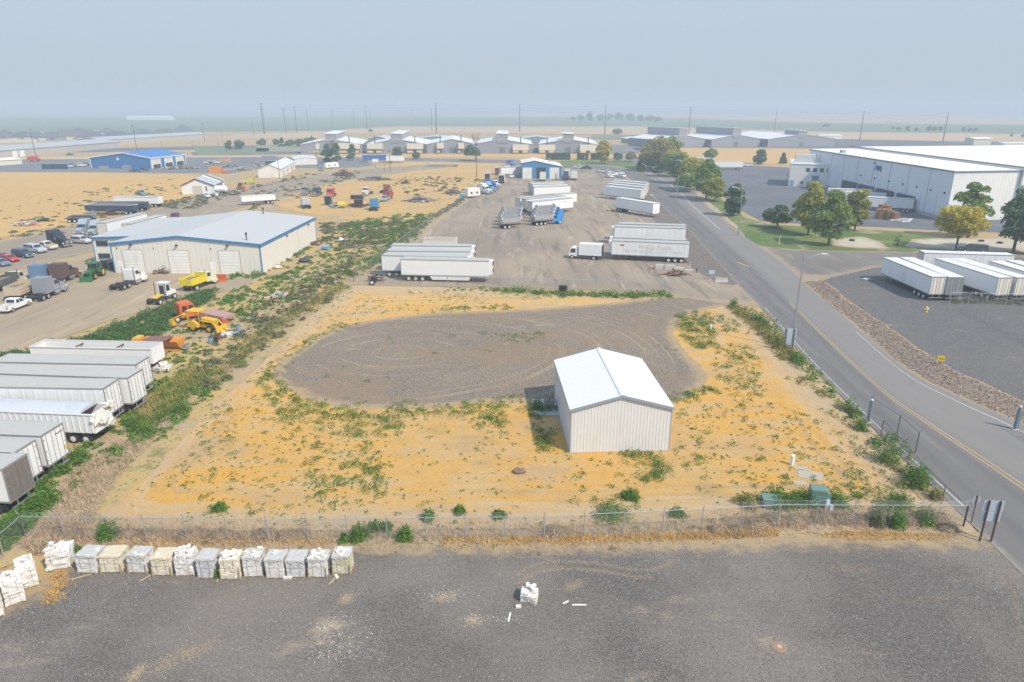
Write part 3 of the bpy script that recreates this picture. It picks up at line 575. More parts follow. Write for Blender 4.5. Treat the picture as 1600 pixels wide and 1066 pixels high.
# --- row of grey storage sheds far behind (white roofs)
def storage(FLpx, FRpx, depth_px, tower, name_label, rf=.5, D=62, h=6.0, hr=9.5, th=13.0, tw=7.5, mon=1.0, roofm=None):
    a, b = P(*FLpx), P(*FRpx); W = (b-a).length; rz = ang(a, b) + (R(depth_px) if depth_px else 0)
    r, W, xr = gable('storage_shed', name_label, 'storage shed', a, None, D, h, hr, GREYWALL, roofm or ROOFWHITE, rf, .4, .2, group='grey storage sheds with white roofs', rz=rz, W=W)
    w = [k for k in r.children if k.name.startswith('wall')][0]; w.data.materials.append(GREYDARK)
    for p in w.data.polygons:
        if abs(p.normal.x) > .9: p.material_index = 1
    if tower:
        t = MB().box(xr-tw/2, xr+tw/2, -.3, D*mon, hr-2.5, th).build('roof_monitor', GREYWALL, r)
        MB().prism([(xr-tw/2-.4,th),(xr+tw/2+.4,th-.3),(xr+tw/2+.4,th+.1),(xr-tw/2-.4,th+.4)], -.7, D*mon+.4, 'y').build('monitor_roof', ROOFWHITE, t)
    face_box(r, 'door', GREYDARK, W, D, 'F', W*.5-2, W*.5+2, 0, 4.2, .1)
    return r, W
F_ = 'far grey potato shed with white roof, '
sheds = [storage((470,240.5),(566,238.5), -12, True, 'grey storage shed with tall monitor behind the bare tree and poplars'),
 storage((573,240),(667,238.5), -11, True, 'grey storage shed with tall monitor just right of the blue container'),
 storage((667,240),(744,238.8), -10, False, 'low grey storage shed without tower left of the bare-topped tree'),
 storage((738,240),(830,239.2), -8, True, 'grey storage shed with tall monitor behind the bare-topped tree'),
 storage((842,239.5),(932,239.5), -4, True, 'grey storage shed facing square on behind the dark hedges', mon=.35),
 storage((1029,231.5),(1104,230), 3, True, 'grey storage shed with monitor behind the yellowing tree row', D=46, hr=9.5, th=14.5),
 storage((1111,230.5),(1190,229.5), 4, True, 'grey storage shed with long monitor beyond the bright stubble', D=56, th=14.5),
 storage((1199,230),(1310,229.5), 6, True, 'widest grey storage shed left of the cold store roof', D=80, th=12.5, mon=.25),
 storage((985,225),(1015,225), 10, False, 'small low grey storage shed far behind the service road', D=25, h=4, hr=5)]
# the long grey roofs behind the front row
for (x0, x1, y, hh, lab) in ((572,612,231,8.5,'long pale grey shed roof between the first two storage sheds'),(640,722,231,8.5,'long pale grey shed roof behind the low storage shed'),(806,872,231,8.5,'long pale grey shed roof behind the square-on storage shed')):
    gable('rear_storage_shed', lab, 'storage shed', P(x0,y), P(x1,y), 30, hh-2.5, hh, GREYWALL, paint('pale_grey_far_roof', (.50,.50,.49), .6), .5, .3, .2, group='rear storage sheds')
for (px0, px1, y0, y1, lab) in ((476,500,224.2,233,'behind the bare tree at the shed row end'),(530,562,224.2,233,'between the poplars'),(574,598,224.2,233.2,'above the blue container'),(636,661,224.4,233.2,'right of the poplars'),(683,693,223.4,232.5,'narrow, mid row'),(716,725,223.6,232.5,'narrow, left of the bare-topped tree'),(801,826,226.2,235,'left of the truck shop roof'),(842,867.5,226.5,235,'behind the long dark hedge'),(906,931.5,226.5,235.5,'left of the yellow tree')):
    yb = 240.3; a = P(px0, yb); W = (P(px1, yb)-a).length; z0 = hgt(px0, yb, y1); z1 = hgt(px0, yb, y0)
    r = thing('fan_house', 'cream panelled fan house raised on legs, ' + lab, 'fan house', a, 0, 'cream fan houses in front of the storage sheds')
    MB().box(0, W, 0, 3, z0, z1).build('housing', CREAM, r)
    [MB().box(x, x+.3, .2, .5, 0, z0).build('leg', DARKSTEEL, r) for x in (.1, W/2, W-.4)]
    MB().box(W*.02, W*.38, -.6, 1.5, .6, 2.0).build('duct', paint('ochre_panel', (.70,.52,.28), .7), r)
    if W > 7: MB().box(W*.6, W*.95, -.6, 1.5, .6, 2.0).build('duct', paint('ochre_panel', (.7,.5,.3)), r)
    MB().cyl((W*.5,2,z1), (W*.5,2,z1+5), .35, 8).build('flue', DARKSTEEL, r)
# --- big white cold store on the right
a = P(1477,344); hC = 13.6; c1 = P(1492.5,267.5,hC); c0 = P(1266,233,hC); c2 = P(1597,266,hC)
rzc = ang(c1, c2); Wc = (c2-c1).length; side = (c0-c1); perp = Vector((-math.sin(rzc), math.cos(rzc), 0)); Lc = side.length
cold = thing('cold_store', 'huge white ribbed cold store with dock doors along its shaded wall', 'warehouse', (c1.x, c1.y, 0), 0)
A0 = Vector((0,0,0)); B0 = Vector((c2.x-c1.x, c2.y-c1.y, 0)); C0 = Vector((c0.x-c1.x, c0.y-c1.y, 0))
bx = B0.normalized(); cy = C0.normalized()
def cs(u, v, z): return bx*u + cy*v + Vector((0,0,z))
def skew(b, u0, u1, v0, v1, z0, z1, m=0):
    return b.add([cs(u0,v0,z0),cs(u1,v0,z0),cs(u1,v1,z0),cs(u0,v1,z0),cs(u0,v0,z1),cs(u1,v0,z1),cs(u1,v1,z1),cs(u0,v1,z1)], [(0,3,2,1),(4,5,6,7),(0,1,5,4),(1,2,6,5),(2,3,7,6),(3,0,4,7)], m)
q = MB(); skew(q, 0, Wc, 0, Lc, 0, hC-.35); o = q.build('wall', [COLDRIB, COLDRIBY], cold)
for p in o.data.polygons:
    if abs(p.normal.dot(cy)) < .5 and p.normal.x < 0: p.material_index = 1
q = MB(); skew(q, -.25, Wc+.1, -.25, Lc+.2, hC-.35, hC); q.build('roof_edge', paint('slate_trim', (.16,.22,.30), .5), cold)
ROOFTAN = paint('chalky_roof', (.80,.755,.69), .7, 0, .25, (.6,.55,.47), .06)
q = MB(); skew(q, -.1, Wc-.1, -.1, Lc, hC, hC+.06); q.build('roof', ROOFTAN, cold)
q = MB()
for k in range(1, 9): v = Lc*k/9.0; skew(q, -.05, .02, v, v+.18, .2, hC-.4)
q.build('panel_seam', GREYTRIM, cold)
q = MB()
for k in range(14): v = 6+k*8.5; skew(q, -.03, .02, v, v+.09, .2, 6.5)
q.build('wall_conduit', GREYTRIM, cold)
q = MB(); skew(q, -.04, .02, 0, Lc, 0, 1.1); q.build('plinth', CONCRETE, cold)
cold['v_of'] = 0
def v_at(px, py):   # distance along the shaded wall of a pixel on it
    u = (px-CX)/F_PX; vv = (CY-py)/F_PX; d = Vector((u, CP+vv*SP, -SP+vv*CP)); n = Vector((-cy.y, cy.x, 0)); o0 = Vector((c1.x, c1.y, 0))
    t = (o0 - Vector((0,0,CAM_H))).dot(n)/d.dot(n); p = Vector((0,0,CAM_H)) + d*t; return (p-o0).dot(cy), p.z
docks = []
for p0, p1, yt in ((1430,1405,303),(1397,1372,297),(1366,1344,290),(1339,1319,285)):
    v0, z = v_at(p0, yt+4); v1, z1 = v_at(p1, yt); 
    q = MB(); skew(q, -.9, .02, v0, v1, 1.1, max(4.6, min(z1, 5.6))); q.build('dock_shelter', paint('navy_dock', (.035,.06,.10), .7), cold); docks.append((v0+v1)/2)
q = MB()
for k in range(7): v, z = v_at(1475-k*22, 312-k*3.5); skew(q, -.3, .01, v, v+.5, 7.2, 7.7)
q.build('wall_lamp', DARKSTEEL, cold)
# emblem: a teal arc, a stray dot and a slanted blue word block on the shaded wall
va, za = v_at(1366.5, 259.5); q = MB(); n = 10; rr = 1.35
for k in range(n):
    t0 = R(-35+185*k/n); t1 = R(-35+185*(k+1)/n); q.add([cs(-.06, va-math.cos(t)*r_, za+math.sin(t)*r_) for t, r_ in ((t0,rr*.68),(t1,rr*.68),(t1,rr),(t0,rr))], [(0,1,2,3)])
q.build('emblem', paint('teal_paint', (.10,.30,.38), .5), cold)
va, za = v_at(1365.7, 264.3); q = MB(); q.add([cs(-.06,va+a_,za+b_) for a_, b_ in ((-.4,-.4),(.4,-.4),(.4,.4),(-.4,.4))], [(0,1,2,3)]); q.build('emblem_dot', bpy.data.materials['teal_paint'], cold)
va, za = v_at(1369, 262.2); vb, zb = v_at(1378, 264); q = MB(); m5 = 6
for k in range(m5):
    u0 = va+(vb-va)*k/m5; u1 = va+(vb-va)*(k+.86)/m5; q.add([cs(-.06,u0,za-.75),cs(-.06,u1,za-.75 if k < m5-1 else za-1.6),cs(-.06,u1,za+.75),cs(-.06,u0,za+.75)], [(0,1,2,3)])
q.build('emblem_lettering', paint('deep_blue_paint', (.02,.12,.26), .5), cold)
# second block behind, roof with a dark parapet line
d2 = thing('cold_store_annex', 'wider cold store block behind with broad chalky roof and dark parapet', 'warehouse', (c1.x, c1.y, 0), 0)
q = MB(); skew(q, Wc+.12, Wc+130, -1, Lc*1.05, 0, hC+.5); q.build('wall', COLDRIB, d2)
q = MB(); skew(q, Wc+.9, Wc+129, -.2, Lc*1.05-.8, hC+.5, hC+.56); q.build('roof', ROOFTAN, d2)
q = MB(); skew(q, Wc+.12, Wc+.85, -1, Lc*1.05, hC+.5, hC+.9); q.build('parapet', paint('grey_parapet', (.25,.235,.21), .8), d2)
u = MB(); skew(u, 2.0, 3.6, Lc*.74, Lc*.74+2.4, hC+.06, hC+1.0); u.build('roof_vent', GREYTRIM, cold)
# --- white office annex in front of it
a, b = P(1231.5,291.5), P(1300,294); W = (b-a).length; h = hgt(1231.5,291.5,256.5); D = 24
an = thing('office_block', 'white two-storey office block with four square windows beside the cold store', 'office', a, ang(a,b))
MB().box(0, W, 0, D, 0, h).build('wall', paint('office_white', (.74,.71,.66), .6, 0, .15), an)
MB().box(-.15, W+.1, -.15, D+.1, h, h+.3).build('roof_edge', WHITE, an); MB().box(.2, W-.2, .2, D-.2, h+.3, h+.36).build('roof', ROOFTAN, an)
for k in range(4): window(an, W, D, 'F', W*(.36+.155*k), W*(.36+.155*k)+1.5, h*.68, h*.68+1.5, GREYTRIM)
face_box(an, 'roll_door', paint('slate_blue_door', (.10,.20,.32), .5), W, D, 'F', W*.52, W*.67, 0, 4.6)
face_box(an, 'door', paint('pale_blue_door', (.25,.38,.50), .5), W, D, 'F', W*.02, W*.12, 0, 2.5); window(an, W, D, 'F', W*.27, W*.33, 1, 2.4); face_box(an, 'door', GREYTRIM, W, D, 'F', W*.42, W*.47, 0, 2.3)
q = MB(); q.box(1.5, 9, 4, 9, h+.36, h+.8, 0); q.box(1.7, 8.8, 4.2, 8.8, h+.8, h+3.4, 0); q.build('rooftop_unit', paint('rooftop_unit_grey', (.55,.56,.56), .5), an)
q = MB(); [q.tube([(1.3+7.9*i, 3.8+5.4*j, h+.3), (1.3+7.9*i, 3.8+5.4*j, h+3.6)], .08) for i in (0,1) for j in (0,1)]; q.build('unit_frame', STEEL, an)
q = MB(); q.tube([(-.6,3,0),(-.6,3,h*.55),(-.6,10,h*.55),(-.6,10,0)], .12); q.box(-1.2,-.1,3,10,h*.5,h*.5+.1); q.build('outside_stair', STEEL, an)
# --- long tan sheds, far left
def longshed(name, lab, A, B, D, h, hr, wall, roof, rf=.5):
    a, b = P(*A), P(*B); L = (b-a).length; r = thing(name, lab, 'shed', a, ang(a,b))
    MB().prism([(0,0),(D,0),(D,h),(D*rf,hr),(0,h)], 0, L, 'x').build('wall', wall, r)
    ch = [(x, z) for x, z in chevron(D, h, hr, D*rf, .4, .15)]
    MB().prism(ch, -.3, L+.3, 'x').build('roof', roof, r); return r, L
PALEROOF = paint('pale_blue_grey_roof', (.40,.41,.43), .6, 0, .5, (.28,.27,.26), .1)
r, L = longshed('long_storage_shed', 'very long low tan storage shed with pale roof, far left', (-230,268), (190,231), 30, 4.5, 6.5, TANW, PALEROOF)
for k in range(10): face_box(r, 'doorway', GREYTRIM, L, 30, 'F', L*(.08+.09*k), L*(.08+.09*k)+.25, 0, 4.2, .05)
for k in (3,5): face_box(r, 'roll_door', WHITE, L, 30, 'F', L*.44+k*3.0, L*.44+k*3+4, 0, 3.8, .07)
longshed('long_storage_shed', 'second long tan storage shed continuing behind the blue warehouse roof', (160,228), (322,217), 24, 4.5, 6.5, TANW, PALEROOF)
longshed('pallet_store', 'low cream roofed store at the far left edge beside the red machine', (-60,263), (35,256.5), 14, 2.6, 3.4, CREAM, ROOFTAN)
longshed('white_strip_shed', 'long white shed shimmering in the haze on the far field', (198,188), (265,188), 25, 6, 10, WHITE, ROOFWHITE)
longshed('flat_pale_shed', 'flat pale shed in the haze beyond the cold store roof', (1520,227), (1548,227), 12, 5, 6, CREAM, ROOFTAN)
longshed('flat_pale_shed', 'white open-fronted shed at the right edge beyond the cold store', (1568,231), (1625,231), 14, 3.2, 4, WHITE, ROOFWHITE)
longshed('field_shed', 'low white shed on the tan field right of the storage sheds', (1280,217.5), (1315,217.5), 10, 3.2, 4.2, WHITE, ROOFWHITE)
# --- houses in the haze, far left
HR = [paint('slate_shingle', (.10,.115,.14), .9), paint('brown_shingle', (.15,.135,.13), .9), paint('blue_grey_shingle', (.12,.14,.17), .9)]
HW = [paint('house_tan', (.42,.38,.33), .8), paint('house_white', (.62,.60,.57), .8), paint('house_grey', (.30,.31,.32), .8)]
def house(px, py, W, D, h, hr, rot, k, lab, hip=True):
    r = thing('house', lab, 'house', P(px,py), R(rot), 'houses on the far left')
    MB().box(-W/2, W/2, 0, D, 0, h).build('wall', HW[k%3], r)
    rd = min(W/2-.5, D/2) if hip else .001
    q = MB(); o = .5; q.add([(-W/2-o,-o,h),(W/2+o,-o,h),(W/2+o,D+o,h),(-W/2-o,D+o,h),(-W/2+rd,D/2,hr),(W/2-rd,D/2,hr)], [(0,3,2,1),(0,1,5,4),(1,2,5),(2,3,4,5),(3,0,4)]); q.build('roof', HR[k%3], r)
    MB().box(-W*.42, -W*.1, -.06, .05, 0, 2.4).build('garage_door', HW[1], r)
    w = MB().box(W*.12, W*.32, -.06, .05, 1.0, 2.3).build('window', GLASS, r)
hs = [(4,217,16,12,0,0,'at the left edge with a white gable'),(-4,222,18,12,0,1,'nearest the left edge under a slate roof'),(30,219.5,22,14,0,0,'behind the tall pole, broad slate roof'),(52,219.5,18,13,5,2,'dark, just right of the tall pole'),(75,220,20,13,0,2,'darkest of the row, blue-grey roof'),(92,217.5,14,10,-8,1,'small, with tan walls in mid row'),(100,214,22,12,0,1,'set back behind a pale garden wall'),(112,219,14,10,10,1,'with a cream gable facing the fields'),(136,215,15,10,0,1,'with a pointed white gable'),(138,220,22,13,0,0,'long slate roof before the white gable'),(165,212,16,11,0,2,'with a white dormer line'),(180,218,24,13,0,0,'long roof ending in a cream gable'),(218,214,22,13,0,2,'beside the leaning pole'),(255,213.5,24,13,0,1,'low and hazy near the round roof'),(282,211.5,20,18,0,2,'tall and rounded, last of the row'),(122,212,18,12,0,0,'hazy, between two pale walls')]
for k, (px, py, W, D, rot, kk, lab) in enumerate(hs): house(px, py, W, D, 3.6, 8.2 if k != 14 else 12, rot, kk, 'hazy house ' + lab)
# ------------------------------------------------------------------ foliage helpers
def mat_leaf(name, cs, seed=0., trans=.38):
    n = NT(name); a = n.noise(n.obj, .75, 3, .6); f = n.noise(n.obj, 3.5, 3, .75); r = n.attr('tint')
    c = n.mix(n.step(a, .36, .64), cs[0], cs[1]); c = n.mix(n.math('MULTIPLY', n.step(r, .45, 1.0), .85), c, cs[2]); c = n.mix(n.math('MULTIPLY', n.step(f, .5, .75), .3), c, tuple(x*.6 for x in cs[0]))
    n.fin(c, .75, spec=.15)
    t = n.t.nodes.new('ShaderNodeBsdfTranslucent'); n.L(c, t.inputs[0]); mx = n.t.nodes.new('ShaderNodeMixShader'); mx.inputs[0].default_value = trans
    out = n.t.nodes['Material Output']; n.L(n.b.outputs[0], mx.inputs[1]); n.L(t.outputs[0], mx.inputs[2]); n.L(mx.outputs[0], out.inputs[0]); return n.mat
LEAF_GREEN = mat_leaf('green_leaves', ((0.156,0.254,0.058),(0.240,0.351,0.078),(0.442,0.481,0.111)))
LEAF_DARK = mat_leaf('dark_needles', ((0.078,0.138,0.070),(0.114,0.186,0.086),(0.186,0.252,0.108)), trans=.1)
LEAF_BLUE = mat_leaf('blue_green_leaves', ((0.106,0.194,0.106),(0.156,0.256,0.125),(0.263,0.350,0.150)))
LEAF_MIX = mat_leaf('turning_leaves', ((0.208,0.286,0.065),(0.455,0.429,0.085),(0.754,0.598,0.111)))
LEAF_YELLOW = mat_leaf('yellow_leaves', ((.40,.36,.045),(.60,.50,.06),(.72,.60,.12)))
LEAF_TAN = mat_leaf('olive_tan_leaves', ((0.234,0.221,0.091),(0.403,0.338,0.143),(0.546,0.429,0.195)))
BARK_M = paint('tree_bark', (.10,.08,.065), .95, 0, .4, (.2,.17,.14), 2)
def leaf_mesh(name, pts, nrm, size, m, tint, up=0.0, aspect=1.0):
    """one quad-ish leaf clump per point"""
    n = len(pts); d = rng.normal(size=(n,3)); d += nrm*1.0; d[:,2] += up; d /= np.linalg.norm(d, axis=1)[:,None]+1e-9
    h = rng.normal(size=(n,3)); t = np.cross(d, h); t /= np.linalg.norm(t, axis=1)[:,None]+1e-9; b = np.cross(d, t)
    s = (size*(.55+.9*rng.random(n)))[:,None]
    c = pts[:,None,:] + np.stack([-t*s-b*s*.3*aspect, t*s*.2-b*s*aspect, t*s+b*s*.25*aspect, -t*s*.15+b*s*aspect], 1)
    return quads(name, c.reshape(-1,3), m, np.repeat(tint, 4))
def quads(name, V, m, tint=None, k=4):
    me = bpy.data.meshes.new(name); nv = len(V); nf = nv//k
    me.vertices.add(nv); me.vertices.foreach_set('co', V.astype(np.float32).ravel())
    me.loops.add(nv); me.loops.foreach_set('vertex_index', np.arange(nv, dtype=np.int32))
    me.polygons.add(nf); me.polygons.foreach_set('loop_start', np.arange(0, nv, k, dtype=np.int32)); me.polygons.foreach_set('loop_total', np.full(nf, k, dtype=np.int32))
    me.materials.append(m)
    if tint is not None: me.attributes.new('tint', 'FLOAT', 'POINT').data.foreach_set('value', tint.astype(np.float32))
    me.update(calc_edges=True); me.validate(); return me
def crown_points(n, rx, rz, zc, blobs, seed, shape='round'):
    g = np.random.default_rng(seed); cs = []
    for i in range(blobs):
        t = g.random()
        if shape == 'round': v = g.normal(size=3); v /= np.linalg.norm(v); v *= g.random()**.4*.75; c = np.array([v[0]*rx, v[1]*rx, zc+v[2]*rz]); r = (.28+.25*g.random())*rx
        elif shape == 'cone': z = t; w = (1-z)*.8+.08; a = g.random()*6.28; c = np.array([math.cos(a)*w*rx*.65, math.sin(a)*w*rx*.65, zc-rz+2*rz*z]); r = (.16+.30*(1-z))*rx
        elif shape == 'oval': z = g.random(); w = math.sin(math.pi*(.12+.80*z))**.8; a = g.random()*6.28; q = g.random()**.5; c = np.array([math.cos(a)*w*rx*.7*q, math.sin(a)*w*rx*.7*q, zc-rz+2*rz*z*.95]); r = (.24+.2*g.random())*rx*(.5+.6*w)
        cs.append((c, r))
    P_ = []; N_ = []; T_ = []
    w = np.array([r**2 for c, r in cs]); w /= w.sum(); cnt = g.multinomial(n, w)
    for (c, r), k in zip(cs, cnt):
        v = g.normal(size=(k,3)); v /= np.linalg.norm(v, axis=1)[:,None]; v[:,2] = np.where(v[:,2] < -.3, -v[:,2]*.6, v[:,2])
        rad = r*(.72+.42*g.random(k)**.6); p = c + v*rad[:,None]*np.array([1,1,.85]); P_.append(p); N_.append(v); T_.append(np.clip(g.normal(.35+.25*g.random(), .22, k), 0, 1))
    return np.concatenate(P_), np.concatenate(N_), np.concatenate(T_)
def limbs(h, r, crown_z, rx, k, seed, spread=.8):
    g = random.Random(seed); q = MB(); q.cyl((0,0,-.1), (.05*h*.1,0,crown_z*.75), r, 8, 0, r*.72); q.cyl((.05*h*.1,0,crown_z*.75), (0,.02*h,h*.8), r*.7, 7, 0, r*.2)
    for i in range(k):
        a = g.random()*6.28; z0 = crown_z*(.45+.5*g.random()); L = rx*(.6+.4*g.random())*spread; z1 = z0+L*(.5+.6*g.random())
        m = (math.cos(a)*L*.45, math.sin(a)*L*.45, z0+(z1-z0)*.4); e = (math.cos(a+.3)*L, math.sin(a+.3)*L, z1)
        q.cyl((0,0,z0), m, r*.42, 6, 0, r*.28); q.cyl(m, e, r*.28, 5, 0, r*.07)
    return q
def tree(name, label, px, py, ytop, width_px, leaf, shape='round', trunk=.25, n=6000, blobs=30, ls=.30, seed=1, cat='tree', group=None, bare=False):
    b = P(px, py); h = hgt(px, py, ytop); zc_ = b.y*CP + (CAM_H)*SP; rx = width_px*zc_/F_PX/2
    r = thing(name, label, cat, b, 0, group)
    ct = h*trunk; cz = (h+ct)/2; rz = (h-ct)/2
    k = limbs(h, max(.12, .022*h), cz, rx, 9, seed); k.build('trunk', BARK_M, r)
    p, nn, t = crown_points(n, rx, rz*1.0, cz, blobs, seed, shape)
    s = ls*max(.6, min(2.5, zc_/190.)); me = leaf_mesh('crown', p, nn, s, leaf, t); o = bpy.data.objects.new('crown', me); COL.objects.link(o); o.parent = r
    return r
TG = 'trees along the road and car park'
tree('conifer', 'dark round pine at the left end of the lawn island', 1215, 357, 322, 40, LEAF_DARK, 'round', .12, 5000, 22, .26, 2, group=TG)
tree('maple_tree', 'tall half-yellow maple on the lawn beside the dark pine', 1262, 368, 288, 56, LEAF_MIX, 'oval', .14, 8500, 34, .28, 3, group=TG)
tree('maple_tree', 'full green maple with yellow tips at the lawn edge', 1294, 384, 300, 62, LEAF_GREEN, 'oval', .16, 9000, 34, .26, 4, group=TG)
tree('maple_tree', 'green-gold maple before the wooden pallet stacks', 1335, 361, 297, 46, LEAF_MIX, 'oval', .14, 7000, 30, .27, 5, group=TG)
tree('sapling', 'thin yellowing sapling between the lawn maples and golden tree', 1402, 387, 367, 14, LEAF_TAN, 'oval', .2, 350, 8, .14, 6, group=TG)
tree('maple_tree', 'bright golden maple by the parked dark pickup', 1493, 391, 317, 66, LEAF_YELLOW, 'round', .16, 9000, 32, .26, 7, group=TG)
tree('maple_tree', 'green upright maple standing behind the golden one', 1512, 372, 289, 62, LEAF_GREEN, 'oval', .1, 8500, 32, .28, 8, group=TG)
tree('maple_tree', 'large blue-green tree at the right edge of the photo', 1583, 393, 286, 66, LEAF_BLUE, 'oval', .12, 10000, 40, .28, 9, group=TG)
tree('maple_tree', 'dense green tree partly cut by the right border', 1612, 398, 300, 58, LEAF_BLUE, 'oval', .12, 8000, 30, .28, 10, group=TG)
tree('pine_tree', 'dark pine at the near end of the roadside row', 1145, 338, 287, 36, LEAF_DARK, 'oval', .05, 7000, 32, .26, 11, group=TG)
for i, (px, py, yt, w, lf, shp, lab) in enumerate([
 (1117,315,277,36,LEAF_MIX,'round','green-yellow tree behind the dark roadside pine'),
 (1103,312,252,40,LEAF_GREEN,'oval','tall green tree fourth from the near end of the road row'),
 (1084,298,249,44,LEAF_MIX,'round','yellow-green crown in the middle of the roadside row'),
 (1062,287,242,40,LEAF_BLUE,'round','grey-green tree by the lamp in the road row'),
 (1052,276,234,36,LEAF_MIX,'round','gold-topped tree toward the far end of the road row'),
 (1033,268,222,54,LEAF_TAN,'round','broad olive-tan crown at the far end of the road row'),
 (1045,266,219,34,LEAF_GREEN,'oval','green crown peeking above the broad tan tree'),
 (1016,263,220,30,LEAF_GREEN,'oval','green tree behind the left of the broad tan tree'),
 (1028,276,256,20,LEAF_DARK,'round','low dark bush under the broad tan tree'),
 (1000,268,243,14,LEAF_DARK,'cone','dark blue-green conifer by the road bend'),
 (1072,300,270,30,LEAF_GREEN,'round','low green tree at the verge below the row middle'),
 (944,256,221,28,LEAF_YELLOW,'oval','lone yellow tree beyond the road bend'),
 (965,253,240,13,LEAF_DARK,'round','dark clipped bush right of the lone yellow tree'),
 (1110,252,233,20,LEAF_GREEN,'round','round green tree behind the white trailer and roof'),
 (1186,257,235,24,LEAF_BLUE,'oval','green tree alone at the edge of the bright stubble'),
 (1223,256,240,12,LEAF_DARK,'cone','small dark conifer left of the office block')]):
    tree('conifer' if shp == 'cone' else 'roadside_tree', lab, px, py, yt-(3 if w > 30 else 0), w*(1.22 if w > 28 else 1), lf, shp, .1, 5200 if w > 25 else 2200, 24, .24, 20+i, group=TG)
# left part: trees by the salvage yard
for i, (px, py, yt, w, lf, shp, lab) in enumerate([
 (511,254,226,20,LEAF_BLUE,'oval','dark tree left of the pair behind the caravan'),(526,255,225,20,LEAF_BLUE,'oval','dark poplar right of the pair behind the caravan'),(551,251,224,18,LEAF_BLUE,'cone','conical tree left of the blue container'),(621,251,229,17,LEAF_BLUE,'round','tree behind the white end of the container'),(650,249,239,12,LEAF_DARK,'round','small round bush in the dry strip'),
 (358,233.5,221,12,LEAF_DARK,'oval','left of two dark cones beyond the blue warehouse'),(374,233.5,220.5,18,LEAF_DARK,'oval','right of two dark cones beyond the blue warehouse'),
 (410,227,219,16,LEAF_DARK,'round','hazy bush left end of the green clump'),(432,228,218,10,LEAF_DARK,'round','hazy bush second in the green clump'),(441,229,216,10,LEAF_DARK,'cone','hazy pointed tree in the green clump'),(452,229,219,14,LEAF_DARK,'round','hazy bush in the middle of the green clump'),(467,229,218,18,LEAF_DARK,'round','hazy wide bush in the green clump'),(484,228,214.5,20,LEAF_DARK,'round','hazy tallest tree in the green clump'),
 (579,209,201,5,LEAF_DARK,'round','tiny tree above the first storage roof'),(965,210,204,16,LEAF_DARK,'round','hazy bush by the tall right pole'),(985,253,238,16,LEAF_TAN,'round','thin grey tree by the service road')]):
    tree('far_tree', lab, px, py, yt, w, lf, shp, .08, 1500, 16, .26, 60+i, group='trees beyond the salvage yard')
# hazy trees on the far fields
far = [(896,189,183,10),(908,189,180,12),(921,190,176,12),(938,189,179,14),(952,188.5,178,12),(968,188.5,177,16),(985,189,178,16),(1000,189.5,180,14),(1014,190,181,16),(1028,191,183,14),(1404,204,199,7),(1418,205,197,8),(1431,205,200,6),(1451,205,197,9),(1460,205,198,7),(1469,205,198,8),(1505,206,199,6),(1514,206,200,7),(1523,206.5,200,7),(1292,198,194,14),(1395,203,198,5),(1580,214,209,5),(1597,215,210,5)]
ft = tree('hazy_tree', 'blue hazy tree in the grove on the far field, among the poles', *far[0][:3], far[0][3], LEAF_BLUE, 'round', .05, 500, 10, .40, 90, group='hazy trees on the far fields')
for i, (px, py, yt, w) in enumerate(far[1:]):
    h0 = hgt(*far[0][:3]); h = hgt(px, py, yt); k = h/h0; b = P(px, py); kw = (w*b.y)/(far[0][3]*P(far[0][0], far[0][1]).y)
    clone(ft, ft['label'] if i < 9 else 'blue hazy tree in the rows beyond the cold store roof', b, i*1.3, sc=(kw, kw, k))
# two leafless trees
def bare_tree(label, px, py, ytop, wpx, seed, tuft=None):
    b = P(px, py); h = hgt(px, py, ytop); rx = wpx*b.y/F_PX/2; r = thing('bare_tree', label, 'tree', b); g = random.Random(seed); q = MB()
    q.cyl((0,0,-.1), (0,0,h*.4), .38, 8, 0, .3)
    def br(p, d, L, rad, dep):
        e = p + d*L; q.cyl(p, e, rad, 5 if dep < 2 else 3, 0, rad*.6, False)
        if dep < 4:
            for k in range(3 if dep else 6):
                v = d + Vector((g.uniform(-1,1), g.uniform(-1,1), g.uniform(-.25,.8)))*.75; br(p.lerp(e, g.uniform(.55,1)), v.normalized(), L*g.uniform(.55,.8), rad*.55, dep+1)
    br(Vector((0,0,h*.32)), Vector((0,0,1)), h*.26, .26, 0)
    q.build('trunk', paint('grey_bark', (.16,.14,.13), .95), r)
    if tuft:
        p, nn, t = crown_points(3500, rx*.62, h*.19, h*.33, 18, seed); me = leaf_mesh('lower_foliage', p, nn, .5, tuft, t); o = bpy.data.objects.new('lower_foliage', me); COL.objects.link(o); o.parent = r; o.location.x = -2
bare_tree('bare-topped tree with a dark leafy clump around its foot', 744, 251.5, 205, 46, 5, LEAF_BLUE)
bare_tree('leafless grey tree behind the dark pair by the caravan', 519, 250, 214, 26, 8)
# clipped hedges
for px0, px1, yt, lab in ((853,891,239.5,'long dark clipped hedge right of the truck shop roof'),(902,913.5,241,'short dark clipped hedge in the middle of three'),(915,919,241,'narrow dark hedge column beside the short hedge'),(923,938,240,'dark clipped hedge left of the yellow tree')):
    a, b = P(px0,250), P(px1,250); L = (b-a).length; h = hgt(px0,250,yt); n = int(900*L/10)+300
    p = np.stack([rng.random(n)*L, rng.random(n)*2.2, rng.random(n)**.8*h], 1); f = rng.integers(0,3,n); p[f==0,1] = rng.random((f==0).sum())*.3; p[f==1,2] = h-rng.random((f==1).sum())*.3
    r = thing('hedge', lab, 'hedge', a, 0, 'dark clipped hedges'); me = leaf_mesh('foliage', p, np.tile([0,-.6,.5],(n,1)), .32, LEAF_DARK, rng.random(n)*.4); o = bpy.data.objects.new('foliage', me); COL.objects.link(o); o.parent = r
    MB().box(.3, L-.3, .4, 1.8, 0, h-.5).build('core', LEAF_DARK, r)
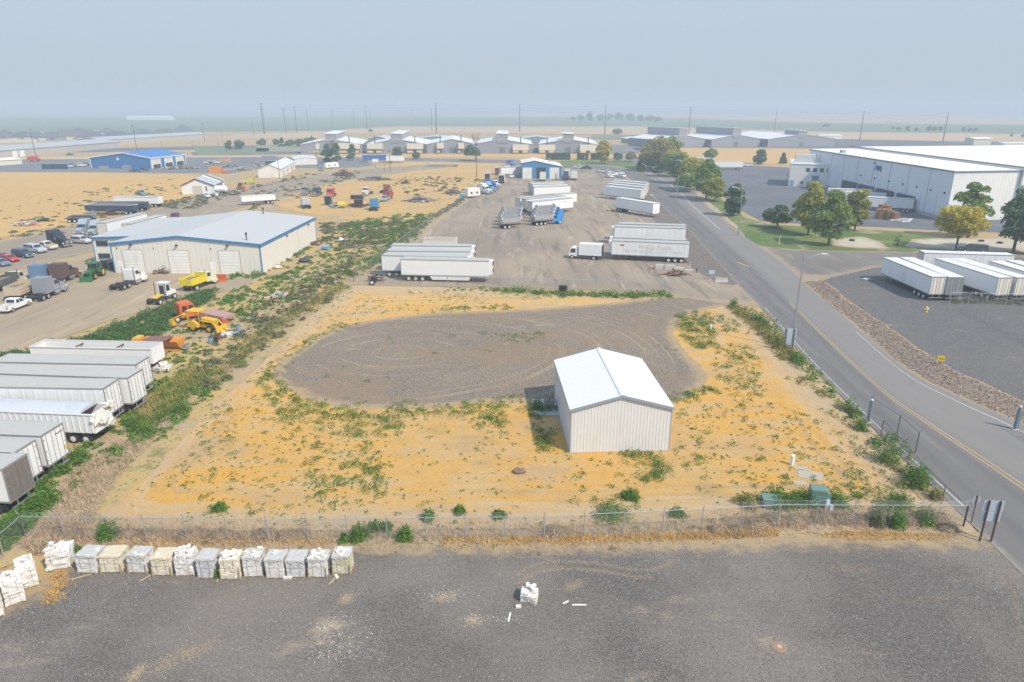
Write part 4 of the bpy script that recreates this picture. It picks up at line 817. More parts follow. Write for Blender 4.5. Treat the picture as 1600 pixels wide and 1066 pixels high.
# ------------------------------------------------------------------ poles
POLEGREY = paint('weathered_pole', (.13,.125,.13), .85)
def pole(name, label, px, py, yt, r0=.45, arms=0, m=None, cat='pole', group=None, insul=True):
    b = P(px, py); h = hgt(px, py, yt); r = thing(name, label, cat, b, 0, group)
    MB().cyl((0,0,-.2), (0,0,h), r0, 8, 0, r0*.55).build('shaft', m or POLEGREY, r)
    for k in range(arms):
        z = h-1.2-k*3.0; L = 2.6 if arms > 1 else 1.4
        a = MB(); a.box(-L, L, -.1, .1, z, z+.22); a.build('crossarm', m or POLEGREY, r)
        if insul: q = MB(); [q.cyl((x,0,z+.22), (x,0,z+.55), .08, 6) for x in (-L+.15, 0, L-.15)]; q.build('insulator', GREYTRIM, r)
    return r
TP = 'tall transmission poles across the far fields'
for px, py, yt, r0, arms, lab in ((413,210,161,.95,3,'thickest steel transmission pole with three crossarms, left of centre'),(447,209,168,.5,2,'slim crossarmed pole just left of its thicker neighbour'),(464,208,165,.62,0,'plain tall pole right of the crossarmed pair'),(415,207,178,.4,0,'thin pole right beside the thickest steel pole'),(482,203,170,.45,0,'hazy pole above the left storage shed'),(520.5,201,171,.42,0,'hazy pole standing over the first shed monitor'),(554,200,172,.4,0,'faint hazy pole right of the first monitor'),(573.5,203,164,.55,0,'plain pole behind the first storage roof'),(580,198,171,.4,0,'faint thin pole close to the plain shed pole'),(622,186,168,.35,0,'faintest thin pole on the far field, left one'),(643,186,167,.35,0,'faintest thin pole on the far field, right one'),(675,206,168,.42,0,'slim pole left of the central dark pole'),(682,208,161,.85,0,'dark central pole above the second storage shed'),(812,206,162.5,.65,0,'lone dark pole above the truck shop'),(945,211,163.5,.6,0,'dark pole above the lone yellow tree'),(1076,212,166.5,.6,0,'leaning dark pole left of the right storage sheds'),(1210,206,170.5,.5,0,'dark pole above the widest storage shed'),(1343,221,174,.5,0,'dark pole behind the cold store roof, left one'),(1473,222,176,.5,0,'dark pole behind the cold store roof, right one')):
    pole('transmission_pole', lab, px, py, yt, r0, arms, group=TP)
UP = 'utility poles in the yards'
for px, py, yt, r0, arms, lab in ((56,245,200,.28,0,'leaning dark pole by the red machine, far left'),(214,236,195,.28,1,'pole behind the ridge of the blue warehouse'),(320,222,191.5,.3,1,'tall pole beyond the blue warehouse bays'),(397,213,184,.28,0,'thin pole right of the green clump'),(24,244,232,.16,0,'short dark post before the long tan shed'),(254,235,219,.14,0,'small post behind the blue roof, left one'),(302,233,219,.14,0,'small post behind the blue roof, right one'),(342,232,216,.15,0,'small post near the two dark cones'),(349,229,202,.13,0,'thin post above the two dark cones'),(437,279,249,.16,0,'thin post at the corner of the whitewashed shed'),(497,265,236,.17,0,'brown post at the far end of the whitewashed shed'),(494,252,221,.16,0,'tall post behind the low white shed'),(610,269,233,.17,1,'wooden pole with crossarm in the salvage grass'),(601,270,254,.12,0,'short pipe post beside the crossarm pole'),(745,277,249,.20,0,'wooden pole below the bare-topped tree'),(587,262,249,.10,0,'slender post under the white satellite-like panel'),(1331,221,214,.12,0,'thin hazy post by the field shed')):
    pole('utility_pole', lab, px, py, yt, r0, arms, POLEWOOD, group=UP)
# overhead wires between some transmission poles
def wire(label, pts, sag, r=.035):
    q = MB()
    for (x0,y0,z0), (x1,y1,z1) in zip(pts[:-1], pts[1:]):
        seg = [(x0+(x1-x0)*t, y0+(y1-y0)*t, z0+(z1-z0)*t - sag*4*t*(1-t)) for t in [k/8 for k in range(9)]]; q.tube(seg, r, 3)
    tag(q.build('power_line', DARKSTEEL), label, 'power line', 'power lines between the transmission poles')
tops = [(px, py, hgt(px, py, yt)) for px, py, yt in ((413,210,161),(682,208,161),(812,206,162.5),(945,211,163.5),(1076,212,166.5),(1210,206,170.5),(1343,221,174),(1473,222,176))]
for dz, lab in ((-.4,'topmost wire strung along the dark transmission poles'),(-3.4,'middle wire strung along the dark transmission poles'),(-6.4,'lowest wire strung along the dark transmission poles')): wire(lab, [tuple(P(px,py).xy) + (h+dz,) for px, py, h in tops], 3.0, .045)
def street_lamp(label, px, py, yt, armpx, army):
    b = P(px, py); h = hgt(px, py, yt); r = thing('street_lamp', label, 'street lamp', b, 0, 'grey street lamps along the road'); zc_ = b.y*CP+CAM_H*SP
    ax = (armpx-(px+(yt-py)*-.12))*zc_/F_PX if False else armpx*zc_/F_PX; s = 1 if ax > 0 else -1
    MB().cyl((0,0,0), (0,0,h), .13, 10, 0, .075).build('shaft', STEEL, r); MB().box(-.22,.22,-.22,.22,0,.12).build('base_plate', STEEL, r)
    q = MB(); q.tube([(0,0,h-1.4),(ax*.35,0,h-.55),(ax*.7,0,h-.15),(ax,0,h-.05)], .045, 6); q.build('arm', STEEL, r)
    MB().prism([(ax-.1*s,h-.14),(ax+.75*s,h-.16),(ax+.7*s,h),(ax-.05*s,h+.06)], -.17, .17, 'y').build('lamp_head', paint('lamp_grey', (.55,.56,.56), .4), r)
street_lamp('tall grey street lamp rising beside the sign near the road bend corner', 1236, 545, 396, 26, 0)
street_lamp('grey street lamp at the corner of the lawn island', 1153, 369, 292, -13, 0)
street_lamp('grey street lamp on the truck yard side of the road', 1055, 335, 272, 14, 0)
street_lamp('grey street lamp half hidden by the roadside tree row', 1066, 292, 250, -9, 0)
street_lamp('slim lamp near the far bend of the road', 993, 272, 250, 5, 0)
# ------------------------------------------------------------------ vehicle kit (local +X is forward, origin on the ground below the middle)
TYRE = paint('tyre_rubber', (.025,.025,.026), .9, 0, .5, (.14,.12,.10), 3)
RIM = paint('wheel_rim', (.55,.55,.56), .35, .6, .2)
RIMW = paint('white_rim', (.62,.61,.58), .5, 0, .3)
RIMY = paint('yellow_rim', (.62,.40,.02), .5, 0, .2)
CHROME = paint('bright_metal', (.62,.63,.65), .22, .9, .15)
TRWHITE = paint('trailer_white', (.78,.78,.765), .45, 0, .5, (.50,.48,.43), .35)
TRROOF = paint('trailer_roof_dust', (.43,.415,.375), .65, 0, .6, (.29,.265,.22), .4)
TRROOFC = paint('trailer_roof_clean', (.66,.635,.57), .6, 0, .45, (.45,.42,.36), .4)
TRDOOR = paint('trailer_door_cream', (.72,.68,.58), .5, 0, .35, (.42,.38,.3), .8)
TRDOORW = paint('trailer_door_white', (.76,.76,.75), .5, 0, .45, (.45,.42,.38), .9)
TRSEAM = ribbed('trailer_panelled_side', (.76,.76,.745), 1.22, .025, 'X', .4, .5, (.5,.48,.44))
TRRIB = ribbed('trailer_ribbed_side', (.74,.73,.70), .62, .07, 'X', .5, .4, (.42,.38,.32))
TRRAIL = paint('trailer_rail', (.33,.34,.35), .5, .4, .4, (.25,.2,.15), 1)
HEAD = paint('headlamp_glass', (.70,.70,.68), .2, 0, .05)
TAIL = paint('tail_lamp_red', (.45,.03,.02), .4, 0, .1)
AMBER = paint('amber_lamp', (.6,.22,.02), .4)
BLACK = paint('black_trim', (.03,.03,.032), .55, 0, .3, (.15,.13,.11))
_wm = {}
def wheel(parent, x, y, r=.5, w=.28, rim=None, z=None, name='wheel'):
    key = (r, w, (rim or RIM).name, y > 0)
    if key not in _wm:
        q = MB(); s = 1 if y > 0 else -1; n = 18
        q.cyl((0,-w/2,0),(0,w/2,0), r, n, 0); q.cyl((0,s*(w/2-.01),0),(0,s*(w/2+.012),0), r*.60, n, 1, r*.52); q.cyl((0,s*(w/2+.01),0),(0,s*(w/2+.05),0), r*.20, 8, 1)
        o = q.build(name, [TYRE, rim or RIM]); _wm[key] = o.data; bpy.data.objects.remove(o)
    o = bpy.data.objects.new(name, _wm[key]); COL.objects.link(o); o.parent = parent; o.location = (x, y, r if z is None else z); return o
def text_part(parent, body, size, loc, rot, m, name='lettering', align='CENTER', shear=0, ext=.004, sx=1):
    c = bpy.data.curves.new(name, 'FONT'); c.body = body; c.size = size; c.align_x = align; c.align_y = 'CENTER'; c.extrude = ext; c.shear = shear; c.materials.append(m)
    t = bpy.data.objects.new('text_source', c); COL.objects.link(t); bpy.context.view_layer.update(); me = bpy.data.meshes.new_from_object(t); bpy.data.objects.remove(t)
    if not me.materials: me.materials.append(m)
    o = bpy.data.objects.new(name, me); COL.objects.link(o); o.parent = parent; o.location = loc; o.rotation_euler = rot; o.scale = (sx,1,1); return o
def smudge_text(parent, x0, x1, z, h, y, m, n, seed, name='lettering', axis='x', flip=1):
    """worn print whose letters cannot be read: a line of short uneven marks"""
    g = random.Random(seed); q = MB(); w = (x1-x0)/n
    for k in range(n):
        a = x0+k*w+w*.08; b = x0+(k+1)*w-w*.1; zz = z+g.uniform(-.06,.06)*h
        for c in range(3):
            za = zz-h/2+g.random()*h*.5; zb = za+h*.5*g.uniform(.6,1)
            aa = a+(b-a)*c/3*1.0; bb = aa+(b-a)*.26
            if axis == 'x': q.box(aa,bb,y-.006,y+.006,za,zb)
            else: q.box(y-.006,y+.006,aa,bb,za,zb)
    return q.build(name, m, parent)
_tp = {}
def trailer_proto(L, axles, side, roof, door, reefer, skirt, ht, tank_gap=False):
    key = (round(L*2)/2, axles, side.name, roof.name, door.name, reefer, skirt, round(ht,1))
    if key in _tp: return _tp[key], False
    L = key[0]; r = thing('box_trailer', '', 'trailer'); W = 1.295; z0 = 1.15
    q = MB(); q.box(-L/2, L/2, -W, W, z0, ht-.02); q.build('body', side, r)
    q = MB()
    for s in (-1,1): q.box(-L/2, L/2, s*W-.02*(s<0)-.0, s*W+.02*(s>0), z0-.02, z0+.14); q.box(-L/2, L/2, s*W-.02*(s<0), s*W+.02*(s>0), ht-.16, ht-.005)
    q.box(L/2, L/2+.02, -W, W, ht-.16, ht-.005); q.build('side_rail', TRRAIL, r)
    MB().box(-L/2+.04, L/2-.02, -W+.05, W-.05, ht-.02, ht+.015).build('roof', roof, r)
    fr = MB(); x = -L/2
    for s in (-1,1): fr.box(x-.07, x, s*W-(.1 if s>0 else 0), s*W+(0 if s>0 else .1), z0-.05, ht)
    fr.box(x-.07, x, -W+.1, W-.1, ht-.16, ht); fr.box(x-.07, x, -W+.1, W-.1, z0-.05, z0+.08); fr.build('rear_frame', TRRAIL, r)
    for s in (-1,1):
        d = MB(); y0, y1 = sorted((s*.015, s*(W-.11))); d.box(x-.045, x-.002, y0, y1, z0+.09, ht-.17, 0)
        for yy in (s*.25, s*.85): d.cyl((x-.075,yy,z0+.1),(x-.075,yy,ht-.2), .022, 5, 1)
        for zz in (z0+.5, z0+1.3, ht-.6): d.box(x-.06, x-.046, s*(W-.2)-.08, s*(W-.2)+.08, zz, zz+.07, 1)
        d.build('rear_door', [door, TRRAIL], r)
        q = MB(); q.box(x-.075, x-.05, s*1.0-.12, s*1.0+.12, z0-.03, z0+.05); q.build('tail_light', TAIL, r)
    q = MB(); q.box(x-.05, x+.04, -1.15, 1.15, .52, .64); q.box(x, x+.06, -.6, -.5, .6, z0); q.box(x, x+.06, .5, .6, .6, z0); q.build('bumper', TRRAIL, r)
    q = MB(); q.box(-L/2+.2, L/2-.3, -.5, -.4, .95, z0); q.box(-L/2+.2, L/2-.3, .4, .5, .95, z0); [q.box(X, X+.08, -W+.05, W-.05, z0-.12, z0) for X in np.arange(-L/2+.5, L/2-.4, 1.1)]; q.build('chassis', DARKSTEEL, r)
    ax0 = x+1.3+ (0 if axles == 2 else 0)
    for k in range(axles):
        for s in (-1,1): wheel(r, ax0+k*1.28, s*(W-.30), .5, .56, RIMW)
    for s in (-1,1):
        q = MB(); q.box(L/2-3.0, L/2-2.88, s*.75-.06, s*.75+.06, .05, z0); q.box(L/2-3.1, L/2-2.78, s*.75-.14, s*.75+.14, 0, .05); q.build('landing_leg', TRRAIL, r)
        q = MB(); q.box(ax0-.75, ax0-.73, s*(W-.3)-.29, s*(W-.3)+.29, .2, 1.0); q.build('mud_flap', BLACK, r)
    if skirt:
        for s in (-1,1): MB().add([(ax0+axles*1.28,s*(W-.03),z0),(L/2-3.3,s*(W-.03),z0),(L/2-3.6,s*(W-.03),.42),(ax0+axles*1.28+.5,s*(W-.03),.42),(ax0+axles*1.28,s*(W-.06),z0),(L/2-3.3,s*(W-.06),z0),(L/2-3.6,s*(W-.06),.42),(ax0+axles*1.28+.5,s*(W-.06),.42)], [(0,1,2,3),(7,6,5,4),(0,4,5,1),(1,5,6,2),(2,6,7,3),(3,7,4,0)]).build('side_skirt', TRWHITE, r)
    if reefer:
        q = MB(); q.box(L/2+.03, L/2+.62, -.95, .95, 1.55, 3.95, 0); q.build('reefer_unit', WHITE, r)
        q = MB(); q.box(L/2+.62, L/2+.65, -.7, .7, 2.9, 3.8); q.box(L/2+.62, L/2+.65, -.7, .7, 1.7, 2.5); q.build('reefer_grille', BLACK, r)
        MB().box(L/2-6.2, L/2-4.8, -.85, -.35, .55, 1.05).build('fuel_tank', TRRAIL, r)
    _tp[key] = r; return r, True
TRAILERS = []
def trailer(label, A, B, rear='A', anchor='A', L=None, z=4.1, axles=2, side=None, roof=None, door=None, reefer=False, skirt=False, group=None):
    """A,B: photo pixels of the near top edge (left end, right end); the box lies behind that line"""
    a, b = P(*A, z), P(*B, z); d = (b-a); Lm = d.length; d.normalize()
    if L is None: L = min(16.2, max(8.0, round(Lm*2)/2))
    nrm = Vector((-d.y, d.x, 0))
    if nrm.dot(Vector((a.x,a.y,0))) < 0: nrm = -nrm
    Lk = round(L*2)/2
    mid = (a + d*Lk/2) if anchor == 'A' else (b - d*Lk/2) if anchor == 'B' else (a+b)/2
    c = mid + nrm*1.295; fwd = d if rear == 'A' else -d
    src, new = trailer_proto(L, axles, side or TRWHITE, roof or TRROOF, door or TRDOOR, reefer, skirt, z)
    loc = (c.x, c.y, 0); rz = math.atan2(fwd.y, fwd.x)
    if new: src.location = loc; src.rotation_euler = (0,0,rz); src['label'] = label; src['group'] = group or 'parked box trailers'; o = src
    else: o = clone(src, label, loc, rz, group or 'parked box trailers')
    o['L'] = Lk; return o
G_NEAR = 'white trailers nosed along the yard fence'
t1 = trailer('white reefer trailer with skirt, nearest in the row by the yard fence', (626,405),(763,408), reefer=True, skirt=True, axles=3, group=G_NEAR)
trailer('white trailer half hidden behind the skirted one by the yard fence', (596,399),(735,402), reefer=True, axles=2, group=G_NEAR)
trailer('white trailer third from the yard fence corner, mostly roof visible', (604,392),(734,393.5), reefer=True, group=G_NEAR)
trailer('white trailer at the back of the fence corner row, dusty roof', (611,383.5),(737,385), reefer=True, group=G_NEAR)
G_W = 'white trailers beside the box truck'
w1 = trailer('white trailer with faded supermarket lettering along its side', (956,376),(1079,381), rear='B', axles=3, reefer=True, side=TRSEAM, group=G_W)
trailer('white trailer squeezed right behind the lettered supermarket trailer', (957.5,371),(1072,376), rear='B', anchor='B', reefer=True, side=TRSEAM, group=G_W)
trailer('panelled white trailer with vertical seams, third behind the box truck', (958,354),(1072,357), rear='B', anchor='B', side=TRSEAM, reefer=True, group=G_W)
trailer('rearmost trailer of the group behind the box truck, roof only', (966,349.5),(1072,353), rear='B', anchor='B', side=TRSEAM, group=G_W)
FADED = paint('faded_lettering', (.56,.50,.42), .6, 0, .5, (.7,.7,.68), 2)
FADED2 = paint('faint_lettering', (.64,.62,.58), .6, 0, .6, (.75,.75,.73), 2)
REDBOX = paint('red_patch', (.55,.10,.07), .5)
yl = 1.295+.012
text_part(w1, 'WinCo Foods', 1.15, (-1.0, yl, 3.0), (R(90),0,R(180)), FADED)
text_part(w1, 'The Supermarket Low Price Leader', .82, (-.6, yl, 2.15), (R(90),0,R(180)), FADED2)
MB().box(5.2, 6.0, yl-.01, yl+.01, 3.05, 3.45).build('red_sticker', REDBOX, w1)
text_part(w1, 'MS', .32, (5.6, yl+.014, 3.25), (R(90),0,R(180)), HEAD)
G_M = 'white trailers in the middle of the yard'
m1 = trailer('white trailer behind the silver dump trucks, nearest of the mid-yard row', (832.5,315.5),(896,309.5), anchor='B', group=G_M)
trailer('white trailer tight behind the nearest mid-yard one, rear end showing', (823,311.5),(884,306), group=G_M)
trailer('white trailer with the leftmost rear doors of the mid-yard row', (813,309.5),(874,304), group=G_M)
trailer('white trailer with clean flank ending furthest right in mid-yard', (839,306),(901.5,301.5), anchor='B', group=G_M)
trailer('white trailer with bright flank just beyond the blue cab in mid-yard', (835,292.5),(891.5,290.5), anchor='B', group=G_M)
trailer('white trailer second from the far end of the mid-yard row', (832,288.5),(887,287), anchor='B', group=G_M)
trailer('farthest trailer of the mid-yard row, near the truck shop', (830,285.5),(882,284), anchor='B', group=G_M)
smudge_text(m1, 4.1, 5.2, 3.2, .5, -yl, paint('grey_print', (.25,.25,.27)), 2, 1); smudge_text(m1, 5.5, 7.0, 3.2, .4, -yl, FADED2, 3, 2)
G_R = 'white trailers by the road side of the yard'
trailer('white trailer nearest in the slanted road-side four', (943,291),(1000,297), rear='B', roof=TRROOFC, group=G_R)
trailer('white trailer second in the slanted road-side four', (947,287.3),(1003.5,292.8), rear='B', roof=TRROOFC, group=G_R)
trailer('white trailer third in the slanted road-side four', (951.5,284.3),(1006.5,289.3), rear='B', roof=TRROOFC, group=G_R)
trailer('white trailer at the back of the slanted road-side four', (956,281.5),(1009,285.6), rear='B', roof=TRROOFC, group=G_R)
r5 = trailer('lone white trailer standing on its landing legs by the road', (962,309),(1020,318), rear='A', roof=TRROOFC, group=G_R)
G_Q = 'white trailers on the dark gravel across the road'
def qtrailer(label, far, near, **k):    # pixels: far and near ends of the left top edge
    return trailer(label, far, near, rear='B', anchor='B', roof=TRROOFC, door=TRDOOR, group=G_Q, **k)
qtrailer('white trailer nearest the road on the dark gravel, cream rear doors', (1380.5,402.5),(1456,432.5), axles=3, side=TRSEAM)
trailer('white trailer with grimy dark rear doors behind the nearest one', (1406,402),(1482.5,433), rear='B', anchor='B', roof=TRROOFC, side=TRSEAM, door=paint('grimy_grey_door', (.24,.25,.26), .7, 0, .6, (.5,.48,.45), 1.2), group=G_Q) 
q3 = qtrailer('white trailer with a dark emblem at its front side panel', (1462,404),(1560,434), axles=3)
qtrailer('white trailer just right of the emblem trailer', (1485,404),(1589,434))
trailer('white trailer parked crosswise behind the emblem trailer', (1445,395),(1585,399), rear='A', roof=TRROOFC, side=TRSEAM, group=G_Q)
qtrailer('white trailer second from the right border on the dark gravel', (1546.5,408),(1647,438))
qtrailer('white trailer at the right border on the dark gravel', (1572,407),(1675,437))
NAVY = paint('navy_print', (.04,.05,.09), .5)
text_part(q3, 'S', 1.75, (5.9, -yl, 2.8), (R(90),0,0), NAVY, 'emblem', shear=.3, sx=1.4)
MB().box(4.4, 6.6, -yl-.004, -yl+.004, 3.32, 3.5).build('emblem_bar', NAVY, q3); smudge_text(q3, 2.2, 5.0, 2.75, .5, -yl, NAVY, 6, 5)
G_L = 'old trailers nosed in along the left fence'
def ltrailer(label, right, left, **k):
    return trailer(label, left, right, rear='B', anchor='B', L=16.0, door=k.pop('door', TRDOORW), group=G_L, **k)
ltrailer('old trailer with a brown weathered rear, nearest the camera at left', (1,733.5),(-60,731), door=paint('brown_weathered_door', (.17,.145,.125), .9, 0, .6, (.30,.28,.25), 1.5))
ltrailer('white trailer with tall hinged rear doors, second from the near end', (17,709.5),(-60,706.5))
l3 = ltrailer('white trailer with a small dark name on its rear door', (62.5,681),(0,678.5))
l5 = ltrailer('white trailer with latticed rear doors behind the torn-tarp hopper', (160,607),(0,604.5), side=TRSEAM)
l6 = ltrailer('white trailer with clean roof and cream-edged doors in the left row', (198,590.5),(0,583.5))
l7 = ltrailer('white trailer farthest of the closed ones in the left row', (211,569.5),(6,565.5))
smudge_text(l3, -1.05, -.15, 3.5, .22, -8.0-.055, NAVY, 8, 7, axis='y')
YEL = paint('yellow_sticker', (.62,.50,.06), .5)
for tt in (l3, l6): MB().box(-8.06, -8.05, -1.12, -.82, 1.75, 2.15).build('sticker', YEL, tt)
trailer('white trailer under trees near the small office at the far car park', (1117,252.5),(1161,252.5), rear='B', roof=TRROOFC)
trailer('white trailer roof glimpsed through the tree row', (1082,246.5),(1113,247), rear='B', roof=TRROOFC)
# cold store trailers backed in at the docks: tail at the shaded wall
for (A, B, lab) in (((1357,308),(1429,311.5),'white trailer backed into the nearest cold store dock'),((1322,300.5),(1385,303),'white trailer backed into the second cold store dock'),((1295,295),(1364,297),'white trailer backed into the third cold store dock')):
    trailer(lab, A, B, rear='B', anchor='B', roof=TRROOFC, side=TRSEAM, group='white trailers at the cold store docks')
trailer('white trailer parked beside the blue truck shop corner, left lane', (783,262),(812,261), rear='A', L=12)
trailer('white trailer left half of the pair behind the workshop', (165,348.5),(229,333), rear='A', anchor='B')
trailer('white trailer right half of the pair, nearest the workshop roof', (205,350),(259.5,335.5), rear='A', anchor='B')
trailer('blue container trailer body parked by the poplars', (566,242.5),(605,242), rear='A', side=paint('container_blue', (.03,.13,.36), .5), roof=paint('container_blue_roof', (.06,.17,.38), .6))
trailer('short white trailer behind the blue container', (603,243.5),(622,243.5), rear='A', L=10)
# ---- open trailers
def open_trailer(label, A, B, z=3.0, wall=None, inner=None, anchor='B', L=14.5, rear='B', ribs=False, tarp=False, group=None, floor=1.2, name='open_trailer'):
    a, b = P(*A, z), P(*B, z); d = (b-a).normalized(); nrm = Vector((-d.y,d.x,0)); nrm = nrm if nrm.y > 0 else -nrm
    L = (b-a).length if L is None else L
    mid = (a+d*L/2) if anchor == 'A' else (b-d*L/2); c = mid+nrm*1.28; f = d if rear == 'A' else -d
    r = thing(name, label, 'trailer', (c.x,c.y,0), math.atan2(f.y,f.x), group); W = 1.28
    q = MB(); t = .07
    for s in (-1,1):
        y0, y1 = sorted((s*W, s*(W-t))); q.box(-L/2, L/2, y0, y1, floor, z)
        if ribs:
            for x in np.arange(-L/2+.2, L/2-.1, .62): y0, y1 = sorted((s*W, s*(W+.06))); q.box(x, x+.09, y0, y1, floor+.1, z-.1)
    q.box(-L/2, -L/2+t, -W+t, W-t, floor, z); q.box(L/2-t, L/2, -W+t, W-t, floor, z); q.build('side_wall', wall or WHITE, r)
    MB().box(-L/2+t, L/2-t, -W+t, W-t, floor, floor+.15).build('floor', inner or RUST, r)
    q = MB()
    for s in (-1,1): q.box(-L/2, L/2, s*W-.08, s*W+.08, z, z+.1)
    q.box(-L/2, -L/2+.12, -W+.08, W-.08, z, z+.1); q.box(L/2-.12, L/2, -W+.08, W-.08, z, z+.1); q.build('top_rail', TRROOFC if not ribs else TRWHITE, r)
    for x in (-L*.17, L*.17): MB().box(x-.05, x+.05, -W+t, W-t, z-.35, z-.2).build('cross_brace', inner or RUST, r)
    for k in range(2):
        for s in (-1,1): wheel(r, -L/2+1.2+k*1.28, s*.98, .5, .5, RIMW)
    MB().box(-L/2+.2, L/2-.2, -.45, .45, .85, floor).build('chassis', DARKSTEEL, r)
    for s in (-1,1): MB().box(L/2-2.6, L/2-2.5, s*.7-.06, s*.7+.06, 0, floor).build('landing_leg', TRRAIL, r)
    if tarp:
        g = random.Random(3); q = MB(); n = 9
        q.prism([(W*math.cos(R(180-180*k/n)), z+.1+.32*math.sin(R(180*k/n))) for k in range(n+1)], -L/2+1.2, L/2-.5, 'x'); q.build('tarp_cover', paint('dusty_tarp', (.50,.52,.54), .7, 0, .6, (.3,.28,.25), .8), r)
        for k in range(9): MB().lump((-L/2-.15+g.uniform(-.25,.5), g.uniform(-W,W), g.uniform(1.3,z+.3)), g.uniform(.28,.5), k, (.5,1.1,.8), rough=.9).build('torn_tarp', paint('torn_white_tarp', (.66,.62,.55), .8, 0, .6, (.35,.3,.24), 2), r)
    return r
open_trailer('white ribbed hopper trailer with a torn tarp bunched at its rear', (0,643.5),(144,649.5), z=3.05, wall=TRWHITE, ribs=True, tarp=True, group=G_L)
open_trailer('open-topped trailer with rusty brown inside, last of the left row', (92,543.5),(236,546.5), z=3.0, L=15, group=G_L)
open_trailer('small rust-lined open trailer behind the fence corner row', (661,374),(712,374.5), z=2.6, L=None, wall=CREAM, rear='A', inner=paint('brown_liner', (.15,.06,.05), .8))
NAVYT = paint('faded_navy_side', (.035,.06,.11), .6, 0, .4, (.14,.14,.15), .5)
open_trailer('long navy open trailer on the stubble edge, front one', (131,320.5),(208,321), z=2.8, wall=NAVYT, L=None, inner=DARKSTEEL, ribs=True)
open_trailer('navy open trailer parked just behind the front navy one', (146,316.5),(226,316), z=2.8, wall=NAVYT, L=None, inner=DARKSTEEL)
open_trailer('white open trailer behind the two navy ones', (176,308),(247,308.5), z=3.2, wall=WHITE, L=None, inner=DARKSTEEL)
open_trailer('low white trailer beside the dirt road behind the workshop', (377,308),(430,304.5), z=2.8, wall=WHITE, L=None, inner=TRROOF)
def flatbed(label, A, B, rear='A', deck=None, z=1.35):
    a, b = P(*A, z), P(*B, z); d = b-a; L = d.length; d.normalize(); nrm = Vector((-d.y,d.x,0)); nrm = nrm if nrm.y > 0 else -nrm; c = (a+b)/2+nrm*1.25
    f = d if rear == 'A' else -d; r = thing('flatbed_trailer', label, 'trailer', (c.x,c.y,0), math.atan2(f.y,f.x), 'flatbed trailers')
    MB().box(-L/2, L/2, -1.25, 1.25, z-.15, z).build('deck', deck or DARKSTEEL, r); MB().box(-L/2+.3, L/2-.3, -.4, .4, .75, z-.15).build('chassis', DARKSTEEL, r); MB().box(L/2-.1, L/2, -1.25, 1.25, z, z+1.3).build('headboard', STEEL, r)
    for k in range(2):
        for s in (-1,1): wheel(r, -L/2+1.2+k*1.28, s*.95, .5, .5, RIMW)
    return r
flatbed('black flatbed in front of the navy trailers', (100,341.5),(146,340.5)); flatbed('black flatbed just behind the other by the stubble edge', (106,338),(142,337.5))
flatbed('pale long flatbed lying in the dry grass by the bare-topped tree', (668,257),(716,257), 'B', paint('pale_deck', (.50,.49,.46), .8))
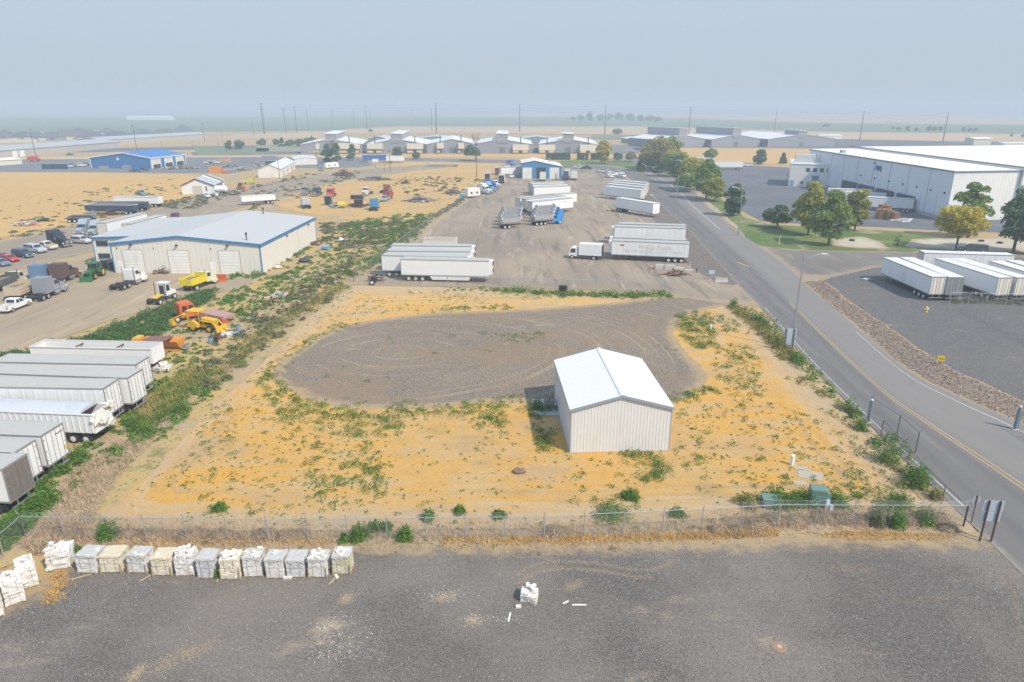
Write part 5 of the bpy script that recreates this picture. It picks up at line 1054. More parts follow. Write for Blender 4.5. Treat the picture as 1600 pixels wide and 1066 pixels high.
# ---- road tractors
def semi(label, px, py, tx, ty, col, sleeper='high', group='road tractors', dark_hood=None, name='semi_tractor', loaded=False, wrap=None, bobtail=True, sc=1.0):
    a = P(px, py); rz = ang(a, P(tx, ty)); r = thing(name, label, 'truck', a, rz, group)
    m = paint('truck_' + '_'.join('%02d' % int(c*99) for c in col), col, .35, 0, .2, (.25,.23,.2), .7); hm = m
    q = MB(); q.box(-4.1, 3.2, -.52, -.38, .72, 1.0); q.box(-4.1, 3.2, .38, .52, .72, 1.0); [q.box(x, x+.12, -.4, .4, .74, .95) for x in (-4.0,-2.0,-.5,1.5)]; q.build('chassis', DARKSTEEL, r)
    q = MB(); q.prism([(-.15,.95),(1.45,.95),(1.45,1.95),(1.05,2.75),(.75,2.85),(-.15,2.9)], -1.05, 1.05, 'y'); cab = q.build('cab', hm, r, bevel=.05)
    q = MB(); q.prism([(1.40,.9),(3.35,.9),(3.42,1.35),(3.3,1.72),(2.9,1.86),(1.40,2.02)], -.78, .78, 'y'); q.build('hood', hm, r, bevel=.08)
    q = MB(); q.add([(1.47,-.95,1.98),(1.47,.95,1.98),(1.10,.90,2.68),(1.10,-.90,2.68)], [(0,1,2,3)]); q.build('windscreen', GLASS, r)
    for s in (-1,1):
        MB().add([(.25,s*1.06,1.95),(1.25,s*1.06,1.95),(1.0,s*1.06,2.6),(.25,s*1.06,2.6)], [(0,1,2,3)]).build('side_window', GLASS, r)
        q = MB(); n = 7; q.prism([(2.6+.68*math.cos(R(180*k/n)), .52+.62*math.sin(R(180*k/n))) for k in range(n+1)], *sorted((s*.74, s*1.16)), 'y'); q.build('fender', hm, r)
        MB().box(3.2, 3.38, *sorted((s*.80, s*1.08)), .95, 1.2).build('headlight', HEAD, r)
        q = MB(); q.cyl((-.25,s*1.12,.9),(-.25,s*1.12,3.7 if sleeper != 'none' else 3.4), .075, 8); q.build('exhaust_stack', CHROME, r)
        q = MB(); q.cyl((-.2,s*.92,.62),(1.2,s*.92,.62), .32, 12); q.build('fuel_tank', CHROME, r)
        q = MB(); q.box(1.15,1.28,*sorted((s*1.12,s*1.36)),1.7,2.3); q.build('mirror', CHROME, r)
        wheel(r, 2.6, s*.98, .52, .30, RIM)
        for x in (-3.35,-2.05): wheel(r, x, s*.90, .52, .58, RIM)
        MB().box(-4.12,-4.09,*sorted((s*.65,s*1.2)),.25,.95).build('mud_flap', BLACK, r)
    MB().box(3.42, 3.55, -1.12, 1.12, .38, .78).build('bumper', CHROME, r); MB().box(3.36, 3.46, -.5, .5, .9, 1.62).build('grille', CHROME, r)
    if not loaded: MB().cyl((-2.7,0,1.02),(-2.7,0,1.14), .5, 12).build('fifth_wheel', BLACK, r)
    if sleeper in ('high','flat','box'):
        h = {'high':3.75,'flat':2.9,'box':3.55}[sleeper]; x0 = -2.0 if sleeper != 'box' else -2.3
        sm = wrap or hm
        prof = [(x0,.95),(-.12,.95),(-.12,h-.05),(x0+.1,h)] if sleeper == 'box' else [(x0,.95),(-.12,.95),(-.10,2.95),(-.35,h),(x0+.15,h)]
        MB().prism(prof, -1.2, 1.2, 'y').build('sleeper', sm, r, bevel=.06)
        if sleeper == 'high': MB().prism([(-.30,h-.05),(.95,2.82),(.5,2.88),(-.10,2.95)], -1.0, 1.0, 'y').build('roof_fairing', hm, r)
    return r
semi('grey road tractor with a boxy grey sleeper on the dirt yard', 78, 462.5, 110, 449, (.30,.31,.34), 'box', wrap=paint('grey_tarp', (.25,.26,.29), .7))
semi('white road tractor with bare frame heading to the roll-up doors', 205, 446, 236, 434, (.74,.73,.70), 'none')
semi('road tractor with blue boxed sleeper near the green tractor', 71, 441, 90, 433.5, (.10,.17,.27), 'box', wrap=paint('blue_grey_tarp', (.14,.22,.34), .7))
semi('road tractor with brown boxed sleeper next to the blue one', 102, 439, 122, 431, (.14,.08,.065), 'box', wrap=paint('brown_tarp', (.12,.075,.065), .7))
semi('black road tractor parked in the row of pickups', 92, 385, 104, 386.5, (.02,.03,.045), 'high')
semi('silver-blue tractor with the white trailer, left of the pair', 133, 366.5, 118, 372.5, (.30,.36,.42), 'high', loaded=True)
semi('silver-blue tractor with the white trailer, right of the pair', 152, 368.5, 138, 374.5, (.33,.37,.41), 'high', loaded=True)
semi('red road tractor peeking over the workshop annex roof', 193, 361, 182, 366, (.45,.03,.03), 'none', loaded=True)
G_J = 'derelict trucks in the salvage grass'
semi('bright red derelict truck with raised red panel in the salvage grass', 517, 308, 508, 313, (.50,.02,.03), 'flat', G_J)
semi('navy derelict truck left of the red one', 495, 306, 487, 310, (.03,.05,.09), 'flat', G_J)
semi('grey derelict truck leftmost in the salvage grass', 478, 304.5, 470, 308.5, (.22,.20,.19), 'none', G_J)
semi('silver derelict tractor facing away in the salvage grass', 478, 324, 473, 318, (.42,.44,.47), 'flat', G_J)
semi('sky-blue boxed derelict tractor in the salvage grass', 586, 327.5, 592, 321, (.07,.25,.42), 'box', G_J)
semi('white and red cabover derelict in the salvage grass', 573, 305, 565, 308, (.66,.62,.56), 'none', G_J)
semi('rust-red and white derelict behind the dump pickup', 604, 300.5, 611, 298, (.36,.10,.08), 'none', G_J)
semi('white aerodynamic tractor first in the yard-side truck row', 757, 303, 769, 304.5, (.74,.74,.73), 'high', 'trucks along the yard fence')
semi('pale blue tractor second in the yard-side truck row', 763, 300, 774, 301.5, (.16,.34,.50), 'high', 'trucks along the yard fence')
semi('royal blue tractor third in the yard-side truck row', 768, 297, 778, 298.5, (.03,.12,.36), 'high', 'trucks along the yard fence')
semi('white day-cab tractor behind the royal blue one', 771, 293.5, 781, 295, (.70,.70,.69), 'none', 'trucks along the yard fence')
semi('bright blue tractor left of the truck shop roof', 801, 261, 808, 263, (.03,.14,.42), 'high', 'trucks along the yard fence')
semi('second blue tractor farther left of the truck shop', 794, 259, 789, 262, (.05,.17,.42), 'flat', 'trucks along the yard fence')
semi('dark tractor parked right of the truck shop', 884, 281, 884, 277, (.06,.09,.14), 'high', 'trucks along the yard fence')
# ---- grain dump trucks (rounded aluminium tubs)
ALU = paint('brushed_aluminium', (.52,.53,.54), .38, .55, .25, (.34,.30,.26), .8); TARPG = paint('grey_roll_tarp', (.20,.195,.19), .85, 0, .5, (.32,.28,.23), .5)
def tub(r, L, x0, axles, rim=None):
    W = 1.25; n = 8
    prof = [(-W, 2.85),(-W, 1.75),(-W+.15,1.35),(-W*.55,1.12),(W*.55,1.12),(W-.15,1.35),(W,1.75),(W,2.85)]
    MB().prism(prof, x0, x0+L, 'x').build('tub', ALU, r)
    q = MB(); q.prism([(-W-.03,2.85),(W+.03,2.85),(W*.8,3.0),(0,3.1),(-W*.8,3.0)], x0+.1, x0+L-.1, 'x'); q.build('tarp', TARPG, r)
    q = MB(); [q.prism([(-W*1.03,2.5),(W*1.03,2.5),(W*.85,3.05),(0,3.55),(-W*.85,3.05)], xx, xx+.12, 'x') for xx in (x0-.14, x0+L+.02)]; q.build('end_cap', ALU, r)
    q = MB(); q.box(x0, x0+L, -.45, .45, .8, 1.12); q.build('chassis', DARKSTEEL, r)
    for k in range(axles):
        for s in (-1,1): wheel(r, x0+.7+k*1.25, s*.95, .5, .5, RIMW)
    for s in (-1,1): MB().box(x0-.06, x0, *sorted((s*.7, s*1.1)), 1.3, 1.6).build('tail_light', TAIL, r)
def dump_unit(label, px, py, tx, ty, cab=None, L=5.6, axles=3, group='silver dump trucks and pups in the yard'):
    a = P(px, py); rz = ang(a, P(tx, ty)); r = thing('dump_truck' if cab else 'dump_trailer', label, 'truck' if cab else 'trailer', a, rz, group)
    tub(r, L, -L/2-(1.4 if cab else 0), axles)
    if cab:
        m = paint('cab_blue', cab, .35, 0, .1); x = L/2-1.3
        MB().prism([(x,.8),(x+1.5,.8),(x+1.5,1.8),(x+1.15,2.6),(x,2.65)], -1.05, 1.05, 'y').build('cab', m, r, bevel=.04); MB().prism([(x+1.45,.7),(x+2.7,.7),(x+2.75,1.5),(x+1.45,1.75)], -.85, .85, 'y').build('hood', m, r, bevel=.06)
        MB().add([(x+1.52,-.9,1.83),(x+1.52,.9,1.83),(x+1.2,.85,2.52),(x+1.2,-.85,2.52)], [(0,1,2,3)]).build('windscreen', GLASS, r)
        for s in (-1,1):
            MB().add([(x+.2,s*1.06,1.75),(x+1.3,s*1.06,1.75),(x+1.1,s*1.06,2.45),(x+.2,s*1.06,2.45)], [(0,1,2,3)]).build('side_window', GLASS, r); wheel(r, x+2.1, s*.98, .5, .3, RIMW)
            MB().cyl((x-.1,s*.9,1),(x-.1,s*.9,3.2), .07, 7).build('exhaust_stack', CHROME, r); q = MB(); q.prism([(x+2.1+.62*math.cos(R(30*k)), .5+.62*math.sin(R(30*k))) for k in range(7)], *sorted((s*.84, s*1.14)), 'y'); q.build('fender', m, r)
        MB().box(x+2.74, x+2.85, -1.1, 1.1, .35, .75).build('bumper', CHROME, r)
    else:
        q = MB(); q.tube([(L/2,.4,.9),(L/2+2.4,0,.8),(L/2,-.4,.9)], .07); q.build('drawbar', DARKSTEEL, r)
CB = (.03,.26,.62)
for px, py, lab in ((854,351,'silver dump truck with bright blue cab, nearest of the blue-cabbed four'),(855.5,346,'silver dump truck with blue cab second of the blue-cabbed four'),(857,341.5,'silver dump truck with blue cab third of the blue-cabbed four'),(858.5,337.5,'silver dump truck with blue cab farthest of the blue-cabbed four')): dump_unit(lab, px, py, px+20, py-1.6, CB)
for px, py, lab in ((797,356.5,'silver dump trailer nearest in the left stack'),(796,351.5,'silver dump trailer second in the left stack'),(798,346.5,'silver dump trailer third in the left stack'),(800,341,'silver dump trailer farthest in the left stack')): dump_unit(lab, px, py, px+20, py-1.6, None, 5.4, 2)
# ---- box truck
a = P(917,404.5); bt = thing('box_truck', 'white cab-over box truck parked before the supermarket trailer', 'truck', a, ang(P(932,405), P(898,403)))
MB().box(-3.2, 1.6, -1.2, 1.2, .95, 3.25).build('box', TRWHITE, bt); MB().box(-3.15, 1.55, -1.14, 1.14, 3.25, 3.28).build('roof', TRROOFC, bt)
MB().prism([(1.85,.6),(3.75,.6),(3.8,1.3),(3.3,2.35),(3.0,2.45),(1.85,2.45)], -1.02, 1.02, 'y').build('cab', WHITE, bt, bevel=.06)
MB().add([(3.83,-.9,1.35),(3.83,.9,1.35),(3.36,.85,2.28),(3.36,-.85,2.28)], [(0,1,2,3)]).build('windscreen', GLASS, bt)
for s in (-1,1):
    MB().add([(2.3,s*1.03,1.35),(3.45,s*1.03,1.35),(3.15,s*1.03,2.2),(2.3,s*1.03,2.2)], [(0,1,2,3)]).build('side_window', GLASS, bt); wheel(bt, 3.0, s*.9, .42, .28, RIMW); wheel(bt, -1.6, s*.85, .42, .5, RIMW)
    MB().box(3.78, 3.86, *sorted((s*.6, s*.95)), .8, 1.0).build('headlight', HEAD, bt)
MB().box(-3.3, 3.6, -.4, .4, .55, .93).build('chassis', DARKSTEEL, bt); MB().box(-3.4,-3.22,-1.2,1.2,.5,.7).build('bumper', DARKSTEEL, bt); MB().box(-3.26,-3.2,-1.1,1.1,1.0,3.15).build('rear_door', BLACK, bt)
# ---- cars, pickups
def car(label, px, py, tx, ty, col, kind='pickup', group='parked cars and pickups', hoodcol=None, sc=1.0, metal=.0):
    a = P(px, py); rz = ang(a, P(tx, ty)); nm = {'pickup':'pickup_truck','suv':'sport_utility_vehicle','sedan':'sedan_car','canopy':'pickup_truck','van':'van'}[kind]
    r = thing(nm, label, {'pickup':'pickup','canopy':'pickup','suv':'car','sedan':'car','van':'van'}[kind], a, rz, group)
    m = paint('car_' + '_'.join('%02d' % int(c*99) for c in col), col, .28, metal, .12, (.3,.27,.23), .7, .5)
    W = .95; L = {'pickup':2.75,'canopy':2.75,'suv':2.45,'sedan':2.35,'van':2.7}[kind]
    zb = .95 if kind != 'sedan' else .78
    if kind == 'pickup':
        q = MB(); q.prism([(-.75,.42),(L,.42),(L+.05,.85),(L-.15,1.05),(1.35,1.15),(-.75,1.15)], -W, W, 'y'); q.build('body', m, r, bevel=.06)
        q = MB(); q.box(-L,-.77,-W,-W+.09,.5,1.15); q.box(-L,-.77,W-.09,W,.5,1.15); q.box(-L,-L+.08,-W+.09,W-.09,.5,1.15); q.build('bed', m, r); MB().box(-L+.08,-.78,-W+.09,W-.09,.55,.68).build('bed_floor', BLACK, r)
        cab = [(-.75,1.13),(1.30,1.13),(.65,1.78),(.35,1.84),(-.6,1.84)]
    elif kind == 'canopy':
        q = MB(); q.prism([(-L,.42),(L,.42),(L+.05,.85),(L-.15,1.05),(1.35,1.15),(-L,1.15)], -W, W, 'y'); q.build('body', m, r, bevel=.06); cab = [(-L+.03,1.13),(1.30,1.13),(.65,1.78),(.35,1.84),(-L+.2,1.82)]
    elif kind == 'suv':
        q = MB(); q.prism([(-L,.42),(L,.42),(L+.03,.8),(L-.15,1.02),(1.1,1.12),(-L,1.15)], -W, W, 'y'); q.build('body', m, r, bevel=.06); cab = [(-L+.05,1.13),(1.15,1.10),(.5,1.74),(.2,1.80),(-L+.3,1.78)]
    elif kind == 'van':
        q = MB(); q.prism([(-L,.4),(L,.4),(L+.03,.9),(L-.5,1.2),(-L,1.2)], -W, W, 'y'); q.build('body', m, r, bevel=.06); cab = [(-L+.03,1.18),(L-.5,1.18),(1.4,1.95),(1.1,2.05),(-L+.1,2.05)]
    else:
        q = MB(); q.prism([(-L,.32),(L,.32),(L+.03,.62),(L-.3,.82),(1.0,.92),(-1.5,.95),(-L,.88)], -.9, .9, 'y'); q.build('body', m, r, bevel=.06); cab = [(-1.75,.92),(1.1,.9),(.35,1.36),(-.1,1.42),(-1.0,1.40)]
    wi = W-.12 if kind != 'sedan' else .76
    # greenhouse, narrower at the roof
    z0 = cab[0][1]; zt = max(z for x, z in cab); vs = [(x, -(W-.02 if kind != 'sedan' else .88)+(z-z0)/(zt-z0)*.14, z) for x, z in cab] + [(x, (W-.02 if kind != 'sedan' else .88)-(z-z0)/(zt-z0)*.14, z) for x, z in cab]; n = len(cab)
    MB().add(vs, [tuple(range(n)), tuple(range(2*n-1,n-1,-1))]+[(i,i+n,(i+1)%n+n,(i+1)%n) for i in range(n)]).build('cabin', m, r, bevel=.04)
    xr0, xf = cab[0][0], cab[1][0]; xt = cab[2][0]; wv = (W-.02 if kind != 'sedan' else .88)
    def side(x0, x1, x2, x3, nm='side_window'):
        for s in (-1,1):
            zl = z0+.07; zh = zt-.13; f = lambda z: wv-(z-z0)/(zt-z0)*.14+.012
            MB().add([(x0,s*f(zl),zl),(x1,s*f(zl),zl),(x2,s*f(zh),zh),(x3,s*f(zh),zh)], [(0,1,2,3)]).build(nm, GLASS, r)
    if kind == 'pickup': side(.15, xf-.18, xt-.1, .15); side(-.65, .05, .05, -.55)
    elif kind == 'canopy': side(.15, xf-.18, xt-.1, .15); side(-.65,.05,.05,-.65); side(-L+.2,-.8,-.8,-L+.3)
    elif kind == 'suv': side(.1, xf-.2, xt-.1, .1); side(-1.0,0,0,-1.0); side(-L+.25,-1.1,-1.1,-L+.4)
    elif kind == 'van': side(1.0, xf-.2, 1.3, 1.0)
    else: side(-.3, xf-.25, xt-.05, -.3); side(-1.4,-.4,-.4,-1.0)
    x1, za = cab[1]; x2, zb2 = cab[2]; k0, k1 = .12, .92; A = lambda k: (x1+(x2-x1)*k+.015, za+(zb2-za)*k+.015)
    (u0,v0), (u1,v1) = A(k0), A(k1); MB().add([(u0,-.78*wv,v0),(u0,.78*wv,v0),(u1,.72*wv,v1),(u1,-.72*wv,v1)], [(0,1,2,3)]).build('windscreen', GLASS, r)
    xa, za = cab[0]; xb, zb3 = cab[-1]; MB().add([(xa+(xb-xa)*.2-.015,-.7*wv,za+(zb3-za)*.2),(xa+(xb-xa)*.2-.015,.7*wv,za+(zb3-za)*.2),(xa+(xb-xa)*.85-.015,.66*wv,za+(zb3-za)*.85),(xa+(xb-xa)*.85-.015,-.66*wv,za+(zb3-za)*.85)], [(0,1,2,3)]).build('rear_window', GLASS, r)
    wr = .39 if kind != 'sedan' else .32
    for s in (-1,1):
        for x in (L-.85, -L+1.05): wheel(r, x, s*(W-.12), wr, .24, RIM)
        MB().box(L-.02, L+.06, *sorted((s*.55, s*.85)), .72 if kind != 'sedan' else .55, .9 if kind != 'sedan' else .68).build('headlight', HEAD, r); MB().box(-L-.03, -L+.02, *sorted((s*.7, s*.9)), .75 if kind != 'sedan' else .6, 1.05 if kind != 'sedan' else .78).build('tail_light', TAIL, r)
    MB().box(L, L+.1, -.85, .85, .38, .6).build('bumper', STEEL if kind != 'sedan' else m, r); MB().box(-L-.1, -L, -.85, .85, .4, .58).build('bumper', STEEL if kind != 'sedan' else m, r)
    if hoodcol: MB().box(1.4, L-.1, -.85, .85, 1.10, 1.17).build('hood', paint('yellow_hood', hoodcol, .4), r)
    return r
car('white pickup with open dark bed at the left edge of the dirt yard', 24, 483.5, 40, 477, (.76,.75,.73))
car('dark blue sport utility vehicle in the row by the dirt road', 37, 402, 48, 403.5, (.05,.07,.11), 'suv')
car('silver pickup with canopy in the row by the dirt road', 56, 394.5, 70, 396.5, (.42,.46,.50), 'canopy')
car('white pickup with a yellow hood in the row by the dirt road', 73, 389.5, 86, 391, (.66,.63,.58), 'pickup', hoodcol=(.62,.42,.03))
car('light silver sport utility vehicle by the workshop annex', 128, 380.5, 142, 381.5, (.55,.54,.52), 'suv')
car('red sedan at the left edge by the dirt road', 15, 408.5, 26, 410, (.45,.04,.04), 'sedan')
car('dull red low car behind the red sedan', 3, 406, 12, 408, (.30,.05,.05), 'sedan')
car('blue-grey sedan at the left edge in front of the red one', 1, 415, 10, 416.5, (.16,.19,.24), 'sedan')
car('burgundy pickup with faded hood above the workshop roof', 274, 343, 270, 347, (.16,.04,.06), 'canopy')
car('white pickup beside the dark one on the road bend', 904, 263.5, 912, 263.8, (.74,.74,.72)); car('black pickup right of the white one on the road bend', 917, 264.5, 924, 264.8, (.03,.05,.07))
for i, (px, py, lab) in enumerate(((941,269.5,'silver pickup at the back of the road-side cluster'),(949,271.5,'white pickup second in the road-side cluster'),(957,275,'white pickup third in the road-side cluster'),(951,277.5,'white sedan at the front left of the road-side cluster'),(966,273,'dark-windowed white pickup right of the road-side cluster'),(970,277.5,'white pickup at the front right of the road-side cluster'))):
    car(lab, px, py, px+8, py+1.0*(1 if i % 2 else -.2), [(.45,.47,.49),(.74,.73,.71),(.74,.74,.72),(.72,.72,.70),(.66,.66,.66),(.75,.74,.72)][i], ['pickup','pickup','pickup','sedan','pickup','pickup'][i])
car('dark pickup with canopy parked under the golden maple', 1519, 394.5, 1504, 394, (.06,.075,.10), 'canopy')
car('white pickup beside the trailer in the far car park', 1168, 260, 1174, 260, (.74,.74,.72))
car('white pickup parked by the truck shop left wall', 800, 278, 799, 281, (.74,.73,.71))
car('dark car alone on the road before the long tan shed', 110, 243, 118, 243, (.05,.09,.15), 'sedan')
for i, (px, py, k, c) in enumerate(((106,262,'pickup',(.66,.66,.65)),(112,261,'suv',(.05,.07,.12)),(122,260.5,'sedan',(.70,.70,.69)),(127,260,'pickup',(.68,.68,.66)),(134,259,'suv',(.06,.08,.13)),(212,269,'pickup',(.04,.08,.13)),(225,267.5,'pickup',(.06,.09,.13)),(327,256,'pickup',(.70,.68,.66)),(335,256,'pickup',(.72,.70,.70)))):
    car('%s vehicle %s the far blue warehouse' % (('pale','dark')[sum(c) < 1], ('first of the row left of','second of the row left of','third of the row left of','fourth of the row left of','parked against the corner of','left one in front of','right one in front of','left one past the bays of','right one past the bays of')[i]), px, py, px+6, py, c, k, 'vehicles around the far blue warehouse')
car('grey car beside the caravan by the whitewashed shed', 502, 267, 500, 269, (.22,.24,.26), 'suv')
car('white car in front of the white barn', 321, 308.5, 327, 309.5, (.55,.62,.66), 'sedan')
car('pale green old pickup behind the white open trailer', 221, 305, 230, 306.5, (.10,.28,.25), 'pickup')
car('faded pickup with red dump bed in the salvage grass', 602, 314, 596, 316.5, (.28,.36,.40), 'pickup', G_J); 
a = P(607,311); q = MB(); rr = thing('dump_bed', 'rust-red dump bed standing behind the faded salvage pickup', 'truck bed', a, ang(P(607,311),P(602,313)))
q.box(-2.2,2.2,-1.2,-1.1,.9,2.3); q.box(-2.2,2.2,1.1,1.2,.9,2.3); q.box(-2.2,-2.1,-1.1,1.1,.9,2.3); q.box(2.1,2.2,-1.1,1.1,.9,2.6); q.box(-2.1,2.1,-1.1,1.1,.9,1.0); q.build('tub', paint('rust_red_bed', (.34,.07,.06), .7, 0, .5), rr)
for s in (-1,1): wheel(rr, -1.2, s*.95, .5, .4, RIMW)
# ---- yard vehicles
def dump_truck(label, px, py, tx, ty, cabc, bedc, rot_bed=0, wood=False, axl=1):
    a = P(px, py); r = thing('dump_truck', label, 'truck', a, ang(a, P(tx, ty)), 'work trucks on the dirt yard'); cm = paint('dumpcab_%02d%02d%02d' % tuple(int(c*99) for c in cabc), cabc, .4, 0, .25); bm_ = paint('dumpbed_%02d%02d%02d' % tuple(int(c*99) for c in bedc), bedc, .6, 0, .35, (.3,.2,.12), 1)
    q = MB(); q.box(-3.5,3.0,-.45,.45,.7,1.0); q.build('chassis', DARKSTEEL, r)
    q = MB(); x0, x1, z0, z1 = -3.6, .5, 1.15, 2.3 if not wood else 2.6; t = .09
    for s in (-1,1):
        q.box(x0,x1,*sorted((s*1.2, s*(1.2-t))),z0,z1)
        for x in np.arange(x0+.3, x1, .8): q.box(x, x+.12, *sorted((s*1.2, s*1.29)), z0, z1)
        if wood:
            for zz in (1.6, 2.1): q.box(x0, x1, *sorted((s*1.2, s*1.27)), zz, zz+.12)
    q.box(x0,x0+t,-1.2+t,1.2-t,z0,z1-.1); q.box(x1-t,x1,-1.2+t,1.2-t,z0,z1+.35); q.box(x0+t,x1-t,-1.2+t,1.2-t,z0,z0+.1); q.build('dump_bed', bm_, r)
    MB().lump((-1.6,0,z1-.45), 1.0, 2, (1.7,.95,.35)).build('load', paint('load_soil', (.20,.16,.12), .95), r)
    MB().prism([(.75,.8),(2.1,.8),(2.1,1.75),(1.75,2.55),(.75,2.6)], -1.02, 1.02, 'y').build('cab', cm, r, bevel=.05); MB().prism([(2.05,.75),(3.6,.75),(3.65,1.35),(3.4,1.62),(2.05,1.8)], -.85, .85, 'y').build('hood', cm, r, bevel=.08)
    MB().add([(2.12,-.88,1.8),(2.12,.88,1.8),(1.8,.82,2.48),(1.8,-.82,2.48)], [(0,1,2,3)]).build('windscreen', GLASS, r)
    q = MB(); q.tube([(.6,-.9,1),(.6,-.9,3.1)], .07, 7); q.build('exhaust_stack', DARKSTEEL, r)
    MB().box(.55,.74,-.9,.9,1.75,2.35).build('rear_window', GLASS, r)
    for s in (-1,1):
        MB().add([(.95,s*1.03,1.75),(1.95,s*1.03,1.75),(1.7,s*1.03,2.4),(.95,s*1.03,2.4)], [(0,1,2,3)]).build('side_window', GLASS, r)
        q = MB(); q.prism([(2.9+.7*math.cos(R(30*k)), .52+.68*math.sin(R(30*k))) for k in range(7)], *sorted((s*.82, s*1.14)), 'y'); q.build('fender', cm, r)
        wheel(r, 2.9, s*.98, .52, .3, RIMW); [wheel(r, -2.3-k*1.25, s*.9, .52, .55, RIMW) for k in range(axl)]
        MB().box(3.55,3.7,*sorted((s*.6, s*.85)),.95,1.15).build('headlight', HEAD, r)
    MB().box(3.62,3.78,-1.05,1.05,.4,.7).build('bumper', DARKSTEEL, r); return r
dump_truck('pale yellow dump truck with a vivid yellow bed by the roll-up doors', 313, 449, 333, 441.5, (.66,.64,.40), (.72,.58,.02))
dump_truck('old lime-cab truck with a tan ribbed wooden bed', 42, 464, 62, 455, (.48,.50,.10), (.52,.43,.30), wood=True, axl=2)
dump_truck('cream old truck behind the tan-bedded one', 20, 449, 36, 443, (.60,.57,.45), (.10,.11,.10))
# yard spotter
a = P(254,471.5); sp = thing('yard_tractor', 'white terminal tractor with yellow fifth wheel on the dirt yard edge', 'truck', a, ang(P(236,478.5), P(272,463.5)))
q = MB(); q.box(-2.6,2.5,-.5,-.36,.65,.95); q.box(-2.6,2.5,.36,.5,.65,.95); q.build('chassis', DARKSTEEL, sp)
MB().prism([(.1,.9),(1.35,.9),(1.35,1.9),(1.15,3.0),(.1,3.0)], -.85, .6, 'y').build('cab', WHITE, sp, bevel=.05); MB().box(.0,1.4,-.95,.7,3.0,3.12).build('cab_roof', WHITE, sp)
MB().prism([(1.35,.85),(2.6,.85),(2.6,1.5),(1.35,1.9)], -.85, .85, 'y').build('hood', WHITE, sp, bevel=.06); MB().add([(1.37,-.75,1.95),(1.37,.5,1.95),(1.19,.5,2.85),(1.19,-.75,2.85)], [(0,1,2,3)]).build('windscreen', GLASS, sp); MB().add([(.25,-.86,1.7),(1.15,-.86,1.7),(1.0,-.86,2.75),(.25,-.86,2.75)], [(0,1,2,3)]).build('side_window', GLASS, sp); MB().box(.07,.11,-.5,.3,1.2,2.7).build('rear_door', GLASS, sp)
q = MB(); q.prism([(-1.9,1.0),(-.2,1.25),(-.2,1.35),(-1.9,1.1)], -.55, .55, 'y'); q.build('fifth_wheel', paint('machine_yellow', (.66,.40,.02), .5, 0, .3, (.25,.15,.06), 1.5), sp)
for s in (-1,1):
    wheel(sp, 1.9, s*.85, .5, .3, RIMW); wheel(sp, -1.9, s*.8, .5, .55, RIMW); q = MB(); q.tube([(-.15,s*.95,.9),(-.15,s*.95,3.1)], .06); q.build('guard_post', BLACK, sp)
q = MB(); q.tube([(2.2,.95,1.0),(2.2,.95,2.9)], .06, 6); q.build('exhaust_stack', BLACK, sp)
# green farm tractor with loader
JG = paint('farm_green', (.03,.15,.045), .4, 0, .2); a = P(147,434.5); ft_ = thing('farm_tractor', 'green farm tractor with yellow wheels and front loader', 'tractor', a, ang(P(158,430), P(140,439)))
MB().prism([(-.2,.9),(1.9,.95),(2.0,1.45),(1.6,1.75),(-.2,1.85)], -.42, .42, 'y').build('hood', JG, ft_, bevel=.06); MB().box(-1.6,1.8,-.3,.3,.65,.95).build('chassis', DARKSTEEL, ft_)
MB().prism([(-1.7,1.2),(-.15,1.2),(-.05,2.6),(-1.6,2.6)], -.75, .75, 'y').build('cab_glass', GLASS, ft_); MB().box(-1.85,.1,-.88,.88,2.6,2.78).build('cab_roof', JG, ft_, bevel=.05)
for s in (-1,1):
    wheel(ft_, -1.3, s*.98, .88, .5, RIMY); wheel(ft_, 1.4, s*.88, .60, .36, RIMY); q = MB(); q.prism([(-1.3+1.0*math.cos(R(25*k+10)), .88+1.0*math.sin(R(25*k+10))) for k in range(7)]+[(-1.3+.9*math.cos(R(25*k+10)), .88+.9*math.sin(R(25*k+10))) for k in range(6,-1,-1)], *sorted((s*.74, s*1.2)), 'y'); q.build('fender', JG, ft_)
    q = MB(); q.tube([(-.1,s*.62,1.5),(1.9,s*.62,1.55),(2.9,s*.62,.45)], .08, 6); q.build('loader_arm', JG, ft_); q = MB(); [q.tube([(x,s*.74,1.2),(x,s*.74,2.6)], .05) for x in (-.12,-1.65)]; q.build('cab_post', JG, ft_)
q = MB(); q.prism([(2.8,.1),(3.7,.05),(3.7,.12),(2.95,.2),(2.85,.85),(2.75,.85)], -1.15, 1.15, 'y'); q.build('bucket', JG, ft_); q = MB(); q.box(-2.9,-1.8,-.9,.9,.5,.7); q.tube([(-2.2,-.6,.6),(-2.4,-.6,1.5)], .07); q.tube([(-2.2,.6,.6),(-2.4,.6,1.5)], .07); q.build('rear_blade', DARKSTEEL, ft_)
MB().cyl((.6,.25,1.8),(.6,.25,2.7), .06).build('exhaust_stack', BLACK, ft_)
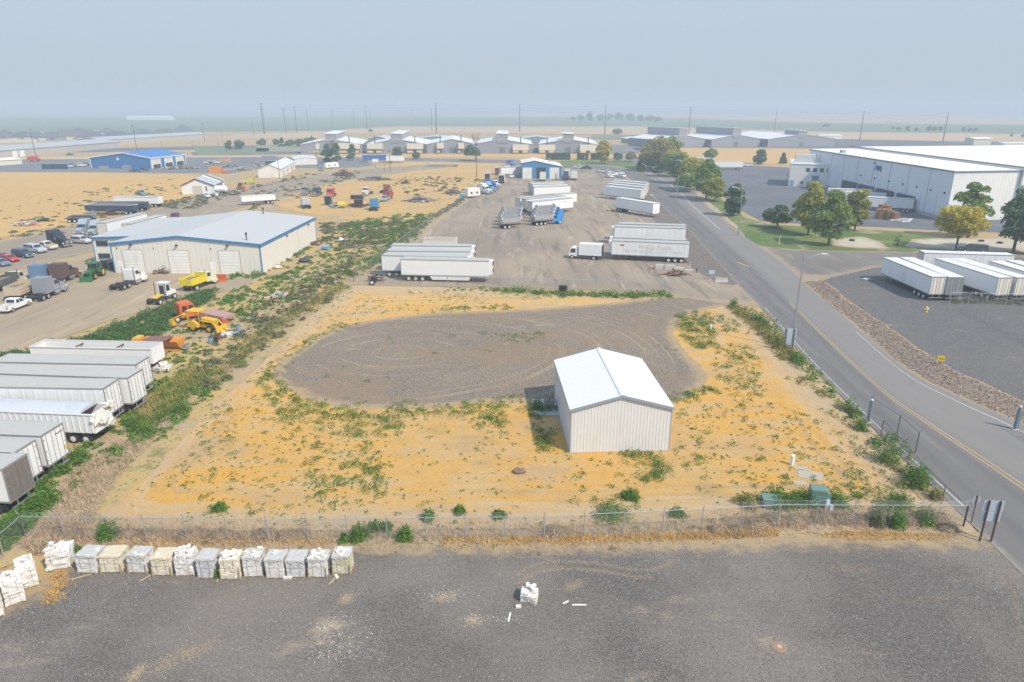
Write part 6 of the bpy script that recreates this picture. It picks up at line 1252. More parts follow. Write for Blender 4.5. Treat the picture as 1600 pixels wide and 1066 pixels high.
# yellow backhoe
MY = bpy.data.materials['machine_yellow']; a = P(318,516); bh = thing('backhoe', 'yellow backhoe loader with canopy rusting in the green weeds', 'digger', a, ang(P(300,514.5), P(336,518)))
MB().prism([(.3,1.0),(2.3,1.0),(2.4,1.75),(.3,1.95)], -.5, .5, 'y').build('hood', MY, bh, bevel=.05); MB().box(.7,1.9,-.53,-.5,1.1,1.5).build('engine_bay', BLACK, bh); MB().box(-1.6,2.3,-.45,.45,.6,1.0).build('chassis', MY, bh); MB().box(-1.9,.35,-.95,.95,2.85,2.98).build('canopy', MY, bh, bevel=.04)
for s in (-1,1):
    wheel(bh, -.8, s*.95, .75, .45, RIMY); wheel(bh, 1.8, s*.9, .55, .34, RIMY); q = MB(); [q.tube([(x,s*.8,1.0),(x,s*.8,2.85)], .05) for x in (-1.7,.2)]; q.build('canopy_post', MY, bh)
    q = MB(); q.tube([(.3,s*.62,1.6),(2.2,s*.66,1.5),(3.2,s*.66,.5)], .1, 6); q.build('loader_arm', MY, bh); MB().prism([(-1.45+.95*math.cos(R(30*k)) +.65, .75+.9*math.sin(R(30*k))) for k in range(7)], *sorted((s*.72, s*1.2)), 'y').build('fender', MY, bh)
q = MB(); q.prism([(3.0,.2),(3.9,.1),(3.9,.18),(3.15,.3),(3.05,.95),(2.95,.95)], -1.1, 1.1, 'y'); q.build('bucket', MY, bh)
MB().box(-.9,-.2,-.35,.35,1.0,1.5).build('seat', BLACK, bh); q = MB(); q.tube([(-1.7,0,1.1),(-3.0,0,2.1)], .2, 6); q.tube([(-3.0,0,2.1),(-5.0,0,1.2)], .17, 6); q.build('boom', MY, bh); q = MB(); q.prism([(-5.5,.35),(-4.75,.3),(-4.8,1.25),(-5.3,1.2)], -.4, .4, 'y'); q.build('digging_bucket', MY, bh)
for s in (-1,1): q = MB(); q.tube([(-1.7,s*.5,.9),(-2.1,s*1.5,.15)], .09); q.box(-2.4,-1.8,s*1.5-.25,s*1.5+.25,0,.12); q.build('stabiliser', MY, bh)
# orange cab of a salvaged truck
OR = paint('faded_orange', (.58,.13,.03), .6, 0, .35, (.5,.3,.15), 1.5); a = P(292,499); oc = thing('truck_cab', 'faded orange salvaged truck cab in the weeds behind the backhoe', 'truck cab', a, ang(P(282,500), P(303,496)))
MB().prism([(-1.1,.5),(1.1,.5),(1.15,1.5),(.9,2.6),(.6,2.75),(-1.1,2.7)], -1.1, 1.1, 'y').build('shell', OR, oc, bevel=.12); 
for x0, x1 in ((-.8,-.05),(.1,.85)): MB().add([(x0,-1.11,1.5),(x1,-1.11,1.5),(x1-.05,-1.11,2.35),(x0+.05,-1.11,2.35)], [(0,1,2,3)]).build('side_window', GLASS, oc)
MB().add([(1.17,-.9,1.5),(1.17,.9,1.5),(.95,.85,2.5),(.95,-.85,2.5)], [(0,1,2,3)]).build('windscreen', GLASS, oc); MB().prism([(1.1,.5),(2.1,.5),(2.1,1.1),(1.1,1.4)], -.9, .9, 'y').build('hood', OR, oc); wheel(oc, -1.6, -.9, .5, .3, RIMW)
# orange hopper spreader
OY = paint('hopper_orange', (.62,.27,.05), .6, 0, .5, (.25,.10,.05), 1.2); a = P(255,546); hp = thing('hopper_spreader', 'orange steel hopper spreader with rusty lid lying in the weeds', 'hopper', a, ang(P(230,546), P(281,547)))
q = MB(); q.add([(-2.6,-.45,.35),(2.6,-.45,.35),(2.6,.45,.35),(-2.6,.45,.35),(-2.6,-1.15,1.45),(2.6,-1.15,1.45),(2.6,1.15,1.45),(-2.6,1.15,1.45)], [(0,3,2,1),(0,1,5,4),(1,2,6,5),(2,3,7,6),(3,0,4,7)]); [q.add([(x,-.5,.36),(x+.1,-.5,.36),(x+.1,-1.2,1.42),(x,-1.2,1.42)], [(0,1,2,3)]) for x in np.arange(-2.4,2.5,.8)]; q.build('hopper', OY, hp)
MB().box(-2.0,1.0,-1.0,1.0,1.45,1.52).build('lid', paint('rusty_brown_sheet', (.20,.11,.085), .85, 0, .5, (.1,.06,.05), 1), hp); q = MB(); q.box(-2.7,2.7,-.9,-.8,0,.35); q.box(-2.7,2.7,.8,.9,0,.35); q.build('skid', OY, hp); MB().box(-3.6,-2.7,-.8,.8,.4,1.7).build('engine_box', paint('orange_yellow_box', (.66,.36,.05), .6, 0, .3), hp, bevel=.08)
q = MB(); q.tube([(2.6,-.5,.5),(3.4,-.5,.3),(3.4,.5,.3),(2.6,.5,.5)], .08); q.box(3.1,3.35,-.35,.35,.1,.9); q.build('chute', STEEL, hp)
# red trailer and snow blade near it
a = P(341,500); rt = thing('low_trailer', 'pink-red faded low trailer behind the backhoe', 'trailer', a, ang(P(328,498), P(356,504)))
MB().box(-2.6,2.6,-1.1,1.1,.6,1.1).build('bed', paint('pink_faded_red', (.42,.25,.22), .8, 0, .5), rt); [wheel(rt, -.8, s*1.0, .4, .25, RIMW) for s in (-1,1)]; MB().prism([(1.9,.1),(2.6,.1),(2.6,.7),(2.1,1.0)], -1.25, -.2, 'y').build('bucket', REDBOX, rt); q = MB(); q.tube([(2.6,.4,.7),(3.6,0,.6),(2.6,-.4,.7)], .06); q.build('drawbar', DARKSTEEL, rt)
a = P(342,440); sb = thing('loader_bucket', 'orange-red loader bucket by the pale yellow dump truck', 'bucket', a, R(8)); q = MB(); q.prism([(-.5,0),(.6,.05),(.6,.12),(-.35,.2),(-.3,1.2),(-.45,1.2)], -1.3, 1.3, 'y', M=Matrix.Rotation(R(-90),4,'Z')); q.build('shell', paint('orange_red_steel', (.52,.12,.04), .6, 0, .3), sb); q = MB(); [q.box(x,x+.08,.45,.75,.2,.8) for x in (-.6,.5)]; q.build('bracket', DARKSTEEL, sb)
def barrel(label, px, py, col, lying=False, rz=0):
    r = thing('drum', label, 'drum', P(px,py), rz, 'drums in the weeds'); m = paint('drum_%02d%02d%02d' % tuple(int(c*99) for c in col), col, .6, .1, .5, (.2,.12,.08), 3); q = MB()
    ax = (lambda t: (t-.45,0,.3)) if lying else (lambda t: (0,0,t))
    q.cyl(ax(0), ax(.9), .29, 14)
    for t in (.0,.3,.6,.87): q.cyl(ax(t), ax(t+.03), .305, 14)
    q.build('shell', m, r); q = MB(); q.cyl(ax(.9), ax(.915), .26, 14); q.cyl(ax(.915), ax(.94), .04, 6); q.build('lid', DARKSTEEL, r)
barrel('upright pale blue drum right of the yellow backhoe', 373, 517, (.25,.36,.50)); barrel('pale blue drum left of the scattered dark ones', 330, 537, (.22,.33,.48)); barrel('black drum standing between the scattered ones', 338, 536, (.03,.03,.04)); barrel('black drum lying before the upright blue one', 362, 522, (.03,.03,.04), True, .3); barrel('blue-ended drum lying at the right of the drums', 368, 524, (.10,.22,.36), True, .4); barrel('rust-topped drum behind the black standing one', 343, 531, (.20,.10,.07))
# portable toilet, van trailer, caravan, tank, forklift
r = thing('portable_toilet', 'turquoise portable toilet beside the yard fence', 'toilet', P(722,313)); TQ = paint('turquoise_plastic', (.01,.27,.42), .4, 0, .1)
MB().box(-.6,.6,-.6,.6,0,2.15).build('cabin', TQ, r, bevel=.04); MB().prism([(-.65,2.15),(.65,2.15),(.45,2.4),(-.45,2.4)], -.65, .65, 'y').build('roof', paint('pale_plastic', (.5,.6,.65), .5), r); MB().box(-.45,.45,-.64,-.6,.15,2.0).build('door', TQ, r)
def caravan(name, label, px, py, tx, ty, L=6, H=2.7, m=None, cat='caravan'):
    a = P(px,py); r = thing(name, label, cat, a, ang(a, P(tx,ty))); MB().prism([(-L/2,.6),(L/2,.6),(L/2+.1,1.6),(L/2-.25,H),(-L/2+.2,H),(-L/2-.05,1.6)], -1.15, 1.15, 'y').build('body', m or WHITE, r, bevel=.12)
    for x in (-L*.3, L*.15): [MB().box(x,x+.9,*sorted((s*1.14,s*1.17)),1.5,2.1).build('window', GLASS, r) for s in (-1,1)]
    [wheel(r, -.4+k*.8, s*.95, .35, .25, RIMW) for s in (-1,1) for k in (0,1)]; MB().box(-.6,0,-1.18,-1.14,.7,2.3).build('door', CREAM, r); q = MB(); q.tube([(L/2,.5,.6),(L/2+1.2,0,.55),(L/2,-.5,.6)], .05); q.build('drawbar', DARKSTEEL, r); MB().box(L/4,L/4+.6,-.3,.3,H,H+.2).build('roof_vent', WHITE, r)
caravan('caravan', 'white caravan parked by the whitewashed shed', 518, 263.5, 526, 263, 7.5, 3.0); caravan('enclosed_trailer', 'white enclosed trailer with tan roof beside the turquoise toilet', 738, 309, 748, 308, 5.5, 3.4, paint('van_trailer_white', (.76,.72,.66), .5), 'trailer')
for px, py, tx, ty, lab in ((762,283,763,279,'dark-doored box body at the far yard fence'),(784,286,786,281,'open-ended box body with flat load, far yard fence'),(778,273,782,268,'long grey van body with a rust patch, far yard fence'),(793,271,796,265,'cream van body left of the truck shop'),(848,283,849,279,'white van body backed into the truck shop bay'),(886,277.5,887,273,'cream van body right of the truck shop'),(897,281,898,276,'white van body outermost right of the truck shop')):
    a = P(px,py); r = thing('van_body', lab, 'van body', a, ang(a,P(tx,ty)), 'van bodies around the truck shop'); MB().box(-3.2,3.2,-1.2,1.2,.9,3.6).build('body', TRWHITE, r); MB().box(-3.15,3.15,-1.15,1.15,3.6,3.63).build('roof', TRROOF, r); MB().box(-3.26,-3.2,-1.1,1.1,1.0,3.4).build('rear_door', BLACK if 'dark' in lab or 'open' in lab else RUST if 'rust' in lab else TRDOOR, r); MB().box(-3,3,-.4,.4,.5,.9).build('chassis', DARKSTEEL, r); [wheel(r, x, s*.9, .45, .4, RIMW) for x in (-2,2) for s in (-1,1)]
r = thing('tank_trailer', 'white round tank on wheels in front of the white barn', 'tank', P(346,304)); q = MB(); q.cyl((-1.9,0,2.0),(1.9,0,2.0),1.15,18); q.cyl((1.9,0,2.0),(2.3,0,2.0),1.15,18,0,.6); q.cyl((-1.9,0,2.0),(-2.3,0,2.0),1.15,18,0,.6); q.build('tank', WHITE, r); MB().box(-1.8,1.8,-.5,.5,.4,1.0).build('chassis', DARKSTEEL, r); [wheel(r, x, s*.8, .45, .35, RIMW) for x in (-.8,.6) for s in (-1,1)]; q = MB(); q.cyl((.2,0,3.1),(.2,0,3.35),.25); q.build('hatch', STEEL, r)
r = thing('front_loader', 'small orange loader at the far corner of the white barn', 'loader', P(377,296), R(-20)); MB().prism([(-1.2,.6),(1.0,.6),(1.0,1.3),(-1.2,1.4)], -.7,.7,'y').build('body', OR, r); MB().box(-.8,.1,-.6,.6,1.4,2.4).build('cab', GLASS, r); [wheel(r, x, s*.8, .5, .3, RIMW) for x in (-.9,.9) for s in (-1,1)]; q = MB(); q.tube([(0,0,1.2),(2.2,0,.6)], .12); q.prism([(2,.1),(2.9,.1),(2.2,.8)], -1,1,'y'); q.build('bucket', OR, r)
r = thing('work_truck', 'yellow-green truck beyond the white barn', 'truck', P(389,288), R(10)); MB().prism([(.3,.6),(2.4,.6),(2.4,1.5),(1.6,2.4),(.3,2.4)],-1,1,'y').build('cab', paint('lime_yellow', (.55,.52,.05), .5), r); MB().box(-2.8,.2,-1.1,1.1,.9,1.5).build('bed', paint('lime_yellow', (.5,.5,.1)), r); MB().add([(2.41,-.8,1.55),(2.41,.8,1.55),(1.75,.8,2.3),(1.75,-.8,2.3)],[(0,1,2,3)]).build('windscreen', GLASS, r); [wheel(r, x, s*.9, .5, .35, RIMW) for x in (-1.8,1.6) for s in (-1,1)]
r = thing('forklift', 'small forklift in front of the right truck shop door', 'forklift', P(869,281.5), R(-90)); MB().prism([(-1,.3),(.7,.3),(.7,.9),(-1,1.1)],-.5,.5,'y').build('body', MY, r); q = MB(); [q.tube([(.8,s,.1),(.8,s,3.2)],.07) for s in (-.35,.35)]; q.box(.76,.84,-.35,.35,1.5,1.6); q.box(.76,.84,-.35,.35,3.0,3.1); q.build('mast', DARKSTEEL, r); q = MB(); [q.box(.85,1.9,s-.06,s+.06,.1,.16) for s in (-.3,.3)]; q.build('forks', DARKSTEEL, r); [wheel(r, x, s*.5, .3, .2, RIMW) for x in (-.7,.5) for s in (-1,1)]; q = MB(); [q.tube([(x,s,1),(x,s,2.1)],.04) for x in (-.7,.5) for s in (-.45,.45)]; q.box(-.8,.6,-.5,.5,2.1,2.18); q.build('overhead_guard', BLACK, r)
r = thing('boom_lift', 'red-orange machine parked by the left pole', 'machine', P(53,252.5), 0); MB().prism([(-3.2,.6),(3.2,.6),(3.4,1.6),(2.2,2.6),(-2.8,2.6)],-1.2,1.2,'y').build('body', paint('machine_red', (.55,.06,.05), .5), r); [wheel(r, x, s*1.1, .7, .4, RIMW) for x in (-2,2) for s in (-1,1)]; q = MB(); q.tube([(-2,0,2.6),(3.6,0,3.2)],.25); q.build('boom', paint('machine_red', (.5,.1,.1)), r)
r = thing('storage_container', 'bright orange container beyond the stubble behind the white barn', 'container', P(327,271), 0); Wc_ = (P(346,271)-P(327,271)).length; ORC = ribbed('bright_orange_ribbed', (.66,.26,.03), .6, .05, 'X'); MB().box(0,Wc_,0,2.5,0,3.0).build('body', ORC, r); MB().box(.2,Wc_-.2,.2,2.3,3.0,3.04).build('roof', ORC, r); MB().box(Wc_,Wc_+.05,.1,2.4,.1,2.9).build('door', OR, r); MB().box(Wc_+.1,Wc_+3,0,2.2,.3,.8).build('platform', OR, r)
for i, (px, py, W, D, H, m, lab) in enumerate(((66,264.5,5,2.5,2.6,NAVYT,'dark navy bin left of the row by the far blue warehouse'),(84,264.5,3,2.5,2.6,NAVYT,'dark navy bin pair by the far blue warehouse, left part'),(93,264.5,3,2.5,2.6,NAVYT,'dark navy bin pair by the far blue warehouse, right part'),(155,267.5,4,2,2.2,STEEL,'grey crate standing against the far blue warehouse'),(191,264,4,2,1.6,STEEL,'low pale crate at the corner of the far blue warehouse'),(342,254.5,6,3,3.0,paint('tan_box', (.50,.33,.2)),'tan box beyond the bays of the far blue warehouse'),(377,254.5,7,3,3.0,STEEL,'grey box beyond the bays of the far blue warehouse'),(410,254,8,3,3.4,GREYWALL,'dark grey box left of the whitewashed shed'),(415,259,7,3,2.4,NAVYT,'navy container left of the whitewashed shed'))):
    r = thing('storage_bin', lab, 'bin', P(px,py), 0, 'bins and boxes around the far yards'); MB().box(0,W,0,D,0,H).build('body', m, r); MB().box(-.06,W+.06,-.06,D+.06,H,H+.1).build('lid', GREYTRIM, r)
# ------------------------------------------------------------------ ground cover
WEED = mat_leaf('weed_green', ((.075,.165,.022),(.12,.23,.034),(.24,.32,.065)), trans=.2)
WEED_Y = mat_leaf('weed_yellow_green', ((.20,.21,.055),(.33,.29,.08),(.46,.36,.13)), trans=.2)
WEED_S = mat_leaf('weed_sage', ((.13,.15,.07),(.20,.205,.10),(.31,.27,.15)), trans=.2)
STRAW = mat_leaf('dead_straw', ((.54,.35,.085),(.62,.40,.09),(.68,.48,.16)), trans=.15)
TUMBLE = mat_leaf('dead_tumbleweed', ((.37,.275,.18),(.50,.375,.245),(.64,.49,.32)), trans=.15)
RUSSET = mat_leaf('russet_straw', ((.46,.255,.07),(.56,.33,.09),(.62,.42,.15)), trans=.15)
def in_poly(poly, n):
    pts = np.array([tuple(P(*p).xy) for p in poly]); lo, hi = pts.min(0), pts.max(0); out = np.zeros((0,2))
    while len(out) < n:
        q = lo + rng.random((n*2,2))*(hi-lo); r = np.zeros(len(q), bool); a = pts; c = np.roll(pts,-1,0)
        for (x1,y1),(x2,y2) in zip(a,c):
            if abs(y2-y1) > 1e-9: r ^= ((y1 > q[:,1]) != (y2 > q[:,1])) & (q[:,0] < (x2-x1)*(q[:,1]-y1)/(y2-y1)+x1)
        out = np.concatenate([out, q[r]])
    return out[:n]
def along(path, n, w):
    pts = [P(*p) for p in path]; seg = [(b-a).length for a,b in zip(pts[:-1],pts[1:])]; tot = sum(seg); o = []
    for t in rng.random(n)*tot:
        for a,b,s in zip(pts[:-1],pts[1:],seg):
            if t <= s: break
            t -= s
        p = a.lerp(b, min(1,t/s)); nn = Vector((-(b-a).y,(b-a).x,0)).normalized(); p = p + nn*float(rng.normal()*w); o.append((p.x,p.y))
    return np.array(o)
def clumps(pos, rmin, rmax, hk=.8, dens=150, leaf=.10, skew_=2.0):
    """leaf points for low domed clumps"""
    Pt, Nn, Tt, Sz = [], [], [], []
    for x, y in pos:
        r = rmin + (rmax-rmin)*rng.random()**skew_; h = r*hk*(.7+.6*rng.random()); k = max(8, int(dens*min(r,1.6)**1.6)); 
        a = rng.random(k)*6.283; d = np.sqrt(rng.random(k)); lob = 1+.35*np.sin(a*3+x*5)+.2*np.sin(a*5+y*7); rr = r*d*lob
        z = h*np.clip(1-d**2,0,1)*(.35+.75*rng.random(k)); Pt.append(np.stack([x+rr*np.cos(a), y+rr*np.sin(a), z+.03],1)); Nn.append(np.stack([np.cos(a)*d,np.sin(a)*d,np.full(k,.8)],1)); Tt.append(np.clip(rng.normal(.3+.3*rng.random(),.2,k),0,1)); Sz.append(np.full(k, leaf))
    return np.concatenate(Pt), np.concatenate(Nn), np.concatenate(Tt)
def stuff(name, parts, m, leaf=.10, label=None, cat=None):
    p = np.concatenate([a[0] for a in parts]); n = np.concatenate([a[1] for a in parts]); t = np.concatenate([a[2] for a in parts])
    me = leaf_mesh(name, p, n, leaf, m, t, aspect=.6); o = bpy.data.objects.new(name, me); COL.objects.link(o); return tag(o, kind='stuff')
C = clumps
# the lot's green weeds
stuff('weeds', [
  C(in_poly([(398,592),(430,585),(470,622),(560,640),(640,650),(620,690),(520,680),(430,650)], 260), .15, .75),
  C(in_poly([(330,640),(430,590),(520,650),(600,690),(640,780),(480,812),(330,810),(260,760)], 520), .06, .42),
  C(in_poly([(470,690),(600,700),(610,775),(520,800),(470,770)], 120), .12, .65),
  C(along([(600,640),(680,645),(740,637),(820,628)], 75, .7), .2, .9), C(in_poly([(725,638),(795,632),(790,680),(770,695),(735,670)], 60), .2, .8),
  C(along([(560,690),(700,665),(800,700),(800,780),(640,790)], 160, 3.5), .05, .35),
  C(along([(836,628),(840,650),(845,680),(852,706)], 70, .5), .2, .75), C(along([(965,710),(1010,712),(1032,722),(1026,742),(1000,750)], 42, .5), .35, .9),
  C(along([(880,712),(930,716),(990,718),(1050,705)], 40, 1.0), .1, .45), C(in_poly([(900,725),(1000,745),(1060,790),(960,810),(880,780)], 40), .08, .55),
  C(in_poly([(1056,492),(1085,486),(1112,496),(1118,520),(1112,545),(1085,545),(1060,525)], 190), .25, .85), C(in_poly([(1110,535),(1180,545),(1200,610),(1160,640),(1120,600)], 230), .12, .6),
  C(along([(1110,490),(1130,500),(1150,520)], 40, .8), .25, .7), C(along([(1120,610),(1095,612),(1062,625),(1045,620)], 55, .6), .2, .7), C(in_poly([(1060,640),(1200,620),(1330,680),(1400,760),(1300,790),(1120,790),(1060,740)], 420), .06, .42),
  C(along([(1055,640),(1090,680),(1110,720),(1060,700)], 40, 1.0), .12, .5), C(in_poly([(1320,720),(1400,760),(1410,800),(1330,800)], 70), .15, .6),
  C(along([(545,505),(500,525),(455,550),(425,575),(405,600)], 150, .8), .12, .5), C(in_poly([(560,470),(700,460),(800,482),(700,490),(580,492)], 110), .08, .38),
  C(along([(690,483),(760,482),(800,480)], 60, .7), .2, .6), C(in_poly([(600,455),(1000,462),(900,470),(700,468)], 80), .1, .5),
  C(in_poly([(770,522),(850,518),(855,532),(800,538)], 42), .15, .6), C(in_poly([(445,510),(545,455),(620,470),(520,520)], 160), .06, .3),
  C(np.array([tuple(P(*q).xy) for q in ((538,574),(605,591),(573,597),(510,590),(440,603),(543,623),(560,632),(572,629),(510,626),(430,632),(760,548),(767,550),(706,527),(680,553),(610,530),(1030,540),(1040,545),(1055,548),(755,522),(843,522),(660,640),(525,640))]), .3, .7, .6),
  C(in_poly([(150,740),(360,600),(400,640),(300,740),(200,800)], 130), .04, .28),
  C(along([(100,842),(300,838),(600,830),(900,826),(1200,812)], 120, 1.6), .06, .35)], WEED, .062)
# tall green strip by the gate fence and the roadside
stuff('weeds', [C(along([(785,456),(860,459),(940,462),(1000,463),(1045,461)], 210, .9), .35, 1.0, 1.0, 90), C(along([(700,452),(740,453),(785,455)], 30, .7), .2, .6), C(along([(470,456),(548,448)],10,1.0),.2,.5)], WEED, .10)
stuff('tall_weeds', [C(along([(1148,481),(1180,505),(1215,545),(1235,565)], 90, .7), .3, .8, 1.7, 130), C(along([(1250,590),(1300,630),(1335,668)], 26, .8), .25, .6, 1.4, 120), C(along([(1340,690),(1390,715),(1420,750),(1450,780)], 22, 1.0), .25, .6, 1.3, 120)], WEED_Y, .11)
stuff('tall_weeds', [C(along([(1155,480),(1200,517),(1232,548),(1262,578),(1300,612),(1345,655)], 60, .6), .3, .85, 1.6, 170), C(along([(1375,690),(1395,715),(1425,742),(1445,770)], 13, .6), .4, .8, 1.9, 200), C(along([(1200,790),(1255,787),(1310,785),(1400,800)], 26, .6), .4, .8, 1.4, 150)], WEED, .11)
# left thicket and yard edge
stuff('weeds', [C(in_poly([(-60,590),(0,556),(60,546),(130,530),(190,505),(260,478),(310,460),(338,452),(330,470),(290,490),(262,520),(225,535),(190,548),(100,552),(20,575),(-60,620)], 900), .35, 1.05, 1.0, 90)], mat_leaf('thicket_green', ((.075,.16,.045),(.12,.215,.06),(.21,.29,.09))), .13)
stuff('weeds', [C(along([(365,438),(400,425),(440,405),(480,385),(510,372)], 150, 1.8), .3, 1.0, .8), C(along([(548,432),(580,410),(615,385),(645,362)], 260, 1.6), .35, 1.0, .9, 90), C(in_poly([(330,470),(400,440),(470,420),(440,470),(380,500),(330,500)], 200), .2, .9), C(in_poly([(240,545),(300,500),(360,500),(400,560),(320,620),(250,610)], 130), .2, .7),
  C(in_poly([(180,640),(240,590),(320,590),(330,620),(250,690),(200,690)], 120), .25, .8), C(in_poly([(60,760),(130,690),(200,640),(240,680),(180,720),(120,760)], 45), .3, .8), C(in_poly([(-20,850),(60,760),(90,780),(40,830),(-20,870)], 110), .4, 1.0), C(in_poly([(430,430),(520,380),(560,400),(480,470),(430,480)], 190), .2, .8),
  C(in_poly([(520,350),(640,335),(690,335),(640,375),(560,385)], 300), .3, 1.2, .7), C(in_poly([(150,405),(160,415),(140,418),(128,410)], 20), .2, .6)], WEED, .12)
stuff('sage_weeds', [C(in_poly([(300,560),(400,480),(520,420),(560,400),(520,470),(420,540),(330,620)], 420), .2, .8), C(in_poly([(560,400),(700,330),(720,320),(660,345),(500,350),(510,390)], 420), .2, 1.1, .6), C(in_poly([(560,300),(640,275),(760,280),(740,300),(680,320),(600,290)], 140), .3, 1.2, .5), C(in_poly([(395,300),(520,280),(560,265),(560,275),(470,310),(390,330)], 160), .3, 1.2, .5), C(in_poly([(250,315),(330,305),(390,298),(300,328),(240,325)], 130), .3, 1.2, .5),
  C(along([(0,375),(60,362),(130,345),(200,332),(280,316),(400,292),(500,272)], 130, 2.5), .3, 1.3, .5), C(along([(600,395),(660,350),(700,325),(740,300),(775,278)], 160, .9), .3, 1.0, .8), C(in_poly([(0,330),(130,300),(270,280),(280,300),(150,340),(20,365)], 90), .3, 1.2, .4)], WEED_S, .17)
# dead growth
def blades(name, pos, h, w, m, lean=.5, k=1):
    n = len(pos); a = rng.random(n)*6.283; hh = h*(.5+.8*rng.random(n)); ln = lean*(.4+rng.random(n)); b = np.concatenate([pos, np.full((n,1),.03)],1)
    d = np.stack([np.cos(a)*ln*hh, np.sin(a)*ln*hh, hh*np.clip(1.1-ln,.12,1)],1); s = np.stack([-np.sin(a),np.cos(a),np.zeros(n)],1)*(w*(.6+.8*rng.random(n)))[:,None]
    V = np.stack([b-s, b+s, b+d+s*.25, b+d-s*.25],1).reshape(-1,3); me = quads(name, V, m, np.repeat(rng.random(n),4)); o = bpy.data.objects.new(name, me); COL.objects.link(o); return tag(o, kind='stuff')
FP = [(70,850),(175,738),(262,655),(352,580),(440,515),(542,450),(700,452),(1040,462),(1145,477),(1190,505),(1262,580),(1350,665),(1415,728),(1500,812),(1490,832),(900,842),(300,848)]
blades('straw', in_poly(FP, 60000), .18, .030, STRAW, 1.0)
blades('dry_grass', np.concatenate([along([(60,838),(160,836),(300,840),(420,842)], 5200, .8), along([(420,842),(700,838),(1000,834),(1200,822)], 5200, .8), along([(1130,822),(1250,812),(1400,812),(1490,816)], 4200, .9)]), .5, .022, TUMBLE, .7)
blades('dry_grass', np.concatenate([in_poly([(60,825),(105,745),(180,692),(232,678),(205,720),(160,780),(135,845),(70,850)], 9000), in_poly([(30,850),(70,820),(140,800),(130,845),(60,868)], 4500), in_poly([(180,720),(260,650),(330,590),(350,590),(280,660),(210,720)], 1800)]), .55, .025, TUMBLE, .85)
blades('dry_grass', np.concatenate([along([(180,845),(330,848),(520,848)], 1500, .35), along([(690,846),(760,846),(900,845)], 1800, .3), along([(880,844),(1000,842),(1150,836),(1215,832)], 4200, .3), along([(90,895),(98,905),(85,930),(80,945)], 900, .35), in_poly([(1270,838),(1330,830),(1500,838),(1470,846),(1330,846)], 1500)]), .28, .03, RUSSET, .9)
blades('yellow_grass', np.concatenate([along([(540,447),(462,490),(408,528),(355,575),(315,608)], 4200, 1.0), in_poly([(200,650),(300,570),(330,580),(250,660),(220,680)], 3000), along([(1145,480),(1200,525),(1240,565)], 2600, .6)]), .75, .03, WEED_Y, .45)
blades('stubble', in_poly([(0,300),(280,275),(290,290),(230,322),(0,368)], 9000), .35, .07, STRAW, .8)
blades('stubble', in_poly([(440,330),(560,275),(640,258),(800,262),(740,300),(690,330),(560,343)], 12000), .35, .06, STRAW, .8)
# individual bushes
def bush_src(name, label, px, py, wpx, hk, m, n=900, seed=0, leaf=.09, group=None):
    b = P(px, py); zc_ = b.y*CP+CAM_H*SP; r = wpx*zc_/F_PX/2; k = n; v = rng.normal(size=(k,3)); v /= np.linalg.norm(v,axis=1)[:,None]; v[:,2] = np.abs(v[:,2]); rad = rng.random(k)**.35
    lob = 1+.22*np.sin(np.arctan2(v[:,1],v[:,0])*3+seed)+.18*np.sin(np.arctan2(v[:,1],v[:,0])*7+seed*2)
    hk *= 1.75; p = v*rad[:,None]*np.array([r,r,r*hk])*lob[:,None]*(.85+.3*rng.random(k))[:,None]; p[:,2] += .05
    o = thing(name, label, 'bush', b, 0, group); me = leaf_mesh('foliage', p, v+np.array([0,0,.4]), leaf, m, np.clip(rng.normal(.35,.25,k),0,1), aspect=.5); f = bpy.data.objects.new('foliage', me); COL.objects.link(f); f.parent = o
    q = MB(); [q.cyl((0,0,0),(math.cos(i*1.1+seed)*r*.5,math.sin(i*1.1+seed)*r*.5,r*hk*.7),.02,4,0,.008) for i in range(6)]; q.build('stem', BARK_M, o); return o
GB = 'green bushes along the wire fence'
